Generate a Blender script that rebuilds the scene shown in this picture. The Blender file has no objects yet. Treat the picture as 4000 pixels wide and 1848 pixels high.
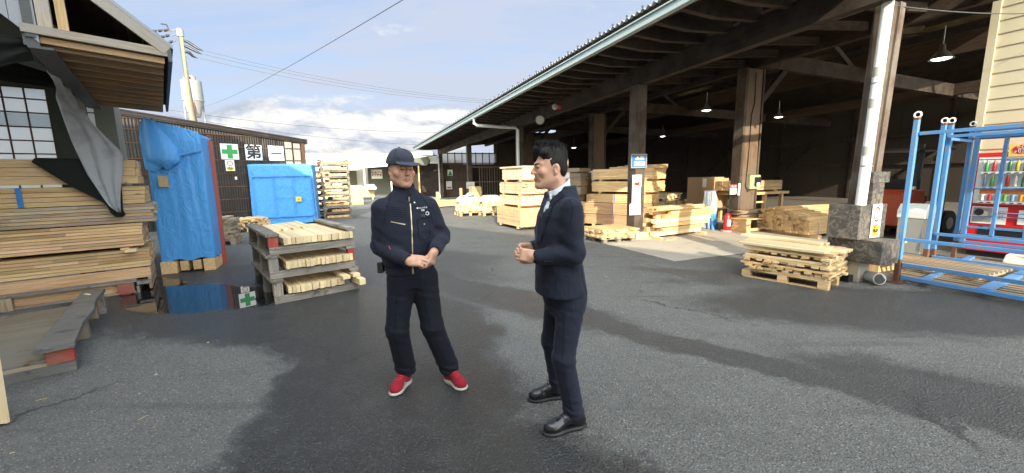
import bpy, math, random
import numpy as np
from mathutils import Vector, Matrix
rnd = random.Random(7)
R_ = math.radians
SC = bpy.context.scene
COL = SC.collection

# ---------------------------------------------------------------- camera
PITCH, ROLL, FPX, CAMH = R_(8.58), R_(1.0), 1550.0, 1.57
cam = bpy.data.cameras.new('camera'); camo = bpy.data.objects.new('camera', cam); COL.objects.link(camo)
cam.sensor_fit = 'HORIZONTAL'; cam.sensor_width = 36.0; cam.lens = 36.0*FPX/4000.0
cam.clip_start = 0.05; cam.clip_end = 3000
_f = Vector((0, math.cos(PITCH), -math.sin(PITCH))); _u = Vector((0, math.sin(PITCH), math.cos(PITCH))); _r = Vector((1, 0, 0))
_R = _r*math.cos(ROLL)-_u*math.sin(ROLL); _U = _u*math.cos(ROLL)+_r*math.sin(ROLL)
m = Matrix((_R, _U, -_f)).transposed().to_4x4(); m.translation = Vector((0, 0, CAMH)); camo.matrix_world = m
SC.camera = camo

# ---------------------------------------------------------------- light
SUN_EL, SUN_TRAVEL = R_(24), R_(-8)
SKY_STRENGTH, SUN_STRENGTH, EXPOSURE = 0.11, 4.5, 0.97
SC.view_settings.view_transform = 'Standard'; SC.view_settings.look = 'None'
SC.view_settings.exposure = EXPOSURE; SC.view_settings.gamma = 1.0; SC.view_settings.use_curve_mapping = False
w = bpy.data.worlds.new('World'); SC.world = w; w.use_nodes = True
class NT:
    def __init__(s, tree): s.t = tree; s.n = tree.nodes; s.l = tree.links
    def node(s, typ, **kw):
        n = s.n.new(typ)
        for k, v in kw.items():
            if k.startswith('i_'): n.inputs[k[2:]].default_value = v
            else: setattr(n, k, v)
        return n
    def put(s, sock, v):
        if isinstance(v, bpy.types.NodeSocket): s.l.new(v, sock)
        elif v is not None:
            if isinstance(v, (tuple, list)) and len(v) == 3 and len(sock.default_value) == 4: v = (*v, 1)
            sock.default_value = v
    def math(s, op, a, b=None, c=None, clamp=False):
        n = s.n.new('ShaderNodeMath'); n.operation = op; n.use_clamp = clamp
        s.put(n.inputs[0], a)
        if b is not None: s.put(n.inputs[1], b)
        if c is not None: s.put(n.inputs[2], c)
        return n.outputs[0]
    def vmath(s, op, a, b=None):
        n = s.n.new('ShaderNodeVectorMath'); n.operation = op; s.put(n.inputs[0], a)
        if b is not None: s.put(n.inputs[1], b)
        return n.outputs[0]
    def mix(s, f, a, b, blend='MIX'):
        n = s.n.new('ShaderNodeMix'); n.data_type = 'RGBA'; n.blend_type = blend; n.clamp_factor = True
        s.put(n.inputs[0], f); s.put(n.inputs[6], a); s.put(n.inputs[7], b); return n.outputs[2]
    def noise(s, vec, scale, detail=4, rough=.55, dist=0, out=0):
        n = s.n.new('ShaderNodeTexNoise'); s.put(n.inputs['Vector'], vec)
        n.inputs['Scale'].default_value = scale; n.inputs['Detail'].default_value = detail
        n.inputs['Roughness'].default_value = rough; n.inputs['Distortion'].default_value = dist; return n.outputs[out]
    def ramp(s, f, lo, hi, a=0., b=1.):
        n = s.n.new('ShaderNodeMapRange'); n.interpolation_type = 'SMOOTHSTEP'; s.put(n.inputs[0], f)
        for i, v in ((1, lo), (2, hi), (3, a), (4, b)): s.put(n.inputs[i], v)
        return n.outputs[0]
    def comb(s, x, y, z):
        n = s.n.new('ShaderNodeCombineXYZ'); s.put(n.inputs[0], x); s.put(n.inputs[1], y); s.put(n.inputs[2], z); return n.outputs[0]
    def sep(s, v):
        n = s.n.new('ShaderNodeSeparateXYZ'); s.put(n.inputs[0], v); return n.outputs

t = NT(w.node_tree)
bg = t.n['Background']
sky = t.node('ShaderNodeTexSky', sky_type='NISHITA', sun_disc=False, sun_elevation=SUN_EL, sun_rotation=R_(172), air_density=1.0, dust_density=1.2, ozone_density=1.5)
dirv = t.node('ShaderNodeTexCoord').outputs['Generated']
dx, dy, dz = t.sep(dirv)
zc = t.math('MAXIMUM', dz, 0.0)
den = t.math('ADD', zc, 0.16)
pl = t.comb(t.math('DIVIDE', dx, den), t.math('DIVIDE', dy, den), 0.0)
plr = t.node('ShaderNodeMapping'); t.put(plr.inputs['Vector'], pl); plr.inputs['Rotation'].default_value = (0, 0, R_(22)); plr.inputs['Scale'].default_value = (.7, 1.7, 1)
n1 = t.noise(plr.outputs[0], 0.9, 8, .62, .3)
haze_m = t.ramp(n1, .30, .64, .2, .93)
low = t.ramp(dz, 0.0, .33, .38, 0.0)
veil = t.math('ADD', haze_m, low, clamp=True)
skyl = t.mix(0.4, sky.outputs[0], (1.5, 2.35, 4.0))
c1 = t.mix(veil, skyl, (3.0, 3.3, 4.0))
# cumulus bank low over the far roofs
az = t.math('ARCTAN2', dx, dy)
cu = t.comb(t.math('MULTIPLY', az, 2.6), t.math('MULTIPLY', dz, 6.5), 3.1)
n2 = t.noise(cu, 1.6, 10, .62, .2)
band = t.math('MULTIPLY', t.ramp(dz, .20, .085, 0, 1), 1.0)
azm = t.ramp(t.math('ABSOLUTE', t.math('ADD', az, .45)), .55, .15, 0, 1)
cum = t.math('ADD', n2, t.math('MULTIPLY', t.math('MULTIPLY', band, azm), .40))
cmask = t.ramp(cum, .60, .76)
n3 = t.noise(t.vmath('ADD', cu, (0.0, -.13, 0.0)), 1.6, 10, .62, .2)
shade = t.ramp(t.math('SUBTRACT', n2, n3), -.10, .10)
ccol = t.mix(shade, (2.5, 2.8, 3.4), (5.2, 5.1, 4.9))
c2 = t.mix(cmask, c1, ccol)
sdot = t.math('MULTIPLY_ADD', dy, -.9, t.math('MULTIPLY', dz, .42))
glow = t.ramp(sdot, -.15, .9, 1.0, 7.6)      # unseen sky round the sun, behind the viewer, brightened as added fill light
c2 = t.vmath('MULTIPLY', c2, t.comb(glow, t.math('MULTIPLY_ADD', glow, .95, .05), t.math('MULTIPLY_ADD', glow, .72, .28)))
ground_f = t.ramp(dz, -.02, 0.0)
c3 = t.mix(ground_f, (1.2, 1.2, 1.2), c2)
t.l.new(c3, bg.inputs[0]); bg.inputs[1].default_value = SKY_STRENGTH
sl = bpy.data.lights.new('sun', 'SUN'); sl.energy = SUN_STRENGTH; sl.angle = R_(.5); sl.color = (1, .9, .72)
so = bpy.data.objects.new('sun', sl); COL.objects.link(so)
so.rotation_euler = Vector((math.sin(SUN_TRAVEL)*math.cos(SUN_EL), math.cos(SUN_TRAVEL)*math.cos(SUN_EL), -math.sin(SUN_EL))).to_track_quat('-Z', 'Y').to_euler()
so.location = (0, -30, 20)

# ---------------------------------------------------------------- helpers
class MB:
    """collects boxes, bars, tubes and sheets, each with a tint and grain coordinates, into ONE mesh"""
    def __init__(s): s.v = []; s.f = []; s.t = []; s.g = []; s.sm = []
    def add(s, vs, fs, tint=(1, 1, 1), g=None, smooth=False):
        b = len(s.v); s.v += [tuple(p) for p in vs]; s.f += [tuple(b+i for i in f) for f in fs]; s.sm += [smooth]*len(fs)
        if isinstance(tint, (int, float)): tint = (tint,)*3
        s.t += [(*tint, 1)]*len(vs)
        s.g += g if g is not None else [tuple(p) for p in vs]
        return s
    def _hex(s, ps, dims, tint):
        o = (rnd.uniform(-50, 50), rnd.uniform(-50, 50), rnd.uniform(-50, 50))
        k = max(range(3), key=lambda i: dims[i]); od = [k]+[i for i in range(3) if i != k]
        g = []
        for i in range(8):
            l = [dims[a]*(.5 if (i >> a) & 1 else -.5) for a in range(3)]
            g.append(tuple(l[od[j]]+o[j] for j in range(3)))
        s.add(ps, [(0, 2, 3, 1), (4, 5, 7, 6), (0, 1, 5, 4), (2, 6, 7, 3), (0, 4, 6, 2), (1, 3, 7, 5)], tint, g)
        return s
    def box(s, x0, x1, y0, y1, z0, z1, tint=1., M=None):
        ps = [Vector((x1 if i & 1 else x0, y1 if i & 2 else y0, z1 if i & 4 else z0)) for i in range(8)]
        if M is not None: ps = [M @ p for p in ps]
        return s._hex(ps, (abs(x1-x0), abs(y1-y0), abs(z1-z0)), tint)
    def beam(s, p0, p1, w, h, tint=1., up=(0, 0, 1)):
        p0 = Vector(p0); p1 = Vector(p1); d = p1-p0; L = d.length; d.normalize()
        x = d.cross(Vector(up))
        if x.length < 1e-4: x = d.cross(Vector((0, 1, 0)))
        x.normalize(); z = x.cross(d)
        ps = [p0+d*(L if i & 2 else 0)+x*(w/2 if i & 1 else -w/2)+z*(h/2 if i & 4 else -h/2) for i in range(8)]
        return s._hex(ps, (w, L, h), tint)
    def tube(s, pts, r, n=10, tint=1., caps=True, radii=None):
        pts = [Vector(p) for p in pts]; rings = []; vs = []
        for i, p in enumerate(pts):
            d = (pts[min(i+1, len(pts)-1)]-pts[max(i-1, 0)]).normalized()
            x = d.cross(Vector((0, 0, 1)))
            if x.length < .05: x = d.cross(Vector((0, 1, 0)))
            x.normalize(); z = x.cross(d); rr = radii[i] if radii else r
            vs += [p+(x*math.cos(a)+z*math.sin(a))*rr for a in [2*math.pi*k/n for k in range(n)]]
        fs = []
        for i in range(len(pts)-1):
            for k in range(n): fs.append((i*n+k, i*n+(k+1) % n, (i+1)*n+(k+1) % n, (i+1)*n+k))
        s.add(vs, fs, tint, smooth=True)
        if caps:
            s.add(vs[:n], [tuple(reversed(range(n)))], tint); s.add(vs[-n:], [tuple(range(n))], tint)
        return s
    def grid(s, P, tint=1., smooth=True, close=False):
        """P: rows of points"""
        nr, nc = len(P), len(P[0]); vs = [p for r in P for p in r]; fs = []
        for i in range(nr-1):
            for j in range(nc-1 if not close else nc): fs.append((i*nc+j, i*nc+(j+1) % nc, (i+1)*nc+(j+1) % nc, (i+1)*nc+j))
        return s.add(vs, fs, tint, smooth=smooth)
    def prism(s, poly, axis, a0, a1, tint=1.):
        """poly: 2-D outline in the two other axes, extruded along axis a0..a1"""
        def P(q, a):
            l = [q[0], q[1]]; l.insert(axis, a); return tuple(l)
        n = len(poly); vs = [P(q, a0) for q in poly]+[P(q, a1) for q in poly]
        fs = [tuple(range(n))[::-1], tuple(range(n, 2*n))]+[(i, (i+1) % n, n+(i+1) % n, n+i) for i in range(n)]
        return s.add(vs, fs, tint)
    def data(s, name, mat):
        me = bpy.data.meshes.new(name); me.from_pydata([tuple(p) for p in s.v], [], s.f)
        a = me.attributes.new('tint', 'FLOAT_COLOR', 'POINT'); a.data.foreach_set('color', np.array(s.t, dtype=np.float32).ravel())
        a = me.attributes.new('gco', 'FLOAT_VECTOR', 'POINT'); a.data.foreach_set('vector', np.array([tuple(p) for p in s.g], dtype=np.float32).ravel())
        me.polygons.foreach_set('use_smooth', s.sm); me.materials.append(mat); me.validate()
        import bmesh
        bm = bmesh.new(); bm.from_mesh(me); bmesh.ops.recalc_face_normals(bm, faces=bm.faces); bm.to_mesh(me); bm.free()
        return me
    def build(s, name, mat, parent=None, loc=None, az=0, bevel=0, label=None):
        o = bpy.data.objects.new(name, s.data(name, mat)); COL.objects.link(o)
        if parent: o.parent = parent
        if loc is not None: o.location = (*loc, 0) if len(loc) == 2 else loc
        if az: o.rotation_euler.z = -R_(az)
        if bevel:
            b = o.modifiers.new('bevel', 'BEVEL'); b.width = bevel; b.segments = 2; b.limit_method = 'ANGLE'
        if label: o['label'] = label
        return o
def tag(o, label, cat, group=None, kind=None):
    if label: o['label'] = label
    if cat: o['category'] = cat
    if group: o['group'] = group
    if kind: o['kind'] = kind
    return o
def T(name, label, cat, loc, az=0, group=None):
    o = bpy.data.objects.new(name, None); COL.objects.link(o); o.empty_display_size = .1
    o.location = (*loc, 0) if len(loc) == 2 else loc; o.rotation_euler.z = -R_(az)
    return tag(o, label, cat, group)
def struct(name, mb, mat, loc=None, az=0):
    return tag(mb.build(name, mat, None, loc, az), None, None, kind='structure')
def copy_tree(o, parent=None):
    c = o.copy(); COL.objects.link(c)
    if parent: c.parent = parent
    for ch in list(o.children): copy_tree(ch, c)
    return c
def text(name, s, size, mat, parent, loc, rot, ext=.001, bold=0, sx=1.):
    cu = bpy.data.curves.new(name, 'FONT'); cu.body = s; cu.size = size; cu.align_x = 'CENTER'; cu.align_y = 'CENTER'; cu.extrude = ext; cu.offset = bold
    tmp = bpy.data.objects.new(name, cu); COL.objects.link(tmp)
    bpy.context.view_layer.update(); dg = bpy.context.evaluated_depsgraph_get()
    me = bpy.data.meshes.new_from_object(tmp.evaluated_get(dg)); bpy.data.objects.remove(tmp)
    o = bpy.data.objects.new(name, me); COL.objects.link(o); me.materials.clear(); me.materials.append(mat)
    o.parent = parent; o.location = loc; o.rotation_euler = rot; o.scale.x = sx
    return o
def W(o_, s_, z=0):   # shed frame (o across, s along) to world
    return (3.07+.9272*o_-.3746*s_, 9.79+.3746*o_+.9272*s_, z)
SH = dict(loc=(3.07, 9.79), az=-22)

# ---------------------------------------------------------------- materials
def mat(name, col=(.5, .5, .5), rough=.6, metal=0, spec=.5, bump=0, bscale=60, var=.12, vscale=3, coord='Object', emit=None, dirt=None, dscale=2.2):
    m = bpy.data.materials.new(name); m.use_nodes = True; t = NT(m.node_tree); b = t.n['Principled BSDF']
    co = t.node('ShaderNodeTexCoord').outputs[coord]
    n = t.noise(co, vscale, 5, .6)
    tint = t.node('ShaderNodeAttribute', attribute_name='tint')
    c = t.mix(t.math('MULTIPLY', n, var*2), col, tuple(x*.45 for x in col))
    if dirt: c = t.mix(t.ramp(t.noise(co, dscale, 6, .65), .52, .66), c, dirt)
    t.put(b.inputs['Base Color'], c)
    b.inputs['Roughness'].default_value = rough; b.inputs['Metallic'].default_value = metal; b.inputs['Specular IOR Level'].default_value = spec
    if bump:
        bn = t.node('ShaderNodeBump'); bn.inputs['Strength'].default_value = bump; bn.inputs['Distance'].default_value = .01
        t.put(bn.inputs['Height'], t.noise(co, bscale, 3)); t.put(b.inputs['Normal'], bn.outputs[0])
    if emit: b.inputs['Emission Color'].default_value = (*emit[0], 1); b.inputs['Emission Strength'].default_value = emit[1]
    return m
def wood(name, light, dark, rough=.6, gray=None, contrast=1., scale=1., rings=0, stain=None, spec=.35):
    m = bpy.data.materials.new(name); m.use_nodes = True; t = NT(m.node_tree); b = t.n['Principled BSDF']
    g = t.node('ShaderNodeAttribute', attribute_name='gco').outputs['Vector']
    tint = t.node('ShaderNodeAttribute', attribute_name='tint').outputs['Color']
    mp = t.node('ShaderNodeMapping'); t.put(mp.inputs['Vector'], g); mp.inputs['Scale'].default_value = (1.2*scale, 22*scale, 22*scale)
    n = t.noise(mp.outputs[0], 1.6, 6, .65, .4)
    mp2 = t.node('ShaderNodeMapping'); t.put(mp2.inputs['Vector'], g); mp2.inputs['Scale'].default_value = (4, 55, 55)
    nf = t.noise(mp2.outputs[0], 2.0, 3, .6)
    f = t.ramp(t.math('ADD', t.math('MULTIPLY', n, .75), t.math('MULTIPLY', nf, .25)), .36, .62)
    c = t.mix(f, dark, light)
    # knots
    vo = t.node('ShaderNodeTexVoronoi'); mp3 = t.node('ShaderNodeMapping'); t.put(mp3.inputs['Vector'], g); mp3.inputs['Scale'].default_value = (2.2, 5, 5)
    t.put(vo.inputs['Vector'], mp3.outputs[0]); vo.inputs['Scale'].default_value = 1.0
    c = t.mix(t.ramp(vo.outputs['Distance'], (.10), (.05), 0, .7), c, tuple(x*.35 for x in dark))
    if gray:
        gm = t.ramp(t.noise(g, 2.3*scale, 6, .65), .38, .62); c = t.mix(t.math('MULTIPLY', gm, .9), c, gray)
    if stain:
        c = t.mix(t.ramp(t.noise(g, 4.5, 5, .7), .55, .68, 0, .85), c, stain)
    c = t.mix(1.0, c, tint, 'MULTIPLY')
    oi = t.node('ShaderNodeObjectInfo').outputs['Random']
    hv = t.node('ShaderNodeHueSaturation'); t.put(hv.inputs['Color'], c); t.put(hv.inputs['Value'], t.math('MULTIPLY_ADD', oi, .22, .89)); 
    t.put(b.inputs['Base Color'], hv.outputs[0]); b.inputs['Roughness'].default_value = rough; b.inputs['Specular IOR Level'].default_value = spec
    bn = t.node('ShaderNodeBump'); bn.inputs['Strength'].default_value = .35; bn.inputs['Distance'].default_value = .004
    t.put(bn.inputs['Height'], n); t.put(b.inputs['Normal'], bn.outputs[0])
    return m
M = {}
M['pine'] = wood('pine', (.72, .51, .275), (.53, .34, .165))
M['pine_pale'] = wood('pine_pale', (.80, .63, .40), (.71, .53, .31))
M['pine_end'] = wood('pine_end', (.70, .48, .25), (.52, .31, .13))
M['cedar'] = wood('cedar', (.60, .38, .215), (.42, .235, .12))
M['old'] = wood('weathered_pine', (.42, .30, .185), (.23, .155, .09), gray=(.27, .235, .19))
M['graywood'] = wood('gray_wood', (.36, .31, .25), (.11, .092, .075), .78, gray=(.20, .185, .165), contrast=1, stain=(.07, .06, .05))
M['platgray'] = wood('wet_plywood', (.20, .18, .15), (.13, .112, .09), .40, gray=(.165, .158, .145), stain=(.10, .06, .028), scale=.25)
M['wetgray'] = wood('wet_gray_wood', (.20, .19, .175), (.075, .068, .06), .5, gray=(.13, .125, .12), stain=(.05, .045, .04))
M['redend'] = wood('red_painted_wood', (.42, .045, .03), (.22, .03, .025), .6, gray=(.26, .10, .07))
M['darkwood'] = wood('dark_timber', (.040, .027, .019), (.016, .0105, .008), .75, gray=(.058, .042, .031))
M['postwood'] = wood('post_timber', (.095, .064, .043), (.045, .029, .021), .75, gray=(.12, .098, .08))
M['colply'] = wood('column_plywood', (.175, .11, .067), (.09, .054, .034), .75, gray=(.14, .103, .075), scale=.6, stain=(.14, .10, .07))
M['brownwood'] = wood('brown_batten', (.12, .062, .036), (.06, .031, .02), .7)
M['soffit'] = wood('soffit_board', (.46, .29, .14), (.30, .17, .08), .6, gray=(.30, .22, .14))
M['fascia'] = wood('weathered_fascia', (.42, .35, .27), (.25, .20, .15), .7, gray=(.33, .30, .265))
M['osb'] = mat('osb', (.55, .40, .22), .7, var=.45, vscale=30)
M['card'] = mat('cardboard', (.48, .31, .17), .8, var=.1)
M['sheetcorr'] = mat('brown_corrugated', (.026, .018, .014), .5, var=.3, vscale=2, dirt=(.042, .031, .025))
M['clearcorr'] = mat('clear_corrugated', (.36, .33, .27), .5, var=.2)
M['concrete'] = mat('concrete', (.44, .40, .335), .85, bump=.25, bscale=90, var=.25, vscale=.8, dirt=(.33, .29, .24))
M['white'] = mat('white_paint', (.80, .80, .78), .45, var=.06)
M['pvc'] = mat('white_pipe', (.80, .80, .76), .35, var=.05)
M['band'] = mat('gray_band', (.36, .35, .32), .5)
M['cream'] = mat('cream_wall', (.86, .80, .64), .6, var=.06)
M['siding'] = mat('cream_siding', (.53, .475, .33), .6, var=.12, bump=.2, bscale=120)
M['gutter'] = mat('pale_green_gutter', (.42, .50, .49), .45, var=.15)
M['steel'] = mat('galvanised', (.45, .46, .47), .4, metal=.7, var=.2)
M['darksteel'] = mat('dark_steel', (.06, .062, .065), .5, var=.2)
M['black'] = mat('black_rubber', (.012, .012, .013), .6)
M['blackplastic'] = mat('black_plastic', (.02, .02, .022), .35)
M['red'] = mat('red_paint', (.62, .02, .018), .35, var=.06)
M['redsteel'] = mat('red_oxide_steel', (.30, .055, .035), .5, var=.3, vscale=12, dirt=(.13, .05, .035))
M['blue'] = mat('blue_paint', (.085, .25, .53), .45, var=.2, vscale=5, dirt=(.20, .21, .23), dscale=13)
M['rust'] = mat('rust', (.16, .075, .045), .8, var=.4, vscale=20)
M['green'] = mat('green_paint', (.035, .30, .075), .5)
M['ink'] = mat('black_ink', (.018, .018, .02), .5)
M['redink'] = mat('red_ink', (.55, .03, .03), .5)
M['blueink'] = mat('blue_sign', (.02, .16, .48), .45)
M['yellow'] = mat('yellow_label', (.85, .68, .06), .5)
M['paper'] = mat('paper', (.80, .79, .76), .6, var=.05)
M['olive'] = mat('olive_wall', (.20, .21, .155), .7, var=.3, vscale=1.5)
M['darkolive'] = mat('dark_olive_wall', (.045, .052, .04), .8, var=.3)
M['cloth_black'] = mat('black_shade_cloth', (.012, .014, .013), .9, spec=.2, bump=.3, bscale=40)
M['sheet'] = mat('gray_sheet', (.33, .34, .36), .6, var=.25, vscale=5, bump=.3, bscale=18, dirt=(.22, .22, .24))
M['zinc'] = mat('gray_cladding', (.30, .31, .34), .45, var=.3)
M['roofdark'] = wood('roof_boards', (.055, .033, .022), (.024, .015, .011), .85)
M['wallboard'] = wood('wall_boards', (.11, .07, .048), (.05, .032, .024), .8, gray=(.09, .07, .055), scale=.3)
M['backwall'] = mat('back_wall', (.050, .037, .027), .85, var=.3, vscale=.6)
M['trans'] = bpy.data.materials.new('translucent_sheet')
def translucent(m, col, tmix, clear):
    m.use_nodes = True; t = NT(m.node_tree); out = t.n['Material Output']; b = t.n['Principled BSDF']
    b.inputs['Base Color'].default_value = (*col, 1); b.inputs['Roughness'].default_value = .4
    tr = t.node('ShaderNodeBsdfTranslucent'); tr.inputs[0].default_value = (*col, 1)
    m1 = t.node('ShaderNodeMixShader'); m1.inputs[0].default_value = tmix; t.l.new(b.outputs[0], m1.inputs[1]); t.l.new(tr.outputs[0], m1.inputs[2])
    tp = t.node('ShaderNodeBsdfTransparent'); tp.inputs[0].default_value = (*[min(1, c*1.1) for c in col], 1)
    m2 = t.node('ShaderNodeMixShader'); m2.inputs[0].default_value = clear; t.l.new(m1.outputs[0], m2.inputs[1]); t.l.new(tp.outputs[0], m2.inputs[2])
    t.l.new(m2.outputs[0], out.inputs[0]); return m
translucent(M['trans'], (.93, .92, .88), .7, .48)
M['transroof'] = translucent(bpy.data.materials.new('roof_translucent'), (.46, .37, .20), .55, .0)
M['film'] = translucent(bpy.data.materials.new('plastic_film'), (.8, .85, .9), .3, .6)
M['glass'] = mat('window_glass', (.30, .27, .24), .12, var=.3, vscale=.8)
def tarp_mat(name, col):
    m = bpy.data.materials.new(name); m.use_nodes = True; t = NT(m.node_tree); b = t.n['Principled BSDF']
    co = t.node('ShaderNodeTexCoord').outputs['Object']
    n = t.noise(co, 3, 5, .6)
    t.put(b.inputs['Base Color'], t.mix(n, col, tuple(x*.85 for x in col))); b.inputs['Roughness'].default_value = .42; b.inputs['Specular IOR Level'].default_value = .4
    mp = t.node('ShaderNodeMapping'); t.put(mp.inputs['Vector'], co); mp.inputs['Scale'].default_value = (1.5, 1.5, 1.0); mp.inputs['Rotation'].default_value = (.5, .7, 0)
    cr = t.noise(mp.outputs[0], 3.2, 4, .5, 2.2)
    mq = t.node('ShaderNodeMapping'); t.put(mq.inputs['Vector'], co); mq.inputs['Scale'].default_value = (9, 9, 1.6); mq.inputs['Rotation'].default_value = (.25, .35, 0)
    fold = t.noise(mq.outputs[0], 1.6, 3, .6, .6)
    weave = t.node('ShaderNodeTexWave', wave_type='BANDS', bands_direction='Z'); weave.inputs['Scale'].default_value = 60; t.put(weave.inputs['Vector'], co)
    h = t.math('ADD', t.math('MULTIPLY', cr, .7), t.math('ADD', t.math('MULTIPLY', fold, .35), t.math('MULTIPLY', weave.outputs[1], .008)))
    bn = t.node('ShaderNodeBump'); bn.inputs['Strength'].default_value = .5; bn.inputs['Distance'].default_value = .06
    t.put(bn.inputs['Height'], h); t.put(b.inputs['Normal'], bn.outputs[0]); return m
M['tarp'] = tarp_mat('blue_tarp', (.075, .31, .70))
M['bagwhite'] = tarp_mat('white_bag', (.78, .79, .80))
M['bagtan'] = tarp_mat('tan_bag', (.62, .50, .30))
def plinth_mat():
    m = bpy.data.materials.new('marbled_board'); m.use_nodes = True; t = NT(m.node_tree); b = t.n['Principled BSDF']
    co = t.node('ShaderNodeTexCoord').outputs['Object']
    n = t.noise(co, 9, 8, .7, 1.6); n2 = t.noise(co, 30, 3, .7)
    f = t.ramp(t.math('ADD', n, t.math('MULTIPLY', n2, .15)), .5, .72)
    t.put(b.inputs['Base Color'], t.mix(f, (.050, .047, .046), (.17, .145, .12))); b.inputs['Roughness'].default_value = .6
    bn = t.node('ShaderNodeBump'); bn.inputs['Strength'].default_value = .5; bn.inputs['Distance'].default_value = .01; t.put(bn.inputs['Height'], n); t.put(b.inputs['Normal'], bn.outputs[0]); return m
M['plinth'] = plinth_mat()
def lamp_mat(name, col, s):
    m = bpy.data.materials.new(name); m.use_nodes = True; t = NT(m.node_tree); e = t.node('ShaderNodeEmission'); e.inputs[0].default_value = (*col, 1); e.inputs[1].default_value = s
    t.l.new(e.outputs[0], t.n['Material Output'].inputs[0]); return m
M['lamp'] = lamp_mat('lit_lamp', (1, .98, .85), 6)

# ---------------------------------------------------------------- ground
def asphalt():
    m = bpy.data.materials.new('asphalt'); m.use_nodes = True; t = NT(m.node_tree); b = t.n['Principled BSDF']
    geo = t.node('ShaderNodeNewGeometry').outputs['Position']
    px, py, pz = t.sep(geo)
    wob = t.noise(geo, 1.1, 9, .68, out=1)
    wx, wy, wz = t.sep(wob)
    X = t.math('ADD', px, t.math('MULTIPLY', t.math('SUBTRACT', wx, .5), .9)); Yy = t.math('ADD', py, t.math('MULTIPLY', t.math('SUBTRACT', wy, .5), .9))
    edge = t.noise(geo, 14, 6, .75)
    def blob(cx, cy, ax, ay, rot, soft):
        c, s = math.cos(R_(rot)), math.sin(R_(rot))
        u = t.math('DIVIDE', t.math('ADD', t.math('MULTIPLY', t.math('SUBTRACT', X, cx), c), t.math('MULTIPLY', t.math('SUBTRACT', Yy, cy), s)), ax)
        v = t.math('DIVIDE', t.math('SUBTRACT', t.math('MULTIPLY', t.math('SUBTRACT', Yy, cy), c), t.math('MULTIPLY', t.math('SUBTRACT', X, cx), s)), ay)
        d = t.math('SQRT', t.math('ADD', t.math('MULTIPLY', u, u), t.math('MULTIPLY', v, v)))
        return t.ramp(t.math('ADD', d, t.math('MULTIPLY', t.math('SUBTRACT', edge, .5), .5)), 1+soft*.6, 1-soft*.6)
    wet = None
    for a in WET: 
        k = blob(*a[:6]); k = t.math('MULTIPLY', k, a[6]); wet = k if wet is None else t.math('MAXIMUM', wet, k)
    dry = None
    for a in DRY:
        k = blob(*a[:6]); k = t.math('MULTIPLY', k, a[6]); dry = k if dry is None else t.math('MAXIMUM', dry, k)
    wet = t.math('SUBTRACT', wet, dry, clamp=True)
    big = t.noise(geo, .55, 5, .6)
    wet = t.math('ADD', wet, t.ramp(big, .58, .66, 0, .28), clamp=True)
    wet = t.math('MULTIPLY', wet, t.ramp(t.noise(geo, 3.5, 6, .7), .25, .5, .72, 1.0))
    pud = None
    for a in PUD:
        k = blob(*a[:6]); pud = k if pud is None else t.math('MAXIMUM', pud, k)
    vo = t.node('ShaderNodeTexVoronoi'); t.put(vo.inputs['Vector'], geo); vo.inputs['Scale'].default_value = 95
    vs = t.node('ShaderNodeSeparateColor'); t.l.new(vo.outputs['Color'], vs.inputs[0])
    vo2 = t.node('ShaderNodeTexVoronoi'); t.put(vo2.inputs['Vector'], geo); vo2.inputs['Scale'].default_value = 48; vs2 = t.node('ShaderNodeSeparateColor'); t.l.new(vo2.outputs['Color'], vs2.inputs[0])
    fleck = t.math('MAXIMUM', t.math('MULTIPLY', t.ramp(vs.outputs[0], .72, .95), t.ramp(vo.outputs['Distance'], .55, .3)), t.math('MULTIPLY', t.ramp(vs2.outputs[1], .93, .97), t.ramp(vo2.outputs['Distance'], .34, .2)))
    darkf = t.ramp(vs.outputs[2], .75, .95)
    fine = t.noise(geo, 110, 4, .8)
    mid = t.noise(geo, 5, 8, .72)
    base = t.mix(mid, (.158, .154, .145), (.235, .229, .215))
    base = t.mix(t.math('MULTIPLY', fleck, .85), base, (.50, .485, .45))
    base = t.mix(t.math('MULTIPLY', darkf, .45), base, (.05, .05, .05))
    base = t.mix(t.ramp(fine, .38, .62, 0, .45), base, (.06, .06, .058))
    base = t.mix(t.ramp(t.noise(geo, 1.3, 7, .7), .5, .72, 0, .35), base, (.085, .083, .078))
    cr = t.node('ShaderNodeTexVoronoi', feature='DISTANCE_TO_EDGE'); t.put(cr.inputs['Vector'], t.vmath('ADD', geo, wob)); cr.inputs['Scale'].default_value = .33
    base = t.mix(t.math('MULTIPLY', t.ramp(cr.outputs['Distance'], .010, .003), t.ramp(t.noise(geo, .7, 3), .5, .6, 0, .7)), base, (.05, .05, .05))
    st = t.node('ShaderNodeMapping'); t.put(st.inputs['Vector'], geo); st.inputs['Rotation'].default_value = (0, 0, R_(-65)); st.inputs['Scale'].default_value = (.25, 3.2, 1)
    base = t.mix(t.ramp(t.noise(st.outputs[0], 1.6, 5, .6), .56, .72, 0, .35), base, (.075, .073, .07))
    wetc = t.mix(1.0, base, (.18, .19, .21), 'MULTIPLY')
    wetc = t.mix(t.math('MULTIPLY', fleck, .45), wetc, (.22, .22, .215)); wetc = t.mix(t.ramp(fine, .45, .75, 0, .35), wetc, (.075, .076, .078))  # stone flecks kept in the wet colour, also painted to stand for glints
    c = t.mix(wet, base, wetc)
    c = t.mix(pud, c, (.014, .014, .015))
    t.put(b.inputs['Base Color'], c)
    r = t.math('MULTIPLY_ADD', wet, -.50, .86)
    r = t.math('MULTIPLY_ADD', t.math('SUBTRACT', fine, .5), .4, r)
    r = t.math('MULTIPLY', r, t.math('SUBTRACT', 1.0, pud)); r = t.math('ADD', r, .012)
    t.put(b.inputs['Roughness'], r)
    t.put(b.inputs['Specular IOR Level'], t.math('MULTIPLY_ADD', wet, .38, .25))
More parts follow.
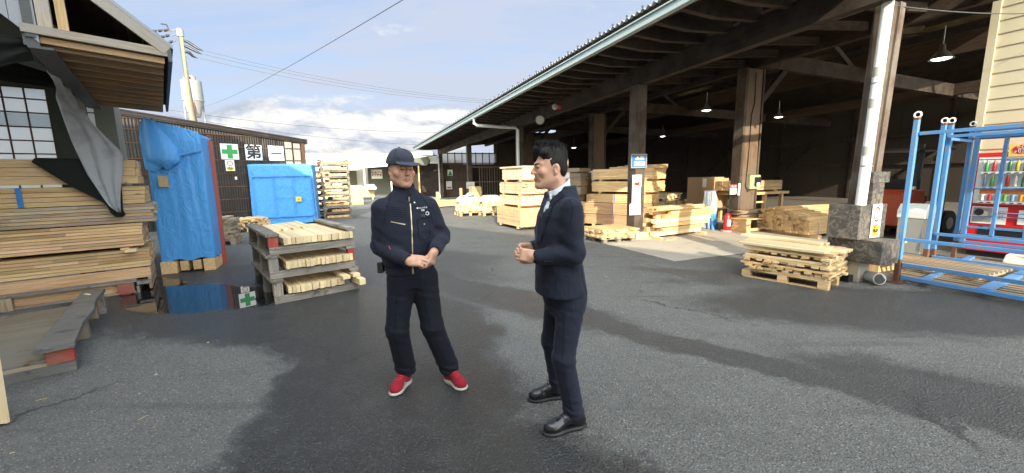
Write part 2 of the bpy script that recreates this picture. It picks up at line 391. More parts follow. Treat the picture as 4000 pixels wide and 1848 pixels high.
    h = t.math('ADD', t.math('MULTIPLY', vo.outputs['Distance'], 1.1), t.math('ADD', t.math('MULTIPLY', vo2.outputs['Distance'], .5), t.math('MULTIPLY', fine, .8)))
    bn = t.node('ShaderNodeBump'); bn.inputs['Distance'].default_value = .012
    t.put(bn.inputs['Strength'], t.math('MULTIPLY', t.math('SUBTRACT', 1.0, pud), t.math('MULTIPLY_ADD', wet, .05, .95))); t.put(bn.inputs['Height'], h)
    t.put(b.inputs['Normal'], bn.outputs[0]); return m
#       cx    cy   ax   ay  rot soft amount
WET = [(-4.2, 5.6, 3.0, 1.5, -25, .22, 1), (-2.3, 4.6, 1.7, 1.3, -30, .25, 1), (-.95, 3.0, .95, 2.3, 6, .2, 1), (-.5, 1.6, 1.4, .8, 0, .2, 1), (-2.4, 7.6, 3.0, 1.3, -25, .4, .7),
       (-.3, 5.2, 2.0, .42, -40, .4, .85), (1.9, 3.2, 2.1, .20, -43, .45, .78), (3.5, 2.3, 1.6, .4, -40, .4, .8), (4.4, 4.4, 2.2, .9, -12, .35, .9), (2.9, 5.9, 1.7, .5, -25, .4, .6), (-7.0, 9.5, 4, 2, -30, .4, .6),
       (-2.63, 2.12, .10, .17, -50, .6, .8), (-2.96, 2.59, .07, .14, -50, .6, .8), (-3.62, 3.41, .09, .12, -50, .6, .8), (-3.13, 3.13, .10, .09, 0, .6, .8)]
DRY = [(-3.1, 2.45, 1.25, 1.3, -35, .16, .9), (.2, 3.5, .4, .5, 10, .5, .6), (1.2, 6.2, 2.0, .8, -30, .4, .5)]
PUD = [(-4.25, 5.28, 1.15, .68, -12, .12), (-5.8, 6.0, 1.3, .42, -28, .15)]
M['asphalt'] = asphalt()
struct('ground', MB().grid([[(-500, -500, 0), (500, -500, 0)], [(-500, 900, 0), (500, 900, 0)]], smooth=False), M['asphalt'])
struct('concrete_floor', MB().box(-1.15, 22, -2.5, 25, -.1, .006).box(4.0, 22, -14, -2.5, -.1, .006), M['concrete'], **SH)
struct('inner_floor', MB().grid([[(5.0, -13.8, .011), (19.9, -13.8, .011)], [(5.0, 24.9, .011), (19.9, 24.9, .011)]], smooth=False), mat('shaded_floor', (.13, .115, .095), .85, var=.3, vscale=.7), **SH)  # darker sheet over the concrete; the bay's shade is put into its colour

# ---------------------------------------------------------------- long open shed on the right (frame: x = across o, y = along s)
TILT = -.014
shed = T('timber_shed', 'long open-fronted dark timber lumber shed with pale green gutter', 'shed', SH['loc'], SH['az'])
def zt(z, s): return z+TILT*s
Y0, Y1 = -4.8, 22.8
def roofz(o, s): return zt(4.02+.185*(o+1.9), s)
# roof sheet: corrugated, translucent strips are their own sheets
def roof_strip(o0, o1, y0, y1, amp=.028, pitch=.13):
    mb = MB(); n = int((y1-y0)/pitch*4); rows = []
    for o in (o0, o1):
        rows.append([(o, y0+(y1-y0)*k/n, roofz(o, y0+(y1-y0)*k/n)+.13+amp*math.sin(k*math.pi/2)) for k in range(n+1)])
    mb.grid(rows, .8); return mb
roof_strip(-1.98, 4.6, Y0, Y1).build('roof', M['zinc'], shed)
for y0, y1 in ((-4.8, -3.0), (-1.2, .2), (2.0, 3.0), (5.0, 6.0), (9, 10)):
    roof_strip(5.0, 9.4, y0, y1).build('skylight_sheet', M['transroof'], shed)
mb = MB()
for y0, y1 in ((-3.0, -1.2), (.2, 2.0), (3.0, 5.0), (6.0, 9), (10, 30)):
    mb.grid([[(5.0, y0, roofz(5, y0)+.13), (5.0, y1, roofz(5, y1)+.13)], [(9.4, y0, roofz(9.4, y0)+.13), (9.4, y1, roofz(9.4, y1)+.13)]], smooth=False)
mb.grid([[(4.6, Y0, roofz(4.6, Y0)+.14), (4.6, 30, roofz(4.6, 30)+.14)], [(5.0, Y0, roofz(5, Y0)+.14), (5.0, 30, roofz(5, 30)+.14)]], smooth=False)
zz = lambda o, y: roofz(o, y)+.13
for y0, y1 in ((Y0, -2.6), (1.2, 3.2), (5.2, 9), (11, 30)): mb.grid([[(9.4, y0, zz(9.4, y0)), (9.4, y1, zz(9.4, y1))], [(13.01, y0, zz(13, y0)), (13.01, y1, zz(13, y1))]], smooth=False)
mb.grid([[(12.98, Y0, zz(13, Y0)+.06), (12.98, 30, zz(13, 30)+.06)], [(21, Y0, 5.1), (21, 30, 4.8)]], smooth=False)
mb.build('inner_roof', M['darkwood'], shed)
for y0, y1 in ((-2.6, 1.2), (3.2, 5.2), (9, 11)): roof_strip(9.4, 13, y0, y1, amp=.04, pitch=.18).build('skylight_sheet', M['transroof'], shed)
# sheathing boards under the overhang
mb = MB(); k = -1.92
while k < 4.6:
    mb.beam((k+.07, Y0, roofz(k+.07, Y0)+.085), (k+.07, Y1, roofz(k+.07, Y1)+.085), .135, .02, rnd.uniform(.7, 1.2)); k += .145
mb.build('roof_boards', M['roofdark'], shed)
# gutter and eave trim
mb = MB(); mb.beam((-1.97, Y0-.05, zt(3.93, Y0)), (-1.97, Y1+.05, zt(3.93, Y1)), .10, .13); mb.beam((-2.035, Y0-.05, zt(3.985, Y0)), (-2.035, Y1, zt(3.985, Y1)), .03, .02); mb.build('gutter', M['gutter'], shed)
mb = MB(); y = Y0
while y < Y1:
    mb.tube([(-2.0, y, roofz(-1.98, y)+.15), (-2.0, y, roofz(-1.98, y)+.175)], .02, 6); y += .39
mb.build('roof_bolts', M['blackplastic'], shed)
# cantilever brackets with tapered ends
mb = MB(); mb2 = MB(); mb3 = MB(); y = Y0+.2
while y < Y1:
    t_ = rnd.uniform(.75, 1.25); z = lambda o: roofz(o, y)+.05
    prof = [(-1.85, z(-1.85)), (-1.85, z(-1.85)-.10), (-1.0, z(-1.0)-.30), (0, z(0)-.42), (0, z(0))]
    mb.prism([(o, zz) for o, zz in prof], 1, y-.05, y+.05, t_)
    mb3.box(-.16, -.09, y-.03, y+.03, zt(4.02, y), zt(4.12, y))
    mb2.prism([(-1.86, z(-1.86)-.01), (-1.86, z(-1.86)-.05), (-1.45, z(-1.45)-.06), (-1.45, z(-1.45)-.01)], 1, y+.06, y+.49, rnd.uniform(.8, 1.1))  # pale wedges between brackets; lit soffit boards put into the wood colour
    y += .55
mb.build('eave_brackets', M['darkwood'], shed); mb2.build('lit_eave_wedges', M['cedar'], shed); mb3.build('bracket_bolts', M['steel'], shed)
# purlins
mb = MB()
for o in (-1.5, -.7, .9, 1.8, 2.7): mb.beam((o, Y0, roofz(o, Y0)+.02), (o, Y1, roofz(o, Y1)+.02), .06, .10, rnd.uniform(.8, 1.2))
for o in (5.6, 6.6, 7.6, 8.6, 10, 12, 14, 16, 18): mb.beam((o, Y0, min(roofz(o, 0), 6.3)-.05), (o, 30, min(roofz(o, 30), 6.3)-.1), .10, .18, rnd.uniform(.8, 1.2))
mb.build('purlins', M['darkwood'], shed)
# long beams
def longbeam(name, o, zb, h, w_=.17):
    mb = MB(); segs = [Y0, 0, 7.2, 14.6, Y1]
    for a, b in zip(segs, segs[1:]): mb.beam((o, a, zt(zb+h/2, a)), (o, b-.004, zt(zb+h/2, b)), w_, h, rnd.uniform(.85, 1.15))
    return mb.build(name, M['darkwood'], shed)
longbeam('outer_beam', 0, 3.64, .42); longbeam('inner_beam', 3.75, 4.30, .14, .16)
mb = MB()
mb.beam((3.74, Y0, zt(4.62, Y0)), (3.74, Y1, zt(4.62, Y1)), .10, .42)
mb.beam((9.0, Y0, 4.9), (9.0, 30, 4.7), .2, .5); mb.beam((14.5, Y0, 4.5), (14.5, 30, 4.3), .2, .4)
mb.build('truss_chord', M['roofdark'], shed)
mb = MB(); y = -4.4
while y < 22.6:      # joists between the two beams
    mb.beam((.1, y, zt(4.14, y)), (3.68, y, zt(4.5, y)), .08, .16, rnd.uniform(.7, 1.3)); y += .92
mb.build('joists', M['darkwood'], shed)
mb = MB()
for y in (0.15, 7.35, 14.7):
    mb.beam((3.9, y, 4.65), (20, y, 4.35), .16, .42, rnd.uniform(.8, 1.2)); mb.beam((3.9, y, 4.95), (12, y, 6.3), .14, .2); mb.beam((5.2, y, 4.7), (6.8, y, 5.6), .1, .14); mb.beam((8.4, y, 4.7), (6.8, y, 5.6), .1, .14)
    mb.beam((4.2, y, 3.4), (5.3, y, 4.5), .12, .16)
mb.build('truss', M['darkwood'], shed)
# posts
def post(s_, o_, wx, wy, top, m_='postwood', z0=0.006):
    return MB().beam((o_, s_, z0), (o_, s_, top), wy, wx, rnd.uniform(.85, 1.1), up=(1, 0, 0)).build('post', M[m_], shed, bevel=.008)
for s_ in (7.2, 14.6, 22.3): post(s_, 0, .26, .26, zt(3.64, s_))
post(0, -.02, .27, .3, 3.64); 
mb = MB(); mb.beam((.12, -4.55, .3), (.30, -4.55, zt(3.70, -4.5)), .18, .16, 1.05, up=(1, 0, 0)); mb.beam((.275, -4.60, .3), (.455, -4.6, zt(3.70, -4.5)), .12, .12, 1.35, up=(1, 0, 0)); mb.build('post', M['postwood'], shed)
post(0, .02, .02, .02, .3)
# thick built columns of the inner row
for s_ in (0, 7.2, 14.6):
    t1 = 3.62; zz = zt(4.3, s_)
    MB().box(3.45, 4.02, s_-.11, s_+.11, .006, 2.3, .95).box(3.455, 4.015, s_-.105, s_+.105, 2.302, zz, 1.05).build('column', M['colply'], shed)
    MB().box(3.36, 3.448, s_-.14, s_+.14, .006, zz, .8).box(4.022, 4.075, s_-.14, s_+.14, .006, zz, .8).build('column_flange', M['postwood'], shed)
# concrete post footing
MB().prism([(-.30, -.16), (.30, -.16), (.24, .12), (-.24, .12)], 2, .006, .05).box(-.2, .2, -.27, -.16, .006, .18).build('footing', M['concrete'], shed)
# back wall, end walls
mb = MB(); y = -14
while y < 30:
    mb.box(20.0, 20.08, y, y+1.78, 0, 5.2, rnd.uniform(.7, 1.2)); y += 1.8
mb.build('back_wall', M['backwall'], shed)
mb = MB()
for z in (1.9, 3.3): mb.beam((19.93, -14, z), (19.93, 30, z), .08, .14, 1.3)
for y in range(-10, 30, 4): mb.beam((19.93, y, 0), (19.93, y, 5), .12, .12, 1.2, up=(1, 0, 0))
for y in (1.5, 8, 14): mb.beam((19.9, y, 3.2), (19.9, y+2.3, 1.2), .12, .12, 1.2)
mb.build('wall_studs', M['darkwood'], shed)
MB().box(7.0, 20, 29.9, 30, 0, 6).build('end_wall', M['backwall'], shed); MB().box(5.4, 20, -14, -13.9, 0, 5).build('end_wall', M['backwall'], shed)
# far end wall with clerestory windows and boards
mb = MB(); x = -.05
while x < 7.0:
    wd = rnd.uniform(.5, .9); x2 = min(x+wd, 7.0)
    mb.box(x, x2-.006, 22.6, 22.64, .05, 1.38, rnd.uniform(.7, 1.3)); mb.box(x, x2-.006, 22.6, 22.64, 1.40, 2.58, rnd.uniform(.7, 1.3)); x = x2
mb.box(4.6, 7.0, 22.6, 22.64, 2.6, 4.2); mb.build('end_wall_boards', M['wallboard'], shed)
mb = MB()
for z in (1.36, 2.56, 2.66, 3.42): mb.beam((-.1, 22.56, z), (4.6, 22.56, z), .06, .08)
for k in range(9): mb.beam((.05+k*.56, 22.56, 2.6), (.05+k*.56, 22.56, 3.5), .09, .05, up=(1, 0, 0))
mb.build('window_frame', M['wallboard'], shed)
MB().box(-.05, 4.6, 22.6, 22.61, 2.62, 3.45).build('clerestory_window', M['trans'], shed)
# lattice door at the far end
mb = MB()
for k in range(12): mb.beam((3.0+k*.21, 22.2, .1), (3.0+k*.21, 22.2, 2.3), .04, .05, rnd.uniform(.7, 1.3), up=(1, 0, 0))
for z in (.1, 1.2, 2.35): mb.beam((2.3, 22.15, z), (5.4, 22.15, z), .05, .09)
mb.beam((2.3, 22.2, .0), (2.3, 22.2, 2.4), .5, .05, 1.6, up=(1, 0, 0))
mb.build('lattice_door', M['old'], shed)
# lean-to behind the end wall
mb = MB(); mb.box(-2.8, -2.62, 25.0, 25.15, 0, 2.75); mb.box(-1.3, -1.2, 24.9, 25.0, 0, 2.7); mb.beam((-3.1, 25.1, 2.85), (-.2, 24.8, 3.25), .12, .25)
mb.build('door_frame', M['pine'], shed)
MB().box(-2.6, 3, 27, 27.1, 0, 3.1).build('annex_wall', M['darkwood'], shed)
mb = MB(); mb.grid([[(-3.1, 24.6, 2.95), (1, 24.6, 3.5)], [(-2.2, 32, 3.0), (1, 32, 3.7)]], smooth=False); mb.build('annex_roof', M['roofdark'], shed)
# rain pipes
def pipe(name_s, o, s_, ztop, zbot, elbow=True, r=.055, m_='pvc'):
    mb = MB(); 
    if elbow: mb.tube([(-1.97, s_-.1, ztop+.28), (-1.97, s_-.1, ztop+.10), (-1.85, s_-.1, ztop+.02), (o-.1, s_-.1, ztop-.02), (o, s_-.1, ztop-.10), (o, s_-.1, zbot)], r, 12)
    else: mb.tube([(o+.09, s_-.1, ztop), (o+.03, s_-.1, zbot)], r, 16)
    p = mb.build('rain_pipe', M[m_], shed); return p
pipe('', -.18, 7.05, 3.50, .1, r=.06); pipe('', -.2, 22.2, 3.22, .1, r=.05)
MB().tube([(.0, -4.66, 1.06), (.11, -4.66, 3.9)], .062, 20).build('rain_pipe', M['pvc'], shed)
px = lambda z: .0387*(z-1.06)
for z in (1.83, 2.45, 2.85): MB().tube([(px(z), -4.66, z-.06), (px(z+.05), -4.66, z+.06)], .067, 20).build('pipe_sleeve', M['band'], shed)
for z in (1.63, 2.71): MB().tube([(px(z), -4.66, z-.01), (px(z), -4.66, z+.01)], .066, 16).box(px(z), .2, -4.66, -4.64, z-.01, z+.01).build('pipe_clip', M['steel'], shed)
# column side cable and switch box
MB().tube([(3.74, -.12, 4.2), (3.75, -.125, 3.4), (3.66, -.13, 3.1), (3.67, -.12, 2.3), (3.64, -.13, 1.7), (3.62, -.13, 1.2), (3.70, -.15, 1.05), (3.82, -.15, 1.1), (3.88, -.14, 1.2)], .012, 6).build('cable', M['black'], shed)
# pendant lamps
for o, s_, z in ((6.93, -2.49, 4.2), (7.74, 5.1, 4.2), (13.0, 5.6, 4.2), (14.24, 14.7, 4.2), (9, 18, 3.6)):
    lp = T('pendant_lamp', {6.93: 'large lit pendant lamp nearest the cream wall', 7.74: 'lit pendant lamp between the thin post and thick column', 13.0: 'small lit pendant lamp seen right of the thick column', 14.24: 'tiny lit pendant lamp low in the dark beside the signed post', 9: 'faint lit pendant lamp left of the signed post'}[o], 'lamp', W(o, s_, z), -22, 'pendant lamps inside the shed')
    mb = MB(); prof = [(.02, .34), (.05, .32), (.06, .2), (.12, .14), (.21, .02), (.23, -.01)]
    mb.grid([[(r*math.cos(a), r*math.sin(a), h) for a in [k*math.pi/10 for k in range(20)]] for r, h in prof], close=True); mb.build('lamp_shade', M['darksteel'], lp)
    MB().tube([(0, 0, .34), (0, 0, .75)], .012, 6).build('lamp_rod', M['steel'], lp)
    MB().grid([[(r*math.cos(a), r*math.sin(a), h) for a in [k*math.pi/8 for k in range(16)]] for r, h in [(.001, -.04), (.12, -.02), (.17, 0), (.175, .02)]], close=True).build('bulb', M['lamp'], lp)
# round lamp and horn under the eave
f_ = T('flood_lamp', 'round flood lamp under the eave, dark rim around a pale lens', 'lamp', W(-.55, 4.2, 3.42), -22)
MB().tube([(0, 0, 0), (-.06, -.12, -.04)], .15, 18, radii=[.1, .16]).build('housing', M['darksteel'], f_)
MB().tube([(-.061, -.121, -.041), (-.066, -.13, -.045)], .135, 18).build('lens', M['band'], f_)
MB().beam((0, 0, 0), (.1, .2, .35), .03, .03).build('bracket', M['darksteel'], f_)
f_ = T('globe_lamp', 'small clear globe lamp with red base under the eave', 'lamp', W(-.8, 2.7, 3.56), -22)
MB().grid([[(.09*math.sin(p)*math.cos(a), .09*math.sin(p)*math.sin(a), .09*math.cos(p)) for a in [k*math.pi/8 for k in range(16)]] for p in [.05+j*.38 for j in range(9)]], close=True).build('globe', M['band'], f_)
MB().tube([(.08, 0, 0), (.18, 0, -.01)], .05, 10).build('lamp_base', M['red'], f_); MB().beam((-.2, .02, .12), (.35, .02, .3), .03, .04).build('bracket', M['brownwood'], f_)

# ---------------------------------------------------------------- cream sided office at the near end of the shed
off = T('site_office', 'cream lap-sided office wall behind the red vending machine', 'building', SH['loc'], SH['az'])
mb = MB(); z = .1
while z < 5.4:
    mb.prism([(4.62, z), (4.585, z), (4.602, z+.222), (4.62, z+.222)], 1, -12.5, -4.16, rnd.uniform(.96, 1.04)); z += .228
mb.build('siding', M['siding'], off)
MB().box(4.6, 7.5, -12.4, -4.17, 0, 5.45).build('wall', M['siding'], off)
MB().box(4.56, 4.66, -4.16, -4.05, 0, 5.5).build('corner_trim', M['siding'], off)

MB().box(1.9, 3.0, -8.5, -5.6, 2.95, 3.05).build('sun_blocker', M['zinc'], off)  # added slab out of view, there only to shade the thick inner column
# ---------------------------------------------------------------- brown corrugated building (y along the facade, x towards the yard)
BR = dict(loc=(-9.68, 13.2), az=38)
bb = T('corrugated_building', 'low building clad in dark brown corrugated sheets on a batten grid', 'building', (-9.68, 13.2), 38)
def bt(a): return 3.52-.105*(a+2.4)
mb = MB(); n = int(5.35/.075*4); rows = [[], []]
for k in range(n+1):
    a = -2.4+5.25*k/n; d = .012*math.sin(k*math.pi/2)
    rows[0].append((d, a, .12)); rows[1].append((d, a, bt(a)))
mb.grid(rows); mb.build('cladding', M['sheetcorr'], bb)
mb = MB()
for z in (.55, .98, 1.40, 1.83, 2.28, 2.72, 3.1, 3.42):
    e = 2.85
    mb.beam((.016, -2.4, z), (.016, e if z < bt(e) else -2.4+(3.5-z)/.105, z), .008, .035, rnd.uniform(.8, 1.3))
for a in [-2.3+.53*k for k in range(10)]:
    if a < -.4 or a > 2.3: mb.beam((.014, a, .12), (.014, a, bt(a)), .006, .045, rnd.uniform(.7, 1.2), up=(1, 0, 0))
    else: mb.beam((.012, a, .12), (.012, a, bt(a)), .005, .04, .7, up=(1, 0, 0))
mb.build('battens', M['brownwood'], bb)
mb = MB(); n = int(.5/.075*4)
for a0, a1, z0, z1 in ((2.22, 2.46, 2.32, 2.72), (2.52, 2.76, 2.32, 2.72), (2.22, 2.46, 2.76, 2.98), (2.52, 2.76, 2.76, 2.94), (2.22, 2.46, 2.14, 2.29), (2.52, 2.76, 2.14, 2.29)):
    mb.grid([[(.02+.006*math.sin(k*math.pi/2), a0+(a1-a0)*k/16, z) for k in range(17)] for z in (z0, z1)])
mb.build('clear_panel', M['clearcorr'], bb)
MB().box(-.05, .06, 2.80, 2.93, 0, 3.0).build('corner_post', M['brownwood'], bb)
mb = MB()
for j in range(4):
    mb.prism([(-2.75, bt(-2.75)-.02+j*.045), (3.02, bt(3.02)-.02+j*.045), (3.02, bt(3.02)+.02+j*.045), (-2.75, bt(-2.75)+.02+j*.045)], 0, .02, .06+.02*(j % 2), .9)
mb.build('roof_edge', M['sheetcorr'], bb)
MB().prism([(-2.75, bt(-2.75)-.03), (3.0, bt(3.0)-.03), (3.0, bt(3.0)+.14), (-2.75, bt(-2.75)+.14)], 0, -7, .015).build('roof', M['sheetcorr'], bb)
MB().box(-7, -.02, 2.84, 2.86, 0, 2.95).box(-7, -6.9, -2.4, 2.8, 0, 3).build('side_wall', M['sheetcorr'], bb)
MB().box(-.3, .05, 3.02, 3.07, 2.95, 3.18).build('roof_end_plate', M['zinc'], bb)
MB().prism([(-3.1, 3.3), (-3.1, 3.62), (-2.6, 3.70), (-2.1, 3.60), (-2.3, 3.5), (-2.3, 3.3)], 1, -.2, 1.5).build('ridge_vent', M['cream'], bb)

# signs on it
def sign(label, a0, a1, z0, z1):
    s_ = T('wall_sign', label, 'sign', (-9.68+.616*(a0+a1)/2+.788*.05, 13.2+.788*(a0+a1)/2-.616*.05, (z0+z1)/2), 38, None)
    MB().box(-.008, .004, -(a1-a0)/2, (a1-a0)/2, -(z1-z0)/2, (z1-z0)/2).build('board', M['white'], s_, bevel=.004); return s_
s_ = sign('white square sign with a green safety cross', .2, .71, 2.3, 2.81)
MB().prism([(q[0]*.075, q[1]*.075) for q in [(-1, -3), (1, -3), (1, -1), (3, -1), (3, 1), (1, 1), (1, 3), (-1, 3), (-1, 1), (-3, 1), (-3, -1), (-1, -1)]], 0, .0045, .008).build('cross', M['green'], s_)
TR = (R_(90), 0, R_(90))
s_ = sign('white square sign with the black character dai', .91, 1.43, 2.29, 2.81); text('lettering', '第', .50, M['ink'], s_, (.006, 0, -.005), TR, bold=.014)
s_ = sign('white square sign with one black horizontal stroke', 1.64, 2.15, 2.29, 2.81); MB().box(.0045, .007, -.185, .185, -.028, .022).build('lettering', M['ink'], s_)
def speed_notice(label, loc, az, k=1., face=1):
    s_ = T('speed_notice', label, 'sign', loc, az, 'ten kilometre speed notices')
    MB().box(-.004, .003, -.13*k, .13*k, -.18*k, .18*k).build('board', M['paper'], s_)
    mb = MB(); o_, i_ = .085*k, .062*k
    mb.grid([[(.005, r*math.cos(a), .07*k+r*math.sin(a)) for a in [q*math.pi/16 for q in range(32)]] for r in (i_, o_)], close=True); mb.build('red_ring', M['redink'], s_)
    text('numeral', '10', .08*k, M['blueink'], s_, (.0045, 0, .07*k), TR)
    MB().box(.003, .005, -.10*k, .10*k, -.165*k, -.04*k).build('yellow_panel', M['yellow'], s_)
    text('lettering', '構 内\n制限速度', .043*k, M['ink'], s_, (.0065, 0, -.085*k), TR, bold=.0006)
    text('lettering', 'MAXIMUM\nSPEED', .022*k, M['ink'], s_, (.0065, 0, -.135*k), TR); return s_
speed_notice('small white notice with a red ring 10 under the green cross sign', (-9.68+.616*.42+.788*.04, 13.2+.788*.42-.616*.04, 2.1), 38)
mb = MB()
for a, z in ((.55, 1.68), (1.18, 1.58)): mb.box(.02, .04, a-.03, a+.03, z-.05, z+.05)
tag(mb.build('wall_switch', M['white'], bb), None, None)

# ---------------------------------------------------------------- near left building with the raised eave (y away, x to the right)
GA = dict(loc=(-3.64, 4.5), az=-41)
lb = T('eave_building', 'open-sided building at left with a boarded eave and translucent panel wall', 'building', (-3.64, 4.5), -41)
mb = MB(); y = .12; k = 0
while y < 3.9:
    mb.beam((-.70, y, 2.90), (.16, y, 2.86), .045, .12, rnd.uniform(.75, 1.15)); y += .36; k += 1
mb.build('eave_joists', M['soffit'], lb)
mb = MB(); y = .02
while y < 3.95:
    w_ = .178; mb.prism([(-.72, 2.962), (.17, 2.925), (.17, 2.94), (-.72, 2.977)], 1, y, y+w_-.004, rnd.uniform(.75, 1.15)); y += w_
mb.build('soffit', M['soffit'], lb)
MB().beam((-.80, -.03, 2.975), (.20, -.03, 2.93), .045, .075).build('tie_board', M['fascia'], lb)
MB().beam((-.74, .03, 2.90), (.17, .03, 2.855), .04, .055, 1.1).build('under_board', M['soffit'], lb)
MB().beam((.20, -.035, 2.95), (-1.6, -.035, 4.45), .045, .10).build('barge_board', M['fascia'], lb)
mb = MB()
for k in range(14):
    x0 = .18-.11*k; mb.beam((x0, 0, 2.965+.83*(.18-x0)), (x0, 3.9, 2.965+.83*(.18-x0)), .10, .02, rnd.uniform(.5, .8))
mb.build('roof_boards', M['roofdark'], lb)
MB().prism([(.25, 2.97), (-1.7, 4.6), (-1.7, 4.64), (.25, 3.01)], 1, -.06, 3.95).build('roof', M['zinc'], lb)
MB().box(.20, .232, -.055, 3.93, 2.84, 2.99).build('fascia', M['darksteel'], lb)
MB().box(-.69, -.60, -.05, .02, 3.0, 3.9).build('post', M['fascia'], lb)
MB().box(-.58, -.51, .1, .16, 3.0, 3.9).build('post', M['pine'], lb)
MB().box(-.78, -.715, -.04, .06, 2.9, 4.4).build('post', M['darksteel'], lb)
MB().box(-.80, -.70, -.02, 3.95, 2.83, 2.99).box(-.78, -.62, -.02, 3.95, 2.81, 2.83).build('eave_beam', M['darksteel'], lb)
mb = MB()
for k in range(9):
    x1 = -.91-.16*k; x0 = x1-.155; mb.prism([(x0, 2.86+.27*(-.91-x0)/.16*.62+.0), (x1, 2.86+.27*(-.91-x1)/.16*.62), (x1, 5.0), (x0, 5.0)], 1, -.03+.008*(k % 2), .01+.008*(k % 2))
mb.build('gable_cladding', M['zinc'], lb).location.x = .21
for o_ in list(lb.children): o_.location.x -= .21
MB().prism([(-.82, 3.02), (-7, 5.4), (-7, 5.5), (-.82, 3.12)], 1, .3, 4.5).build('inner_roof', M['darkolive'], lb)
# panel wall
mb = MB(); WB = (-.94, -.92)
X = lambda b: b-.516
MB().box(X(-4.6), X(-.94), 4.30, 4.306, .1, 3.11).build('translucent_panel', M['trans'], lb)
MB().box(X(-.62), X(-.44), 4.30, 4.306, 2.05, 3.06).build('translucent_panel', M['trans'], lb)
mb = MB()
for z in (3.11, 2.935, 2.72, 2.495, 2.28, 2.07, 1.86, 1.6): mb.beam((X(-4.6), 4.285, z), (X(-.93), 4.285, z), .025, .02, rnd.uniform(.7, 1.2))
for b in (-.955, -1.19, -1.42, -1.65, -1.9, -2.15): mb.beam((X(b), 4.28, .4), (X(b), 4.28, 3.11), .022, .02, up=(1, 0, 0))
for z in (2.97, 2.78, 2.5, 2.25): mb.beam((X(-.62), 4.285, z), (X(-.44), 4.285, z), .02, .02)
mb.beam((X(-.53), 4.28, 2.05), (X(-.53), 4.28, 3.06), .018, .02, up=(1, 0, 0))
mb.build('window_bars', M['brownwood'], lb)
MB().box(X(-4.6), X(-.94), 4.308, 4.32, 2.50, 2.71).build('tinted_panel', M['film'], lb)
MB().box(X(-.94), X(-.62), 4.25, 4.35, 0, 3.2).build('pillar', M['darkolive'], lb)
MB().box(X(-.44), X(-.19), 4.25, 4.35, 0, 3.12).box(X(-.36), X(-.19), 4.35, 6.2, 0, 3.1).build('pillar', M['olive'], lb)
MB().box(X(-4.6), X(-.44), 4.24, 4.4, 3.12, 4.6).build('header', M['darkolive'], lb)

# ---------------------------------------------------------------- warehouse behind the camera: its roof shades the yard
wh = T('warehouse_behind', 'tall plain warehouse behind the viewer', 'building', (4.3, -8.5), -47)
MB().box(-7, 0, -7.6, 16.5, 7.6, 8.0).build('roof', M['zinc'], wh)
MB().box(-7, -.6, -7.4, 16.2, 0, 7.55).build('wall', M['cream'], wh)

# ================================================================ objects
def bundle(label, loc, az, Lx, Ly, h, bw, bh, m_, group=None, run='y', straps=2, z=0, jit=.012, bearers=True, cat='lumber', tint=(.85, 1.12), strapm='band', jx=0, gap=.0018, joint=0):
    """strapped pack of boards; local x = right, y = away; boards run along `run`"""
    t_ = T('lumber_bundle', label, cat, (*loc, z), az, group)
    mb = MB(); zb = .06 if bearers else 0
    nz = max(1, round((h-zb)/bh)); hh = (h-zb)/nz
    Lc = Lx if run == 'y' else Ly; Lr = Ly if run == 'y' else Lx; nc = max(1, round(Lc/bw)); cw = Lc/nc
    for k in range(nz):
        for i in range(nc):
            if 0 < i < nc-1 and 0 < k < nz-1:
                pass
            a0 = rnd.uniform(-jit, jit); a1 = Lr+rnd.uniform(-jit, jit); q = rnd.uniform(*tint); ti = (q, q*rnd.uniform(.95, 1.02), q*rnd.uniform(.88, 1.03))
            e = gap
            if joint and i in (0, nc-1):
                cuts = [a0]; 
                while cuts[-1] < a1-.5: cuts.append(min(a1, cuts[-1]+rnd.uniform(.35, joint)))
                cuts[-1] = a1
                for c0, c1 in zip(cuts, cuts[1:]):
                    q = rnd.uniform(*tint); mb.box(i*cw+e, (i+1)*cw-e, c0, c1-.0004, zb+k*hh+e, zb+(k+1)*hh-e, (q, q*rnd.uniform(.88, 1.02), q*rnd.uniform(.75, 1.05)))
            elif run == 'y': mb.box(i*cw+e+jx*rnd.random(), (i+1)*cw-e, a0, a1, zb+k*hh+e, zb+(k+1)*hh-e, ti)
            else: mb.box(a0, a1, i*cw+e, (i+1)*cw-e, zb+k*hh+e, zb+(k+1)*hh-e, ti)
    mb.build('boards', M[m_], t_)
    if bearers:
        for f in (.12, .85):
            b_ = MB()
            if run == 'y': b_.box(-.02, Lx+.02, Ly*f-.04, Ly*f+.04, 0, zb-.001, .9)
            else: b_.box(Lx*f-.04, Lx*f+.04, -.02, Ly+.02, 0, zb-.001, .9)
            b_.build('bearer', M['pine'], t_)
    for k in range(straps):
        f = (k+.5)/straps if straps > 1 else .5; f = .25 if (straps == 2 and k == 0) else (.75 if straps == 2 else f); b_ = MB(); e = .004
        if run == 'y':
            y = Ly*f
            b_.box(-e-.012, -.013+e*.5, y-.008, y+.008, zb, h+.004).box(Lx+.013, Lx+.016, y-.008, y+.008, zb, h+.004).box(-.012, Lx+.012, y-.008, y+.008, h+.001, h+.004)
        else:
            x = Lx*f
            b_.box(x-.008, x+.008, -.016, -.013, zb, h+.004).box(x-.008, x+.008, -.012, Ly+.012, h+.001, h+.004)
        b_.build('strap', M[strapm], t_)
    return t_
def boards(name, label, group, cat, specs, m_, bevel=0):
    """loose boards, each a thing of its own: specs = (loc3, az, length, width, thickness)"""
    r = []
    for loc, az, L, w_, th in specs:
        q = rnd.uniform(.82, 1.12)
        o = MB().box(-w_/2, w_/2, -L/2, L/2, 0, th, (q, q*.99, q*rnd.uniform(.9, 1.0))).build(name, M[m_ if isinstance(m_, str) else rnd.choice(m_)], None, loc, az, bevel)
        r.append(tag(o, label, cat, group))
    return r
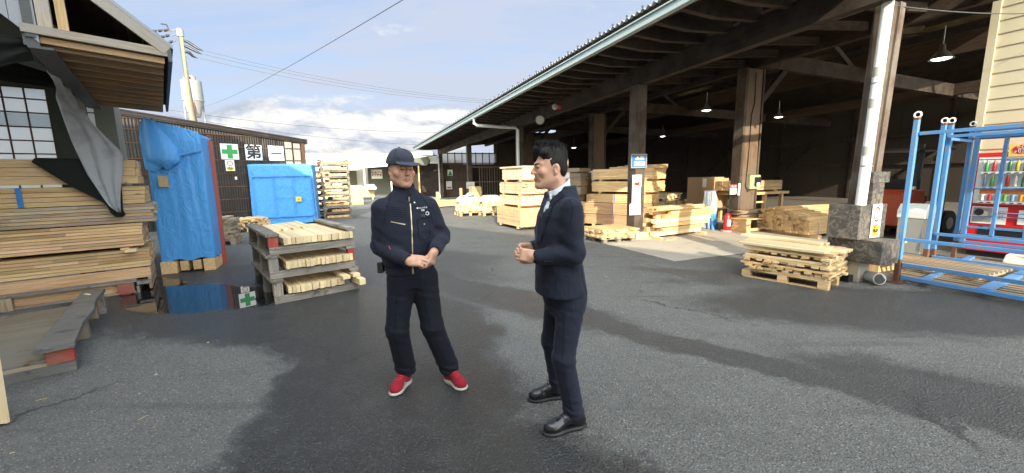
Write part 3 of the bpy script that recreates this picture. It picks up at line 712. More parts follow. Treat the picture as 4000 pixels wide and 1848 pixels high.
def F2(loc, az):   # local (x, y) -> world
    s, c = math.sin(R_(az)), math.cos(R_(az))
    return lambda x, y, z=0: (loc[0]+c*x+s*y, loc[1]-s*x+c*y, z)
def pallet(label, loc, az, Lx, Ly, m_='pine', z=0, h=.13, group=None, gap=.03, run='x'):
    t_ = T('pallet', label, 'pallet', (*loc, z), az, group)
    n = max(3, int((Ly if run == 'x' else Lx)/.13)); mb = MB(); st = (Ly if run == 'x' else Lx)/n
    for k in range(n):
        if run == 'x': mb.box(0, Lx, k*st+gap/2, (k+1)*st-gap/2, h-.02, h, rnd.uniform(.85, 1.1))
        else: mb.box(k*st+gap/2, (k+1)*st-gap/2, 0, Ly, h-.02, h, rnd.uniform(.85, 1.1))
    mb.build('deck', M[m_], t_)
    for i in (0, .5, 1):
        for j in (0, .5, 1):
            x = i*(Lx-.10); y = j*(Ly-.10); MB().box(x, x+.10, y, y+.10, .0, h-.022, rnd.uniform(.8, 1.1)).build('block', M[m_], t_)
    return t_

# ---- long lumber pile at left
LF = (-5.42, 5.76); AL = 51; q = F2(LF, AL)
def lb_bundle(label, z0, z1, y1, bh, m_, x0=-1.0, x1=0., straps=0, jit=.015, tint=(.85, 1.1), Ln=4.2):
    return bundle(label, q(x0, y1-Ln)[:2], AL, x1-x0, Ln, z1-z0, .19, bh, m_, 'long lumber packs piled at left', 'y', straps, z0, jit, False, tint=tint, gap=.0026, joint=1.3 if bh < .05 else 0)
lb_bundle('topmost long lumber pack under the black cloth, pale greenish pine', 1.565, 1.90, .05, .10, 'pine', tint=(.66, .82))
lb_bundle('second long lumber pack from the top, blue strap round it', 1.28, 1.53, .10, .062, 'pine', tint=(.68, .85))
lb_bundle('third long lumber pack from the top, brownish mixed boards', 1.01, 1.275, .16, .045, 'old', tint=(1.0, 1.6), jit=.03)
lb_bundle('fourth long lumber pack, striped pale and brown boards', .665, 1.0, .02, .042, 'pine', tint=(.5, 1.15), jit=.012)
lb_bundle('lowest long lumber pack, resting on the red-ended crate', .36, .62, .06, .043, 'pine', tint=(.5, 1.05), x1=.02)
MB().box(-.014, -.010, -1.10, -1.05, 0, .25).build('blue_strap', M['blueink'], None, q(.012, 0, 1.29), AL)
s_ = bpy.data.objects['blue_strap']; tag(s_, 'blue strap on the second lumber pack from the top', 'strap'); s_.rotation_euler.z = -R_(AL); s_.location = (*q(.03, .0)[:2], 1.285)
boards('spacer', 'short spacer block between stacked lumber packs at left', 'spacers in the left pile', 'block', [(q(-.02-.5, a, z), AL+90, 1.04, .09, .033) for a, z in ((-.25, 1.53), (-1.5, 1.53), (-.2, .62), (-1.4, .62), (-2.6, 1.53))], 'pine')
boards('board_end', 'pale board end sticking out of the left lumber pile', None, 'board', [(q(-.1, -.13, .60), AL+90, .5, .12, .035)], 'pine_pale')
c_ = T('lumber_crate', 'orange-brown crate with gray rail and red painted end post under the lumber pile', 'crate', q(0, 0), AL)
mb = MB(); mb.box(.0, .03, -4.2, .04, .20, .345, 1).box(.03, .055, -4.2, -.3, -.0, .16, .95).box(-1.0, .02, .0, .03, .02, .34, .8); mb.build('side_board', M['cedar'], c_)
MB().box(.02, .14, -4.2, -.12, .165, .20, 1).build('rail', M['graywood'], c_)
for a in (-.24, -1.33, -2.4): MB().box(.045, .15, a-.05, a+.05, .0, .163, 1.).build('post', M['redend' if a == -.24 else 'old'], c_)
MB().box(.14, .17, -.32, -.15, .02, .16).build('end_plate', M['redend'], c_)
MB().box(-1.0, .13, -.13, -.10, .0, .10, 1.).box(-1.0, .14, -.12, .04, .12, .16, .9).build('end_board', M['graywood'], c_)
MB().box(-1.0, .1, -4.2, -.14, .0, .03, 1.).build('base', M['old'], c_)
# black shade cloth thrown over the pile
def cloth(name, label, Lp, Rp, m_, nx=14, ny=26, amp=.02, thick=.004, seed=1, sag=0):
    def interp(P, f):
        d = [0]
        for a, b in zip(P, P[1:]): d.append(d[-1]+(Vector(b)-Vector(a)).length)
        x = f*d[-1]
        for i in range(len(P)-1):
            if x <= d[i+1]+1e-9: return Vector(P[i]).lerp(Vector(P[i+1]), (x-d[i])/max(1e-9, d[i+1]-d[i]))
        return Vector(P[-1])
    rows = []
    for j in range(ny+1):
        f = j/ny; A = interp(Lp, f); B = interp(Rp, f); row = []
        nrm = (B-A).cross(Vector((0, 0, 1)))
        if nrm.length < 1e-5: nrm = Vector((.6, -.8, 0))
        nrm.normalize()
        for i in range(nx+1):
            g = i/nx; p = A.lerp(B, g)
            k = amp*(math.sin(g*17+seed+f*3)+.6*math.sin(g*31+f*7+seed*2)+.5*math.sin(f*13+g*5))
            p = p+nrm*k+Vector((0, 0, -sag*4*g*(1-g)*(1-.5*f))); row.append(p)
        rows.append(row)
    o = MB().grid(rows).build(name, M[m_]); s_ = o.modifiers.new('thick', 'SOLIDIFY'); s_.thickness = thick
    return tag(o, label, 'cloth')
cloth('black_cloth', 'black shade cloth hanging over the front of the lumber pile',
      [(-6.35, 5.55, 1.915), (-6.07, 5.17, 1.915), (-6.03, 5.09, 1.86), (-5.80, 5.28, 1.55), (-5.56, 5.46, 1.30), (-5.53, 5.50, 1.12), (-5.46, 5.55, 1.10)],
      [(-5.80, 6.05, 1.915), (-5.44, 5.66, 1.915), (-5.42, 5.60, 1.86), (-5.43, 5.60, 1.6), (-5.44, 5.58, 1.35), (-5.45, 5.57, 1.2), (-5.43, 5.58, 1.13)], 'cloth_black', amp=.008)
cloth('gray_sheet', 'torn gray sheet hanging from the steel eave beam down onto the lumber pile',
      [(-4.70, 4.26, 2.73), (-5.25, 4.85, 2.66), (-5.77, 5.28, 2.56), (-5.72, 5.32, 2.1), (-5.65, 5.37, 1.7), (-5.58, 5.42, 1.46), (-5.53, 5.46, 1.28), (-5.47, 5.52, 1.18)],
      [(-6.2, 5.95, 2.79), (-5.95, 5.75, 2.65), (-5.58, 5.42, 2.47), (-5.49, 5.50, 2.25), (-5.36, 5.61, 1.98), (-5.37, 5.60, 1.8), (-5.43, 5.55, 1.42), (-5.45, 5.53, 1.17)], 'sheet', amp=.016, seed=4)
g_ = F2((-3.64, 4.5), -41)
cloth('black_swag', 'black shade cloth bunched under the gable cladding at far left', [g_(-2.4, -.06, 3.5), g_(-2.4, -.04, 2.3)], [g_(-1.0, .08, 2.92), g_(-.99, .14, 2.74)], 'cloth_black', amp=.045, seed=2, sag=.18)
cloth('black_backcloth', 'black cloth hung inside the eave above the panel wall', [g_(-4, 1.5, 3.9), g_(-4, 1.6, 3.0)], [g_(-.82, 3.0, 3.0), g_(-.82, 3.2, 2.93)], 'cloth_black', amp=.03, seed=3)

# ---- wet plywood platform on a skid, bottom left
pf = T('skid_platform', 'wet gray plywood platform with a raised edge beam and red painted end', 'platform', (-3.74, 3.2), -41); Q = F2((-3.74, 3.2), -41)
MB().box(-2.6, -.13, .02, 2.05, .115, .135).build('plywood_deck', M['platgray'], pf)
MB().box(-2.6, .0, .0, .045, .0, .09).build('front_board', M['wetgray'], pf, bevel=.003)
MB().box(-2.6, -.10, .0, .03, .088, .113).build('deck_edge', M['old'], pf)
MB().box(-.16, -.0, -.01, .07, .092, .215).build('end_post', M['redend'], pf, bevel=.003)
MB().prism([(-.21, -.07), (.02, -.06), (.00, .6), (.03, 1.1), (.0, 1.6), (.03, 2.22), (-.17, 2.25)], 2, .217, .262).build('edge_beam', M['wetgray'], pf, bevel=.003)
for y in (.95, 1.75): MB().box(-.14, -.02, y, y+.14, .0, .215, .8).build('block', M['old'], pf)
MB().box(-.15, .03, 1.95, 2.2, .0, .05).box(-.12, .02, 2.0, 2.15, .051, .214).build('end_block', M['graywood'], pf)
tag(MB().box(-.05, .05, -.012, .012, 0, .006).build('wood_chip', M['pine_pale'], None, Q(-.1, 1.95, .264), 20), 'thin pale offcut lying on the platform edge beam', 'offcut')
tag(MB().box(-.15, .0, -.01, .01, 0, .82).build('plywood_sheet', M['pine_pale'], None, (-3.35, 2.42, 0.02), -10), 'pale upright plywood sheet cut off by the left border', 'board')
bpy.data.objects['plywood_sheet'].rotation_euler.x = R_(-3)

# ---- tall load under blue tarp
def tarpbox(name, label, loc, az, Lx, Ly, z0, z1, seed, lean=0., hump=0, m_='tarp', amp=.03, taper=0):
    """wrapped tarp: closed wall of folds and a sagging top"""
    t_ = T(name, label, 'tarp', loc, az)
    r_ = random.Random(seed); per = []; n = 22
    for a, b in (((0, 0), (Lx, 0)), ((Lx, 0), (Lx, Ly)), ((Lx, Ly), (0, Ly)), ((0, Ly), (0, 0))):
        for k in range(n): per.append((a[0]+(b[0]-a[0])*k/n, a[1]+(b[1]-a[1])*k/n))
    ph = [r_.uniform(0, 6) for _ in range(6)]; nz = 36; rows = []
    for j in range(nz+1):
        f = j/nz; row = []
        for i, (x, y) in enumerate(per):
            u = i/len(per)*2*math.pi; cx, cy = x-Lx/2, y-Ly/2; l = math.hypot(cx, cy)
            k = amp*(.5*math.sin(6*u+ph[0]+3*f)+.35*math.sin(13*u+ph[1]-4*f)+.3*math.sin(3*u+7*f+ph[2])+.22*math.sin(27*u+9*f+ph[3]))*(1-.6*f**3)
            kk = 1+(k+.012*math.sin(21*u+5*f+ph[5])*max(0, f-.0)*(.3+abs(math.sin(4*f))))/l-taper*f
            z = z0+(z1-z0)*f+(.02*math.sin(9*u+ph[4]) if j == 0 else 0)-(hump*(x/Lx)*f)
            row.append((Lx/2+cx*kk, Ly/2+cy*kk+lean*f, z))
        rows.append(row)
    for g in (.8, .4, .02):
        rows.append([(Lx/2+(x-Lx/2)*g, Ly/2+lean+(y-Ly/2)*g, z1+.02-(hump*(.5+(x/Lx-.5)*g))) for x, y in per])
    MB().grid(rows, close=True).build('tarp_cover', M[m_], t_); return t_
tt = tarpbox('tall_tarped_load', 'tall load wrapped in bright blue tarp standing on a wooden skid', (-6.06, 6.74, .0), -25, .76, .70, .22, 2.52, 3, hump=.14, amp=.010)
# the loose bunch folded over the near upper corner and a fin standing up
mb = MB(); rows = []
for j in range(15):
    f = j/14; z = 2.60-f*.78; r = .05+.17*math.sin(min(1, f*1.1)*math.pi*.62)
    if f > .86: r *= (1-(f-.86)*4.4)
    rows.append([(.10+.14*math.sin(f*1.9)+r*1.05*math.cos(a)+.012*math.sin(5*a+f*4), -.03-.04*f+r*.62*math.sin(a), z+.03*math.sin(2*a)) for a in [k*math.pi/11 for k in range(22)]])
mb.grid(rows, close=True).build('tarp_fold', M['tarp'], tt)
MB().grid([[(-.01, .0, 2.58), (.25, -.03, 2.56), (.5, -.03, 2.50), (.75, -.02, 2.42)], [(-.04, -.05, 2.3), (.22, -.13, 2.1), (.5, -.07, 2.25), (.77, -.03, 2.3)], [(-.03, -.03, 1.8), (.12, -.08, 1.75), (.4, -.05, 2.0), (.76, -.03, 2.1)]]).build('tarp_flap', M['tarp'], tt)
MB().box(.13, .26, -.075, -.06, 1.50, 1.68).build('osb_tag', M['osb'], tt)
MB().box(-.02, .20, -.04, .72, .0, .21, 1.).box(.58, .75, -.03, .72, .0, .21, 1.).box(.24, .36, .0, .7, .03, .20, .8).box(.42, .54, .0, .7, .03, .20, .8).build('skid', M['pine_end'], tt, bevel=.003)

# ---- red steel rack behind it
rr = T('red_steel_rack', 'rust-red steel rack frame leaning behind the tall blue tarp', 'rack', (-5.62, 7.55), -41)
MB().beam((.03, 0, 0), (.03, .0, 2.32), .09, .09, up=(1, 0, 0)).build('upright', M['redsteel'], rr)
MB().beam((.0, 1.0, 0), (.0, 1.0, 2.32), .09, .09, up=(1, 0, 0)).build('upright', M['redsteel'], rr)
MB().beam((.02, 0, .05), (-.0, 1.0, .05), .09, .08).build('base_rail', M['redsteel'], rr)
MB().beam((-.0, .02, .1), (-.02, .9, .6), .04, .04).beam((.0, .9, .62), (.02, .05, 1.2), .04, .04).build('brace', M['redsteel'], rr)
for z in (.72, 1.28, 2.2): MB().beam((.02, 0, z), (.0, 1.0, z), .05, .05).build('cross_bar', M['darksteel'], rr)
MB().tube([(.03+.04*math.cos(a), 0, 2.37+.04*math.sin(a)) for a in [k*math.pi/6 for k in range(13)]], .012, 6).build('lifting_eye', M['redsteel'], rr)
mb = MB()
for k in range(3): mb.box(-.04, .0, .2, .26, 1.9-.14*k, 1.97-.14*k)
mb.build('label_plate', M['white'], rr)

# ---- second wrapped load with a cage inside
t2 = tarpbox('wide_tarped_load', 'wide load under blue tarp with cage bars showing through and a yellow notice', (-9.0, 13.75, .0), -18, 2.02, .9, .06, 2.13, 8, amp=.010, taper=.02)
mb = MB()
for x0, x1, z0, z1 in ((.10, 1.92, .30, .32), (.10, 1.92, 1.72, 1.74)): mb.beam((x0, -.045, z0), (x1, -.045, z1), .03, .035)
for x in (.10, .74, 1.36, 1.93): mb.beam((x, -.045, .3), (x, -.045, 1.73 if x not in (.10,) else 1.95), .014, .02, up=(1, 0, 0))
for z in (.98, 1.36): mb.beam((.74, -.045, z), (1.36, -.045, z), .008, .008)
mb.build('cage_bar', tarp_mat('bar_under_tarp', (.07, .29, .68)), t2)
MB().box(1.40, 1.60, -.066, -.06, .82, 1.0).build('osb_tag', M['osb'], t2); MB().box(1.43, 1.58, -.072, -.067, .84, .985).build('yellow_notice', M['yellow'], t2)
text('lettering', '注意\n積載', .045, M['redink'], t2, (1.505, -.074, .91), (R_(90), 0, 0))
# blue cage post beside it
MB().beam((2.06, -.05, .05), (2.0, -.05, 1.95), .04, .04, up=(1, 0, 0)).build('cage_upright', M['blue'], t2)

# ---- tower of pallets with timbers on each
tw = F2((-7.35, 15.55), -35)
for k in range(10):
    z = k*.235
    p_ = T('stacking_pallet', 'gray pallet in the tall tower beside the blue tarp, one of ten alike', 'pallet', tw(rnd.uniform(-.01, .01), 0, z), -35, 'pallets in the tall tower')
    MB().box(0, 1.05, 0, .05, .0, .075, rnd.uniform(.7, 1.1)).box(0, 1.05, 1.0, 1.05, .0, .075).build('bottom_board', M['graywood'], p_)
    MB().box(-.02, .08, 0, 1.05, .19, .233).box(.97, 1.07, 0, 1.05, .19, .233).build('side_rail', M['graywood'], p_)
    MB().box(0, .08, 0, .08, .076, .189, .7).build('end_post', M['graywood'], p_); MB().box(.97, 1.05, 0, .08, .076, .189, .7).build('end_post', M['graywood'], p_)
    x0 = [.1, .3, .1, .35, .1, .1, .3, .3, .1, .05][k]; x1 = [.93, .93, .93, .93, 1.0, .93, .93, .93, .95, 1.22][k]
    l_ = T('lumber_row', 'row of short timbers on a pallet of the tall tower, one of ten alike', 'lumber', tw(0, -.03, z+.077), -35, 'timber rows in the tall tower')
    mb = MB(); x = x0
    while x < x1-.03: w_ = .046; mb.box(x, x+w_-.003, rnd.uniform(-.02, .03), 1.0, .0, rnd.uniform(.07, .095), rnd.uniform(.8, 1.15)); x += w_
    mb.build('boards', M['pine_end'], l_)
# dark corrugated shelter beside: pallets of loose laths by the wall
def lath_stack(label, loc, az, Lx, Ly, n, m_, z=0, th=.035, group=None, blocks=True, dirs=None, jx=.05, rows=None, cat='lumber', ww=.09):
    """crossed layers of laths; every lath its own box in the layer mesh parts"""
    t_ = T('lath_stack', label, cat, (*loc, z), az, group); zz = 0
    if blocks:
        for i in (0, .5, 1):
            for j in (0, .5, 1): MB().box(i*(Lx-.1), i*(Lx-.1)+.1, j*(Ly-.1), j*(Ly-.1)+.1, 0, .10, rnd.uniform(.8, 1.1)).build('block', M['pine' if m_ != 'old' else 'old'], t_)
        zz = .101
    for k in range(n):
        mb = MB(); run = (dirs[k % len(dirs)] if dirs else 'xy'[k % 2])
        L, Wd = (Lx, Ly) if run == 'x' else (Ly, Lx)
        x = 0
        while x < Wd-.04:
            w_ = rnd.uniform(.8, 1.1)*ww; a = rnd.uniform(-jx, jx*.6); b = L+rnd.uniform(-jx, jx); q_ = rnd.uniform(.8, 1.12)
            if run == 'x': mb.box(a, b, x, x+w_, zz, zz+th-.002, q_)
            else: mb.box(x, x+w_, a, b, zz, zz+th-.002, q_)
            x += w_+rnd.choice((.004, .004, .03, .09))
        mb.build('lath_layer', M[m_], t_); zz += th
    return t_
lath_stack('low stack of pale laths on a pallet against the brown corrugated wall', (-9.25, 12.35), 38+0, .8, 1.25, 9, 'pine', ww=.07)
lath_stack('small lath pile half hidden behind the tarped tall load', (-7.6, 9.6), -20, .7, .6, 12, 'old', th=.05)

# ---- near three-tier pallets with timbers
NP = (-3.05, 4.91); AN = -40; n_ = F2(NP, AN)
tn = ['lowest', 'middle', 'topmost']
for k in range(3):
    z = [0, .325, .64][k]; w_ = [0, .02, .0][k]
    p_ = T('stacking_pallet', f'{tn[k]} weathered gray pallet of the three-high stack beside the puddle', 'pallet', n_(-w_, w_, z), AN+[0, .8, -.6][k], 'weathered pallets stacked three high')
    H = [.325, .315, .27][k]
    MB().box(0, 1.06, 0, .05, .0, .095, 1.1).build('bottom_board', M['graywood'], p_, bevel=.003)
    MB().box(0, 1.06, .8, .9, .0, .09, 1.).box(0, 1.06, 1.55, 1.65, .0, .09, 1.).build('cross_board', M['graywood'], p_)
    MB().box(-.03, .12, -.02, 1.66, H-.04, H-.003, .75).build('side_rail', M['graywood'], p_, bevel=.004)
    MB().box(.95, 1.08, -.0, 1.66, H-.04, H-.003, 1.2).build('side_rail', M['graywood'], p_, bevel=.004)
    MB().box(.0, .105, .0, .09, .096, H-.042, 1.3).build('end_post', M['redend' if k == 2 else 'graywood'], p_, bevel=.003)
    MB().box(.97, 1.06, .0, .09, .096, H-.042, 1.).build('end_post', M['redend' if k == 1 else 'graywood'], p_, bevel=.003)
    for x in (.0, .98):
        for y in (.72, 1.55): MB().box(x, x+.09, y, y+.10, .0 if k == 0 else .0, H-.042, .8).build('block', M['graywood'], p_)
    MB().box(.11, .125, .1, 1.6, .10, H-.05, .5).build('inner_board', M['graywood'], p_)
    specs = []; x = .16; i = 0
    while x < 1.0 - (.16 if k == 0 else 0):
        bw = .047 if not (k == 2 and i in (7, 9)) else .08
        specs.append((n_(x+bw/2, .78+rnd.uniform(-.025, .02), z+.115), AN+rnd.uniform(-.15, .15), 1.62, bw-.003, .088 if k != 1 else .092)); x += bw; i += 1
    boards('timber', f'short pale timber in the row on the {tn[k]} weathered pallet', f'timbers on the {tn[k]} weathered pallet', 'timber', specs, 'pine_pale', .0015)
    if k == 0:
        boards('plank', 'thick pale plank lying crosswise over the lowest timber row, ends jutting out', 'planks over the lowest timber row', 'plank', [(n_(.86, .70, z+.207), AN, 1.7, .10, .045), (n_(.98, .74, z+.207), AN-2, 1.7, .10, .045)], 'pine_pale', .002)
        boards('timber', 'square timber jutting out lowest at the right end of the three-high stack', None, 'timber', [(n_(1.0, .56, z+.112), AN-3, 1.6, .085, .085)], 'pine_pale', .002)
    if k == 2:
        specs = [(n_(.19+j*.047, 1.16+.05*(j % 3)+(0.02*j), z+.205), AN, .95-.06*(j % 3), .044, .03) for j in range(12)]
        boards('short_lath', 'short pale lath laid on the far half of the topmost timbers', 'short laths on the topmost row', 'lath', specs, 'pine_pale', .001)

# ---- lumber along the shed
S = lambda o, s: W(o, s)[:2]
# stack three packs high left of the suited man
c3 = (.28, 11.62); A3 = -27
g3 = 'sawn packs in the four-high stack left of the suited man'
bundle('wide bottom pack of the four-high sawn stack beside the white bags', (.26, 11.50), A3, 1.15, 1.62, .60, .10, .05, 'cedar', g3, z=.04, tint=(1.1, 1.5))
bundle('third pack down in the four-high sawn stack', (.30, 11.62), A3, 1.10, 1.48, .34, .10, .042, 'pine_pale', g3, z=.66, tint=(.8, 1.1))
bundle('second pack down in the four-high sawn stack, ragged board ends', (.32, 11.58), A3, 1.14, 1.50, .40, .09, .042, 'pine_pale', g3, z=1.0, jit=.05, tint=(.75, 1.1))
bundle('topmost pack of the four-high sawn stack, one thin board over it', (.34, 11.66), A3, 1.02, 1.36, .40, .17, .045, 'pine_pale', g3, z=1.42, tint=(.9, 1.15))
tag(MB().box(-.04, 1.06, -.03, 1.45, 0, .05).build('cover_board', M['pine_pale'], None, (.34, 11.66, 1.825), A3), 'flat pale board lying over the top of the four-high sawn stack', 'board')
boards('block', 'orange-brown block poking out under the four-high stack', None, 'block', [((.98, 11.25, .01), 60, .5, .12, .05)], 'cedar')
# big stack behind the signed post
AB = -50; g5 = 'sawn packs in the big stack behind the signed post'
for (x, y, z, lx, ly, h, lab, tn_) in ((3.72, 10.95, .05, 1.02, 1.90, .36, 'lowest pack of the big stack behind the signed post', (.85, 1.05)), (3.70, 10.98, .42, 1.04, 1.92, .33, 'second lowest reddish pack of the big stack behind the signed post', (.8, 1.)),
                                (3.72, 11.0, .76, 1.02, 1.86, .25, 'middle pack of the big stack with a blue strap', (.95, 1.1)), (3.86, 10.98, 1.02, 1.05, 1.84, .36, 'second highest pack of the big stack', (1.1, 1.35)),
                                (3.88, 10.98, 1.38, 1.05, 1.83, .36, 'tall knotty pack near the top of the big stack', (1.15, 1.4))):
    bundle(lab, (x, y), AB, lx, ly, h, .085, .062 if z > .9 else .055, 'cedar' if z < .7 else 'pine', g5, z=z, tint=tn_, bearers=z > .9 or z < .1, straps=1 if z < 1 else 0, jit=.012, strapm='blueink')
boards('board', 'loose board laid along the top of the big stack', 'loose boards on the big stack', 'board', [((4.0-.55*.77+.02*k+.32*k*.64, 11.0+.6+.32*k*.77*1.0-.1, 1.742), AB, 1.5-.15*k, .28, .05+.03*k) for k in range(3)], 'pine')
# wrapped board stack and brown crates between them
wr = T('wrapped_board_stack', 'tilting stack of thin boards with a white wrapper printed in blue', 'lumber', (2.05, 11.9, 0), -55)
for k, (z0, z1, dx_, tn_) in enumerate(((.10, .32, 0, 1), (.33, .52, -.02, .9), (.54, .80, .03, .85), (1.0, 1.24, .06, .8), (1.25, 1.48, .04, .9), (1.49, 1.66, .02, .85), (1.68, 1.80, -.03, 1.))):
    mb = MB()
    zz = z0
    while zz < z1-.012: mb.box(dx_+rnd.uniform(-.008, .008), .8+dx_, rnd.uniform(-.01, .01), 1.1, zz, zz+.017, tn_*rnd.uniform(.85, 1.1)); zz += .018
    mb.build('thin_boards', M['old'], wr)
MB().box(.02, .84, .02, 1.1, .81, .99).build('dark_pack', M['postwood'], wr)
MB().box(-.0, .86, .35, .75, 1.10, 1.672).box(-.01, .87, .30, .80, 1.664, 1.676).box(.84, .862, .1, .3, 1.35, 1.67).build('wrapper', M['bagwhite'], wr)
text('lettering', 'vist', .16, M['ink'], wr, (-.006, .55, 1.40), (R_(90), 0, R_(-90)), bold=.003); MB().box(-.008, -.003, .46, .62, 1.22, 1.3).build('logo_patch', M['yellow'], wr)
for z in (0, .52): 
    c_ = T('board_crate', ['lower', 'upper'][z > 0]+' brown board crate beside the wrapped board stack', 'crate', (2.72, 12.45, z), -50); MB().box(0, .55, 0, .8, .03, .50).build('panel', M['brownwood' if z == 0 else 'postwood'], c_); MB().box(-.02, .57, -.02, .04, .0, .05).build('skid', M['old'], c_)
# flat pallet of scrap in front of the signed post
lath_stack('low yellow scrap board stack on a dark pallet before the signed post', (2.07, 8.95), -20, .95, .85, 6, 'pine', z=.105, th=.037, blocks=False, dirs='yxyxxy', jx=.07, ww=.12)
pallet('dark weathered pallet under the yellow scrap boards', (2.1, 8.98), -22, .88, .85, 'graywood', z=.007, h=.095)
# long yellow timber heap
hx = F2((3.45, 9.42), 61)
sp = []
for k in range(30):
    lay = k//5; j = k % 5
    sp.append((hx(-.10-.12*j-rnd.uniform(0, .03), 1.0+rnd.uniform(-.14, .14)+.05*lay, .07+lay*.105), 61+rnd.uniform(-1.6, 1.6), 1.75+rnd.uniform(-.35, .4), rnd.choice((.10, .115)), rnd.choice((.085, .10))))
boards('timber', 'loose thick yellow timber in the long heap behind the signed post', 'timbers of the long yellow heap', 'timber', sp, ['pine', 'pine_pale'], .002)
sp = [(hx(.02-.12*j, .9+rnd.uniform(-.2, .2), .71+.03*(j % 2)), 61+rnd.uniform(-3, 3), 1.7, .11, .04) for j in range(4)]
boards('plank', 'thin plank on top of the long yellow timber heap', 'planks topping the yellow heap', 'plank', sp, 'pine', .002)
boards('bearer', 'short bearer under the long yellow timber heap', 'bearers of the yellow heap', 'bearer', [(hx(-.3, y, .006), 61+90, .8, .09, .06) for y in (.1, 1.75)], 'pine')
boards('offcut', 'short offcut board beside the footing of the signed post', 'offcuts by the footing', 'board', [((3.35, 9.62, .006), 75, .55, .12, .05), ((3.42, 9.68, .058), 78, .6, .1, .045), ((3.30, 9.70, .105), 70, .5, .12, .03), ((3.75, 9.36, .006), 64, .3, .1, .03)], ['pine', 'cedar'])
# things deeper inside
bundle('small untidy pack of short timbers beside the big stack', S(5.1, 4.5), -20, .95, .9, .40, .08, .055, 'pine_pale', z=.07, jit=.06, straps=0)
bundle('small loose upper pack of short timbers beside the big stack', S(5.15, 4.5), -24, .8, .9, .30, .11, .045, 'pine_pale', z=.50, jit=.1, straps=0)
mb = MB(); mb.tube([(0, 0, 0), (0, 0, .42)], .36, 20); o = tag(mb.build('cable_drum', M['osb'], None, (*S(6.35, 4.2), .01)), 'short tan drum standing beside the cardboard box', 'drum')
MB().tube([(0, 0, .43), (0, 0, .5)], .37, 20).build('drum_rim', M['pine'], o)
cb = T('cardboard_box', 'large plain cardboard box standing inside the shed', 'box', (6.2, 13.0, .02), -8)
MB().box(0, .78, 0, .8, .42, 1.42).build('carton', M['card'], cb); MB().box(.02, .16, -.012, -.004, 1.1, 1.38).build('paper_label', M['paper'], cb); MB().box(.78, 1.1, .2, .8, .42, 1.38).build('side_carton', M['card'], cb)
pallet('dark pallet under the cardboard box', (6.15, 12.95), -8, 1.1, .9, 'postwood', z=.007, h=.42)
fx = T('fire_extinguisher', 'red fire extinguisher standing by the thick column on a pink base', 'extinguisher', (*S(2.84, -.26), .01))
MB().tube([(0, 0, .04), (0, 0, .06), (0, 0, .40), (0, 0, .46), (0, 0, .49)], .09, 16, radii=[.08, .09, .09, .06, .03]).build('cylinder', M['red'], fx)
MB().tube([(0, 0, .0), (0, 0, .035)], .15, 18).build('stand', mat('pink_base', (.75, .35, .38)), fx); MB().tube([(0, 0, .49), (0, 0, .55)], .02, 8).beam((-.02, 0, .55), (.10, -.02, .60), .02, .02).build('valve', M['black'], fx)
MB().tube([(.02, 0, .54), (.12, -.03, .5), (.13, -.04, .3), (.1, -.05, .18)], .013, 6).build('hose', M['black'], fx); MB().box(-.05, .05, -.097, -.091, .15, .32).build('label', M['paper'], fx)
tarpbox('blue_bag', 'tall crumpled clear plastic bag standing behind the fire extinguisher', (*S(2.75, .25), .01), -22, .32, .3, 0, 1.05, 21, amp=.07, taper=.4, m_='film')
tarpbox('blue_bag', 'small blue crumpled sheet at the foot of the clear bag', (*S(2.8, .2), .01), -22, .22, .2, 0, .42, 22, amp=.07, taper=.3)
sc = T('scrap_table', 'small crate stand piled with crooked bark slabs beside the extinguisher', 'crate', (*S(2.95, -.66), .007), 68)
for x, y in ((0, 0), (.0, .95), (.5, 0), (.5, .95)): MB().box(-x, -x+.09, y, y+.12, 0, .34, 1.1).build('leg', M['pine'], sc)
mb = MB()
for k in range(7): mb.box(-.5, .1, -.02, .14, .0+.048*k, .044+.048*k, rnd.uniform(.9, 1.1))
mb.build('side_blocks', M['pine'], sc); MB().box(-.55, .12, -.05, 1.12, .345, .37).box(-.02, .03, .1, .95, .03, .1).build('top_board', M['pine'], sc)
for k in range(9): tag(MB().grid([[(-.35+.3*i, -.55+.275*j, .012*math.sin(j*1.3+k)+.01*i) for j in range(5)] for i in range(2)]).build('bark_slab', M['old'], None, (*S(3.5+rnd.uniform(-.08, .08), -.6), .385+.022*k), 68+rnd.uniform(-9, 9)), 'thin crooked bark slab in the heap beside the thick column', 'slab', 'bark slabs on the crate stand')
for o in COL.objects:
    if o.name.startswith('bark_slab'): m_ = o.modifiers.new('t', 'SOLIDIFY'); m_.thickness = .012
# lumber heap with end faces to the camera
hp = F2(S(3.55, -.75), 58)
sp = []
hb = T('tied_timber_heap', 'long timber heap showing its square end faces, tied with a pale rope', 'lumber', (6.62, 10.55, .0), 75)
mb = MB(); ztop = [.50, .52, .55, .56, .56, .50, .48, .44, .40, .36]
for i in range(10):
    z = .09; x = i*.135
    while z < ztop[i]+.09:
        h = rnd.choice((.045, .06, .09)); w2 = rnd.choice((1, 2)); y0 = rnd.uniform(-.05, .06)
        for j in range(w2): mb.box(x+j*.135/w2, x+(j+1)*.135/w2-.003, y0+rnd.uniform(0, .03), 2.9+rnd.uniform(-.2, .2), z, z+h-.003, rnd.uniform(.8, 1.1))
        z += h
mb.build('timbers', M['pine'], hb); MB().box(-.1, 1.5, .15, .25, .0, .088).build('bearer', M['pine'], hb); MB().box(-.1, 1.4, 1.9, 2.0, .0, .088).build('bearer', M['pine'], hb)
MB().tube([(1.36, .32, .06), (1.385, .32, .3), (1.36, .30, .46), (1.1, .30, .53), (.7, .3, .57)], .008, 6).build('rope', M['paper'], hb)
rk = T('timber_trestle', 'orange-brown timber trestle table carrying stacked boards', 'table', (*S(4.9, .9), .007), 68)
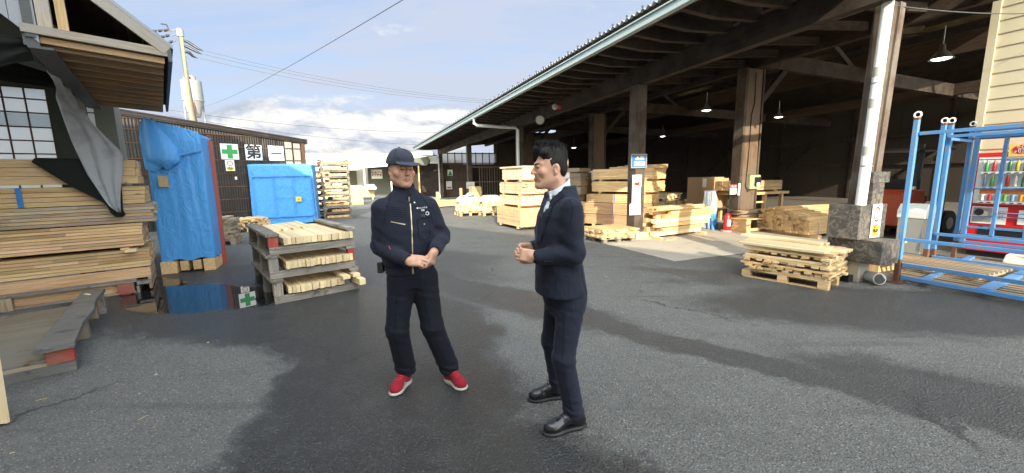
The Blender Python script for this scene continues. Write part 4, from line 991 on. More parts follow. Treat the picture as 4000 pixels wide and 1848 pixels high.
for x, y in ((0, .1), (0, .95), (0, 1.75), (.9, .1), (.9, 1.75)): MB().beam((-x, y, 0), (-x, y, .86), .09, .09, 1., up=(1, 0, 0)).build('leg', M['pine_end'], rk)
MB().box(-.98, .06, -.2, 2.05, .86, .94, 1).build('table_top', M['pine_end'], rk); MB().beam((0, .1, .62), (0, .95, .62), .05, .05).build('rail', M['pine_end'], rk)
tr = F2(S(4.9, .9), 68)
bundle('pack of long boards lying on the timber trestle', tr(-.75, -.35)[:2], 68, .75, 2.1, .36, .12, .06, 'pine', z=.95, straps=0, tint=(.75, 1.05))
tag(MB().box(0, .5, 0, .5, 0, .85).build('floor_cabinet', M['blackplastic'], None, (*S(6.4, 1.6), .007), -22), 'dark cabinet standing behind the timber trestle', 'cabinet')
sb = T('column_switch_box', 'pale green switch box fixed to the thick column', 'switch box', (*S(3.93, -.17), 1.31), -22)
MB().box(-.20, .20, .0, .05, -.19, .19).build('backboard', mat('pale_green_board', (.42, .44, .24)), sb); MB().box(-.03, .17, -.05, .0, -.10, .13).build('switch', M['blackplastic'], sb); MB().box(-.0, .13, -.056, -.051, -.12, -.02).build('label', M['paper'], sb)
tag(MB().box(-.04, .04, -.003, .003, -.16, .16).build('paper_scrap', M['paper'], None, (*S(3.34, -.155), 1.12), -22), 'torn white paper scrap on the thick column flange', 'paper')
s_ = T('extinguisher_sign', 'small red and white notice hung beside the thick column', 'sign', (*S(3.12, -.16), 1.12), -22); MB().box(-.12, .12, 0, .006, -.13, .13).build('board', M['paper'], s_); MB().box(-.12, .12, -.004, -.001, .04, .13).build('red_panel', M['redink'], s_)
text('lettering', '消火器', .065, M['paper'], s_, (0, -.006, .085), (R_(90), 0, 0)); text('lettering', '使用中', .05, M['ink'], s_, (0, -.004, -.03), (R_(90), 0, 0))
# bulk bags near the far post
def bulkbag(label, loc, k):
    b_ = tarpbox('bulk_bag', label, (*loc, .0), -22, .82, .85, .16, .62, 30+k, amp=.10, m_='bagtan'); b_['category'] = 'bag'; b_['group'] = 'bulk bags on pallets'
    rows = []
    for j in range(7):
        f = j/6; rows.append([(.41+(.47-.22*f*f)*math.cos(a)*1.0+.03*math.sin(5*a+k+f*3), .42+(.47-.2*f*f)*math.sin(a)+.03*math.sin(4*a+2*k), .60+.22*f+.03*math.sin(3*a+k)*(1-f)) for a in [i*math.pi/12 for i in range(24)]])
    rows.append([(.41, .42, .80)]*24); MB().grid(rows, close=True).build('white_cover', M['bagwhite'], b_)
    return b_
bulkbag('tan bulk bag with white top on a pallet, left one of the pair', (-2.06, 16.2), 1); bulkbag('tan bulk bag with white top on a pallet, right one beside the sawn stack', (-1.1, 16.15), 2)
pallet('yellow pallet under the left bulk bag', (-2.1, 16.1), -22, .9, .95, z=.007); pallet('yellow pallet under the right bulk bag', (-1.14, 16.05), -22, .9, .95, z=.007)
tag(MB().grid([[(.2*math.cos(a)*r, .2*math.sin(a)*r, .12*(1-r*r)+.02*math.sin(5*a)) for a in [i*math.pi/8 for i in range(16)]] for r in (.01, .5, .8, 1)], close=True).build('green_net', mat('green_net_mat', (.35, .5, .4)), None, (-1.72, 16.5, .83)), 'crumpled pale green net on the left bulk bag', 'net')
# far yellow barrier and planks by the end wall
yb = T('timber_barrier', 'low yellow timber barrier in front of the far dark wall', 'barrier', (-3.9, 20.8), 50)
for y in (0, 1.45): MB().box(-.05, .05, y, y+.12, 0, 1.0-.15*(y == 0)).build('post', M['pine'], yb)
MB().box(-.03, .03, -.5, 2.2, .08, .4).build('board', M['pine'], yb)
bundle('yellow board stack leaning by the far end wall', (-2.0, 20.5), -22, .5, .6, 1.1, .2, .09, 'pine', straps=0)
# papers and signs on posts
def notice(label, loc, az, w_, h_, m_='paper', name='notice'):
    n2 = T(name, label, 'notice', loc, az); MB().box(-w_/2, w_/2, 0, .004, -h_/2, h_/2).build('sheet', M[m_], n2); return n2
FR = (R_(90), 0, 0)
n2 = notice('blue and white framed board with handwritten lines on the signed post', W(-.1, -.19, 1.885), -16, .43, .33, 'osb', 'line_sign')
MB().box(-.195, .195, -.004, -.001, -.145, .145).build('blue_panel', M['blueink'], n2); MB().box(-.11, .13, -.007, -.005, .025, .115).box(-.14, .16, -.007, -.005, -.115, -.015).build('white_label', M['paper'], n2)
text('lettering', '壁製作', .085, M['ink'], n2, (.01, -.009, .07), FR, bold=.002); text('lettering', 'Aライン', .085, M['ink'], n2, (.01, -.009, -.065), FR, bold=.002)
n2 = notice('white poster of a red forklift on the signed post', W(-.13, -.175, 1.42), -18, .26, .28)
text('lettering', 'リフト運転', .045, M['ink'], n2, (0, -.002, .10), FR)
MB().box(-.06, .07, -.004, -.001, -.11, -.04).prism([(.03, -.04), (.07, -.04), (.05, -.0)], 1, -.004, -.001).build('red_body', M['redink'], n2); MB().box(-.085, -.07, -.004, -.001, -.11, .07).box(-.03, -.02, -.004, -.001, -.04, .06).box(-.03, .05, -.004, -.001, .055, .065).box(.04, .05, -.004, -.001, -.04, .06).build('black_frame', M['ink'], n2)
n2 = notice('white printed page below the forklift poster', W(-.14, -.175, 1.08), -18, .24, .39)
mb = MB()
for k in range(7): mb.box(-.07, .06-.02*(k % 3), -.003, -.001, .15-.045*k, .157-.045*k)
mb.box(-.09, .09, -.003, -.001, -.16, -.145); mb.build('printed_lines', M['band'], n2)
n2 = notice('lowest white page on the signed post, wider than the post', W(-.17, -.185, .74), -18, .31, .27); text('lettering', '安全通路', .05, M['band'], n2, (0, -.002, .02), FR)
n2 = notice('small white sheet with pencil strokes on the second thick column', W(3.25, 6.93, 1.55), -22, .38, .42); mb = MB()
for k in range(4): mb.beam((-.1+.07*k, -.003, -.12), (-.12+.07*k, -.003, .13), .012, .002)
mb.build('strokes', M['band'], n2)
n2 = notice('white notice with red lines on the far corner board wall', W(.6, 22.4, 1.0), -22, .46, .62); MB().box(-.15, .15, -.003, -.001, -.24, -.13).build('red_lines', M['redink'], n2)
n2 = notice('white paper on the far thin post above the bulk bags', W(-.02, 14.4, 1.12), -22, .5, .38); mb = MB(); mb.box(-.12, .12, -.003, -.001, -.02, .02); mb.build('printed_lines', M['band'], n2)
n2 = notice('small green picture card on the far wall', W(.72, 22.42, 1.95), -22, .42, .45); MB().prism([(-.18, -.2), (.18, -.2), (.0, .15)], 1, -.003, -.001).build('green_shape', M['green'], n2)

# ---- plinth around the near post and pipe
pl_ = T('post_guard', 'dark marbled board guard boxes round the foot of the near post', 'guard', W(0, -4.6), -22)
MB().box(-.12, .50, -.13, .26, .625, 1.10).build('upper_box', M['plinth'], pl_, bevel=.004); MB().box(.0, .42, -.36, .30, .30, .622).build('lower_box', M['plinth'], pl_, bevel=.004)
MB().box(.15, .55, -.10, .04, 1.40, 1.55).box(.19, .46, -.09, .02, 1.102, 1.398).build('post_wrap', M['plinth'], pl_)
MB().box(.05, .30, -.10, .15, .006, .298).build('support_block', M['concrete'], pl_)
speed_notice('large white notice with a red ring 10 on the dark guard box', W(.24, -4.745, .875), 68, 1.12)
bpy.data.objects['speed_notice.001'].scale = (1, .75, 1.15)
el = T('pipe_elbow', 'gray plastic pipe elbow lying on the ground beside the right pallet', 'pipe', (5.02, 5.35, .0), -22)
MB().tube([(.12, .28, .08), (.10, .12, .08), (.03, .02, .085), (-.04, -.08, .10)], .07, 18, radii=[.065, .07, .072, .078]).build('elbow', mat('gray_pipe', (.40, .41, .42), .4), el)
MB().tube([(-.041, -.081, .10), (-.0425, -.0835, .1005)], .067, 16).build('opening', M['black'], el); MB().tube([(.105, .17, .08), (.10, .10, .08)], .080, 16).build('collar', mat('gray_collar', (.25, .27, .30), .4), el)
MB().box(-.2, .1, .2, .4, .0, .1).build('dark_block', M['black'], el)
ob = T('orange_crate', 'orange-brown board crate behind the near post of the blue frames', 'crate', (5.68, 6.0), 68)
MB().box(-.30, -.02, .0, .02, .0, .42).box(-.3, -.28, .02, .62, 0, .4).box(-.02, .0, .0, .62, .0, .36, 1.).build('side', M['pine_end'], ob); MB().box(-.34, .02, -.02, .66, .42, .45).build('top_board', M['pine_end'], ob); MB().tube([(.01, .42, .2), (.07, .42, .2)], .01, 6).build('bolt', M['darksteel'], ob)

# ---- right-hand pallet of stacked laths, every lath lies loose
RP = (4.17, 5.08); AR = -37; rq = F2(RP, AR); PX, PY = .86, 1.06
p_ = T('pallet', 'pale pallet with block feet under the loose lath stack at right', 'pallet', RP, AR)
for i, x in enumerate((0, PX/2-.05, PX-.1)):
    for j, y in enumerate((0, PY/2-.05, PY-.1)): MB().box(x, x+.10, y, y+.12, .012, .105, rnd.uniform(.8, 1.1)).build('block', M['pine'], p_, bevel=.002)
    MB().box(x, x+.1, 0, PY, .0, .011).build('bottom_runner', M['pine'], p_)
mb = MB()
for k in range(7): mb.box(k*PX/7, (k+1)*PX/7-.03, -.0, PY, .106, .122, rnd.uniform(.9, 1.1))
mb.build('deck', M['pine'], p_)
z = .123; grp = 'loose laths stacked crosswise on the right pallet'
lay = [('y', .9), ('x', 1.), ('x', .9), ('y', .5), ('x', .45), ('x', 1.), ('y', .45), ('y', .8), ('x', .5), ('x', 1.0), ('y', .5)]
for k, (r_, den) in enumerate(lay):
    sp = []; Wd, L = (PX, PY) if r_ == 'y' else (PY, PX); x = 0
    while x < Wd-.05:
        w_ = rnd.choice((.07, .085, .10)); l = L+rnd.uniform(-.1, .1)
        c = x+w_/2; off = rnd.uniform(-.03, .03)
        if rnd.random() < den or x == 0:
            sp.append((rq(c, L/2+off, z) if r_ == 'y' else rq(L/2+off, c, z), AR if r_ == 'y' else AR+90, l, w_, .028))
        x += w_+rnd.choice((.006, .02, .05))
    boards('lath', 'loose lath in the crosswise stack on the right pallet', grp, 'lath', sp, ['pine_pale', 'pine'], .0015); z += .030
sp = [(rq(.06+.1*k, .52+rnd.uniform(-.05, .05), z+.002), AR+rnd.uniform(-1.5, 1.5), 1.05+rnd.uniform(-.1, .1), .085, .035) for k in range(8)]
sp += [(rq(.02+.1*k, .62+rnd.uniform(-.06, .08), z+.038), AR+2+rnd.uniform(-1, 1), 1.1, .085, .033) for k in range(6)]
sp += [(rq(.55, .80, z+.075), AR+9, 1.15, .09, .035), (rq(.66, .78, z+.075), AR+9, 1.2, .085, .03)]
boards('pale_board', 'gray-white board lying lengthwise on top of the right lath stack', 'pale boards topping the right lath stack', 'board', sp, 'pine_pale', .002)

# ---- blue steel frames (x across o, y along s): near big frame and the cage gate behind
bf = T('blue_steel_frame', 'large scratched blue steel rack frame with three eye-topped posts', 'frame', SH['loc'], SH['az'])
def bpost(o, s, top, ext=0):
    MB().beam((o, s, .07), (o, s, top), .052, .055, up=(1, 0, 0)).build('upright', M['blue'], bf, bevel=.003)
    MB().beam((o, s, .02), (o, s, .34), .057, .060, up=(1, 0, 0)).build('rusty_foot', M['rust'], bf); MB().box(o-.08, o+.08, s-.08, s+.08, .0, .02).build('foot_plate', M['rust'], bf)
    MB().beam((o, s, top-.001), (o, s, top+.03), .053, .056, up=(1, 0, 0)).build('rusty_cap', M['rust'], bf)
    MB().tube([(o+.0, s+.036*math.cos(a), top+.065+.036*math.sin(a)) for a in [k*math.pi/8 for k in range(17)]], .011, 8).build('lifting_eye', M['pvc'], bf)
for o, s, tp in ((.51, -4.93, 2.22), (1.80, -4.70, 2.22), (1.90, -4.74, 2.22), (3.18, -4.52, 2.24)): bpost(o, s, tp)
def rail(a, b, w_=.05, h_=.06, m_='blue'): MB().beam(a, b, w_*.85, h_*.8).build('rail', M[m_], bf, bevel=.002)
S0, S9 = -4.97, -8.2
for z, h_ in ((2.04, .055), (.62, .055), (.27, .06), (.09, .06)): rail((.53, S0, z), (.53, S9, z), .05, h_)
for z in (.09,): rail((.53, -5.2, z), (3.15, -4.75, z), .09, .05)
rail((.53, -5.75, .11), (3.2, -5.5, .11), .12, .05); rail((.53, -6.6, .11), (3.2, -6.5, .11), .12, .05)
for z in (2.05, .58, .22): rail((1.84, -4.76, z), (1.84, S9, z), .05, .055)
for z in (2.18, 2.06): rail((3.18, -4.55, z), (3.18, S9, z), .05, .05)
rail((1.95, -4.72, 2.02), (3.15, -4.54, 2.02), .04, .05)
cg = T('blue_cage_gate', 'blue barred steel gate standing in front of the red vending machine', 'gate', W(3.12, -4.62), -22)
def gr(a, b, w_=.055, h_=.055): MB().beam(a, b, w_*.8, h_*.8, up=(1, 0, 0) if abs(a[2]-b[2]) > .5 else (0, 0, 1)).build('frame_bar', M['blue'], cg, bevel=.002)
gr((0, 0, .33), (0, 0, 2.16), .075, .06); gr((0, -.32, .45), (0, -.32, 2.08)); gr((0, -.66, .45), (0, -.66, 2.08), .04, .05); gr((0, -1.1, .4), (0, -1.1, 2.1))
gr((0, 0, .46), (0, -3, .46)); gr((0, 0, .6), (0, -3, .6), .04, .04); gr((0, 0, 2.08), (0, -3, 2.08)); gr((0, 0, .34), (0, -3, .34))
for z in (1.71, 1.24, .79, .86, 1.26, 1.69):
    x = .03 if z in (1.71, 1.24, .79) else -.03
    MB().tube([(x, .02 if x > 0 else -.36, z), (x, -3, z+.0)], .010, 6).build('round_bar', M['blue'], cg)
MB().tube([(0, -.32-.14, 2.10), (0, -.32-.14, 2.24), (0, -.32-.2, 2.26), (0, -1.2, 2.26)], .012, 6).build('handle_bar', M['blue'], cg)
# slatted deck pieces under it
def slats(label, o0, o1, s0, s1, z, m_, n, w_, grp=None):
    t_ = T('slatted_skid', label, 'skid', (*W(o0, s0)[:2], z), -22, grp)
    for k in range(n):
        o = (o1-o0)*k/(n-1); MB().box(o-w_/2, o+w_/2, s1-s0, 0, .05, .085, rnd.uniform(.85, 1.1)).build('slat', M[m_], t_)
    for f in (.08, .5, .92): MB().box(0, o1-o0, (s1-s0)*f-.04, (s1-s0)*f+.04, 0, .048, .9).build('bearer', M[m_], t_)
slats('low pale slatted skid lying under the blue frames', .75, 3.0, -4.75, -8, .0, 'old', 17, .05)
slats('upper pale slatted skid behind the near blue post', 1.0, 1.75, -4.5, -5.6, .13, 'old', 7, .035)

# ---- vending machine (front faces the yard)
vm = T('vending_machine', 'red drinks vending machine with lit rows of bottles and cans', 'vending machine', W(3.92, -4.36), -22)   # x into the shed, y away; machine runs to y = -1.0
MB().box(.0, .66, -1.05, 0, .10, 1.84).build('cabinet', M['red'], vm, bevel=.01)
MB().box(.05, .62, -1.0, -.04, .0, .099).build('plinth', M['blackplastic'], vm)
MB().box(-.006, .0, -.985, -.045, .955, 1.76).build('display_back', M['white'], vm)
MB().box(-.012, -.007, -.11, -.045, .955, 1.76).build('display_side', M['pvc'], vm); MB().box(-.012, -.007, -.985, -.93, .955, 1.76).build('display_side', M['pvc'], vm)
cols = [(.10, .45, .12), (.75, .32, .05), (.62, .5, .05), (.6, .05, .06), (.25, .4, .6), (.1, .05, .03), (.8, .8, .75), (.16, .42, .1), (.5, .1, .1), (.05, .2, .1)]
cm = [mat('drink_label', tuple(v*.75 for v in c), .3) for c in cols]
for r_, z in enumerate((1.52, 1.26, 1.01)):
    MB().box(-.055, -.007, -.93, -.11, z-.022, z-.012).build('shelf', M['white'], vm)
    MB().box(-.06, -.056, -.93, -.11, z-.05, z-.012).build('price_rail', M['white'], vm)
    for k in range(9): MB().tube([(-.0615, -.16-.088*k-.03, z-.032), (-.0615, -.16-.088*k+.015, z-.032)], .009, 6).build('select_button', M['ink'], vm)
    for k in range(9):
        y = -.16-.088*k; H = .20 if r_ < 2 else .14
        if r_ < 2:
            MB().tube([(-.035, y, z), (-.035, y, z+.005), (-.035, y, z+.13), (-.035, y, z+.165), (-.035, y, z+.185)], .02, 8, radii=[.022, .025, .025, .011, .011]).build('bottle', cm[(k*3+r_*4) % 10], vm)
            MB().tube([(-.035, y, z+.186), (-.035, y, z+.2)], .013, 8).build('bottle_cap', M['white'], vm)
        else: MB().tube([(-.035, y, z), (-.035, y, z+.11)], .026, 10).build('can', cm[(k*7+6) % 10], vm)
MB().box(-.012, -.007, -.93, -.11, 1.13, 1.22).build('warm_strip', mat('orange_strip', (.7, .22, .06)), vm)
mb = MB(); mb.box(-.062, -.058, -.92, -.12, .942, .958); mb.build('price_strip', M['redink'], vm)
MB().box(-.012, -.001, -.47, -.05, .60, .90).build('ad_panel', M['pvc'], vm); MB().box(-.016, -.013, -.30, -.07, .63, .88).build('ad_photo', mat('ad_photo_mat', (.42, .40, .38), var=.5, vscale=9), vm)
MB().tube([(-.0165, -.20, .77), (-.019, -.20, .77)], .055, 14).build('ad_face', mat('ad_face_mat', (.70, .55, .46)), vm); MB().tube([(-.0165, -.145, .80), (-.020, -.145, .80)], .06, 14).build('ad_hair', M['ink'], vm)
text('lettering', '一本に\n乾杯', .07, M['redink'], vm, (-.015, -.38, .76), (R_(90), 0, R_(-90)))
MB().box(-.012, -.001, -.95, -.60, .62, .86).build('coin_panel', M['pvc'], vm); MB().tube([(-.013, -.72, .70), (-.02, -.72, .70)], .03, 12).build('coin_dial', M['steel'], vm); text('lettering', '千円札', .05, M['redink'], vm, (-.014, -.8, .80), (R_(90), 0, R_(-90)))
MB().box(-.008, -.001, -.85, -.16, .38, .56).build('delivery_slot', M['blackplastic'], vm); MB().box(-.02, -.009, -.80, -.22, .50, .55).build('slot_flap', M['steel'], vm)
mb = MB()
for k in range(24): mb.box(-.003, .001, -.99+.022*k, -.98+.022*k, .17, .21)
mb.build('vent', M['blackplastic'], vm); MB().box(-.004, -.001, -.20, -.09, .22, .25).build('plate', M['steel'], vm)
MB().box(-.02, .015, -1.02, -.38, 1.76, 1.96).build('topper', mat('topper_yellow', (.85, .55, .12)), vm)
mb = MB(); mb.grid([[(-.025, -.52+r*.10*math.cos(a), 1.875+r*.07*math.sin(a)) for a in [i*math.pi/12 for i in range(24)]] for r in (.01, 1)], close=True).build('red_bubble', M['redink'], vm)
text('lettering', 'クイズ\n低糖\nドリンク', .042, M['paper'], vm, (-.028, -.52, 1.875), (R_(90), 0, R_(-90)), bold=.001)
mb = MB(); mb.grid([[(-.025, -.74+r*.08*math.cos(a), 1.87+r*.07*math.sin(a)) for a in [i*math.pi/12 for i in range(24)]] for r in (.01, 1)], close=True).build('dark_badge', M['ink'], vm)
MB().box(.2, .5, -.7, -.2, -.0, .0001).build('floor_shadow_plate', M['black'], vm) if False else None
# bin beside it
bn_ = T('recycling_bin', 'pale gray plastic recycling bin with angled lid beside the vending machine', 'bin', W(3.25, -4.05), -22)
MB().prism([(0, 0), (.34, 0), (.36, .66), (-.02, .66)], 1, 0, .38).build('bin_body', M['band'], bn_, bevel=.01)
MB().prism([(-.03, .665), (.37, .665), (.30, .93), (.06, .93), (-.03, .80)], 1, -.02, .40).build('lid', M['pvc'], bn_, bevel=.012); MB().prism([(.06, .74), (.26, .74), (.24, .88), (.10, .88)], 1, -.028, -.021).build('opening', M['black'], bn_)
tag(MB().prism([(0, 0), (.45, 0), (.40, .14), (.03, .14)], 1, 0, .25).build('plastic_tray', M['pvc'], None, (*W(3.45, -5.0)[:2], .01), 60, .006), 'upturned white plastic tray lying before the vending machine', 'tray')
# forklift in the dark bay
fk = T('forklift', 'orange-red forklift parked in the dark bay behind the blue frames', 'forklift', W(5.1, -2.6), 70)   # y to the right, x towards camera
om = mat('forklift_paint', (.40, .065, .025), .4, var=.1)
MB().prism([(0, .28), (0, 1.0), (.12, 1.12), (.50, 1.12), (.60, .78), (1.5, .60), (1.7, .28)], 0, -.55, .45).build('body', om, fk, bevel=.03)
for y in (.42, 1.5):
    for x in (-.45, .42):
        wl = MB().tube([(x-.08, y, .3), (x+.1, y, .3)], .30, 22).build('wheel', M['black'], fk); MB().tube([(x+.101, y, .3), (x+.11, y, .3)], .14, 16).build('rim', M['band'], wl)
for y in (.2, 1.35): MB().beam((.38, y, .9), (.38, y+(.15 if y < 1 else 0), 2.0), .05, .06, up=(1, 0, 0)).build('guard_post', M['blackplastic'], fk)
MB().box(-.5, .45, .1, 1.5, 2.0, 2.05).build('overhead_guard', M['blackplastic'], fk); MB().box(-.4, .3, .55, .95, .8, .95).box(-.4, .3, .5, .6, .9, 1.35).build('seat', M['black'], fk)
MB().box(-.35, -.25, 1.75, 1.85, .1, 2.2).box(.15, .25, 1.75, 1.85, .1, 2.2).build('mast', M['darksteel'], fk)
MB().box(-.35, -.25, 1.85, 2.8, .1, .14).box(.15, .25, 1.85, 2.8, .1, .14).build('fork', M['darksteel'], fk)
text('lettering', 'No.10', .17, M['ink'], fk, (.46, .95, .58), (R_(90), 0, R_(90)), bold=.003)
hl = mat('headlight_glass', (.7, .68, .6), .2)
MB().box(.35, .47, .02, .1, 1.13, 1.2).build('rear_lamp', hl, fk)
# timber racks inside behind forklift
bundle('long boards on the floor inside the dark bay', S(5.6, -.9), 68, .7, 2.4, .5, .15, .07, 'pine', straps=0)

# ---- far yard
fb = T('far_building', 'cream fascia open depot building across the far yard', 'building', (-18.6, 37.5), 64)
MB().box(0, .3, -3, 4.9, 2.45, 4.0).build('fascia_panel', M['cream'], fb); MB().box(.3, .36, -3, 4.9, 3.12, 3.16).build('fascia_joint', M['band'], fb)
MB().box(-5.5, -5.4, -3, 14, 0, 3.9).build('back_wall', M['cream'], fb)
MB().box(-5.39, -5.30, -1.2, .8, 0, 2.4).box(-5.39, -5.3, 1.5, 4.4, 0, 2.7).box(-5.39, -5.3, 5.6, 8.5, 0, 2.7).build('shutter', mat('tan_shutter', (.26, .22, .15), .7), fb)
MB().box(-6, .2, -3, 4.9, 3.9, 4.02).build('roof', M['band'], fb)
f2 = T('far_depot', 'cream fascia depot wing with white posts and a dark open bay', 'building', (-14.5, 37.2), 82)
MB().prism([(0, 2.55), (7.2, 2.95), (7.2, 4.0), (0, 3.7)], 0, 0, .25).build('fascia_panel', M['cream'], f2)
MB().prism([(0, 3.68), (7.2, 3.98), (7.2, 4.06), (0, 3.76)], 0, -6, .28).build('roof', M['band'], f2)
for y in (.9, 3.3, 3.75): MB().box(-.06, .06, y-.06, y+.06, 0, 2.7 if y < 1 else 2.8).build('post', M['white'], f2)
MB().box(-6, -5.9, 0, 8, 0, 3.7).build('back_wall', M['olive'], f2); MB().box(-.1, .02, 3.45, 5.6, 1.85, 2.75).build('gray_board', M['graywood'], f2)
MB().box(-3.0, -2.95, .95, 2.0, 1.6, 2.5).build('sign_board', M['cream'], f2)
text('lettering', '安全第一\n整理整頓', .26, M['redsteel'], f2, (-2.94, 1.5, 2.05), (R_(90), 0, R_(90)), bold=.008)
tk = tag(MB().tube([(0, 0, 0), (0, 0, .1), (0, 0, 1.15), (0, 0, 1.3)], .4, 20, radii=[.38, .4, .4, .3]).build('water_tank', M['paper'], None, (-15.6, 36.0, .25)), 'gray cylindrical tank standing before the far shutters', 'tank')
lath_stack('tall pale empty pallet tower beyond the timber tower', (-15.1, 31.2), -25, .9, 1.1, 17, 'pine', th=.13, blocks=False, ww=.12)
yc = T('yellow_crate', 'long yellow board crate on blocks in the far sunlit yard', 'crate', (-12.6, 30.6), 70); MB().box(-.9, 0, 0, 2.0, .2, 1.0).build('side', M['pine'], yc)
for y in (.1, .95, 1.8): MB().box(-.9, .02, y, y+.12, 0, .2).build('block', M['pine'], yc)
tarpbox('far_bag', 'pale lumpy bag on a pallet left of the far yellow crate', (-13.8, 30.6, .1), 70, .9, .9, 0, .75, 41, amp=.12, taper=.2, m_='bagtan')
for k, (x, y, L) in enumerate(((-12.6, 27.2, 3.4), (-11.8, 26.9, 3.0), (-11.0, 26.2, 1.6))): boards('plank', ['left', 'middle', 'right'][k]+' flat plank lying on the far sunlit ground', None, 'plank', [((x, y, .01), 80+3*k, L, .3, .08)], 'pine')
bundle('yellow board stack standing right of the far crate', (-9.9, 24.6), -20, .7, .8, 1.2, .2, .06, 'pine', straps=0)
tarpbox('far_bag', 'white lumpy bag behind the far yellow crate', (-11.6, 31.6, .8), 60, 1.6, .6, 0, .35, 43, amp=.15, taper=.3, m_='bagwhite')
# utility pole, wires, silo
up = T('utility_pole', 'leaning concrete utility pole crowded with insulators and dark cable terminals', 'utility pole', (-18.75, 25, 0), 0)
MB().tube([(0, 0, 0), (-.54, 0, 5.5), (-.62, 0, 10.3)], .16, 14, radii=[.20, .17, .13]).build('pole', mat('pole_concrete', (.25, .235, .165), .8, var=.2), up)
MB().tube([(-.62, 0, 10.1), (-.63, 0, 10.5)], .17, 10).build('pole_head', M['band'], up)
for k, (x0, x1, z0, z1) in enumerate(((-.85, -2.6, 10.45, 10.6), (-.9, -2.4, 10.2, 10.2), (-.9, -2.0, 9.9, 9.8))):
    MB().tube([(x0, 0, z0), (x1, .6, z1)], .03, 6).build('cross_arm', M['steel'], up)
    for f in (.35, .62, .9): MB().tube([(x0+(x1-x0)*f, .6*f, z0+(z1-z0)*f+.04), (x0+(x1-x0)*(f+.13), .6*f, z0+(z1-z0)*f+.02)], .08, 8, radii=[.05, .09]).build('insulator', M['blackplastic'], up)
for k, (x1, z1) in enumerate(((.4, 9.35), (.3, 9.17), (.0, 8.94))):
    MB().tube([(-.7, 0, 9.95-.3*k), (-.3, .1, 9.8-.3*k), (x1-.25, .25, z1+.12), (x1, .3, z1)], .07, 8, radii=[.05, .09, .07, .02]).build('cable_terminal', M['blackplastic'], up)
MB().tube([(-1.35, .1, 10.5), (-1.45, .1, 10.8), (-1.75, .1, 10.85)], .04, 6).build('hook', M['blackplastic'], up); MB().tube([(-2.0, .2, 10.2), (-2.3, .2, 10.5), (-2.55, .2, 10.6)], .03, 6).build('hook', M['blackplastic'], up)
mb = MB()
for z in (6.2, 7.2, 8.2, 9.0): mb.tube([(-.56-.15, 0, z), (-.56+.15, 0, z+.03)], .02, 6)
mb.build('step_bolt', M['steel'], up)
si = T('dust_silo', 'pale cylindrical dust silo with conical hopper behind the utility pole', 'silo', (-26, 34, 0))
MB().tube([(0, 0, 6.9), (0, 0, 8.15), (0, 0, 8.2), (0, 0, 9.75)], .72, 26, radii=[.38, .70, .72, .70]).build('vessel', mat('silo_paint', (.38, .38, .355), .6, var=.4), si)
MB().tube([(0, 0, 9.75), (0, 0, 10.1)], .35, 18).tube([(-.45, 0, 9.7), (-.45, 0, 10.05)], .12, 12).build('top_pipe', M['band'], si); MB().tube([(.1, -.3, 9.9), (.1, -.6, 9.95)], .16, 14).build('red_fan', M['redink'], si)
for a in range(4): MB().beam((.62*math.cos(a*1.57+.7), .62*math.sin(a*1.57+.7), 0), (.62*math.cos(a*1.57+.7), .62*math.sin(a*1.57+.7), 8.1), .08, .08, up=(1, 0, 0)).build('leg', M['redsteel' if a % 2 else 'steel'], si)
MB().tube([(0, 0, 8.16), (0, 0, 8.22)], .75, 26).build('band', M['band'], si)
def wire(label, a, b, sag, r=.012, grp='overhead wires'):
    pts = []
    for k in range(25):
        f = k/24; p = Vector(a).lerp(Vector(b), f); p.z -= 4*sag*f*(1-f); pts.append(p)
    tag(MB().tube(pts, r, 5, caps=False).build('overhead_wire', M['darksteel']), label, 'wire', grp)
for k, (ax, az_, bz) in enumerate(((-18.2, 9.35, 7.07), (-18.35, 9.17, 6.97), (-18.6, 8.94, 6.86))): wire('wire from the utility pole to the far shed end, one of three alike', (ax, 25.3, az_), (-.85-.1*k, 30, bz), .45, .011)
wire('thin stay wire rising from behind the clouds to the upper right', (-33.2, 45, 9.74), (-1.8, 9, 5.5), .3, .010, None)
wire('thin low wire passing behind the brown building to the shed, upper', (-21.5, 26, 6.1), (-1.98, 34, 5.3), .5, .014, None)
wire('thin low wire passing behind the brown building to the shed, lower', (-21.5, 26, 5.75), (-4.59, 34, 4.2), .4, .014, None)
wire('cable slung from the white pipe across to the cream office', W(.15, -4.6, 3.72), W(4.58, -5.4, 4.0), .12, .008, None)
# round traffic mirror by the far corner
mr = T('yard_mirror', 'dark backed shovel-shaped cover hanging by the far shed corner', 'mirror', W(-1.6, 21.2, 2.75), -22)
MB().prism([(-.75, -.25), (-.6, .25), (.5, .35), (.6, .0), (.35, -.3)], 1, -.12, .12).build('housing', mat('cloudy_plastic', (.16, .17, .14), .3), mr, bevel=.08)
MB().box(.55, 1.2, -.03, .03, -.15, .3).build('lens', M['pvc'], mr, bevel=.02)
# bare tree tops far away
tr_ = T('bare_tree', 'distant bare tree showing above the far cream roof', 'tree', (-27, 62, 0))
mb = MB()
for k in range(14):
    a = rnd.uniform(-1, 1); mb.tube([(0+a*.4, 0, 3), (a*1.5, 0, 5.2), (a*2.6+rnd.uniform(-.4, .4), 0, 5.6+rnd.uniform(.2, 1.5))], .05, 5, radii=[.09, .05, .02])
mb.build('branches', M['old'], tr_); MB().tube([(0, 0, 0), (0, 0, 3.3)], .2, 8).build('trunk', M['old'], tr_)

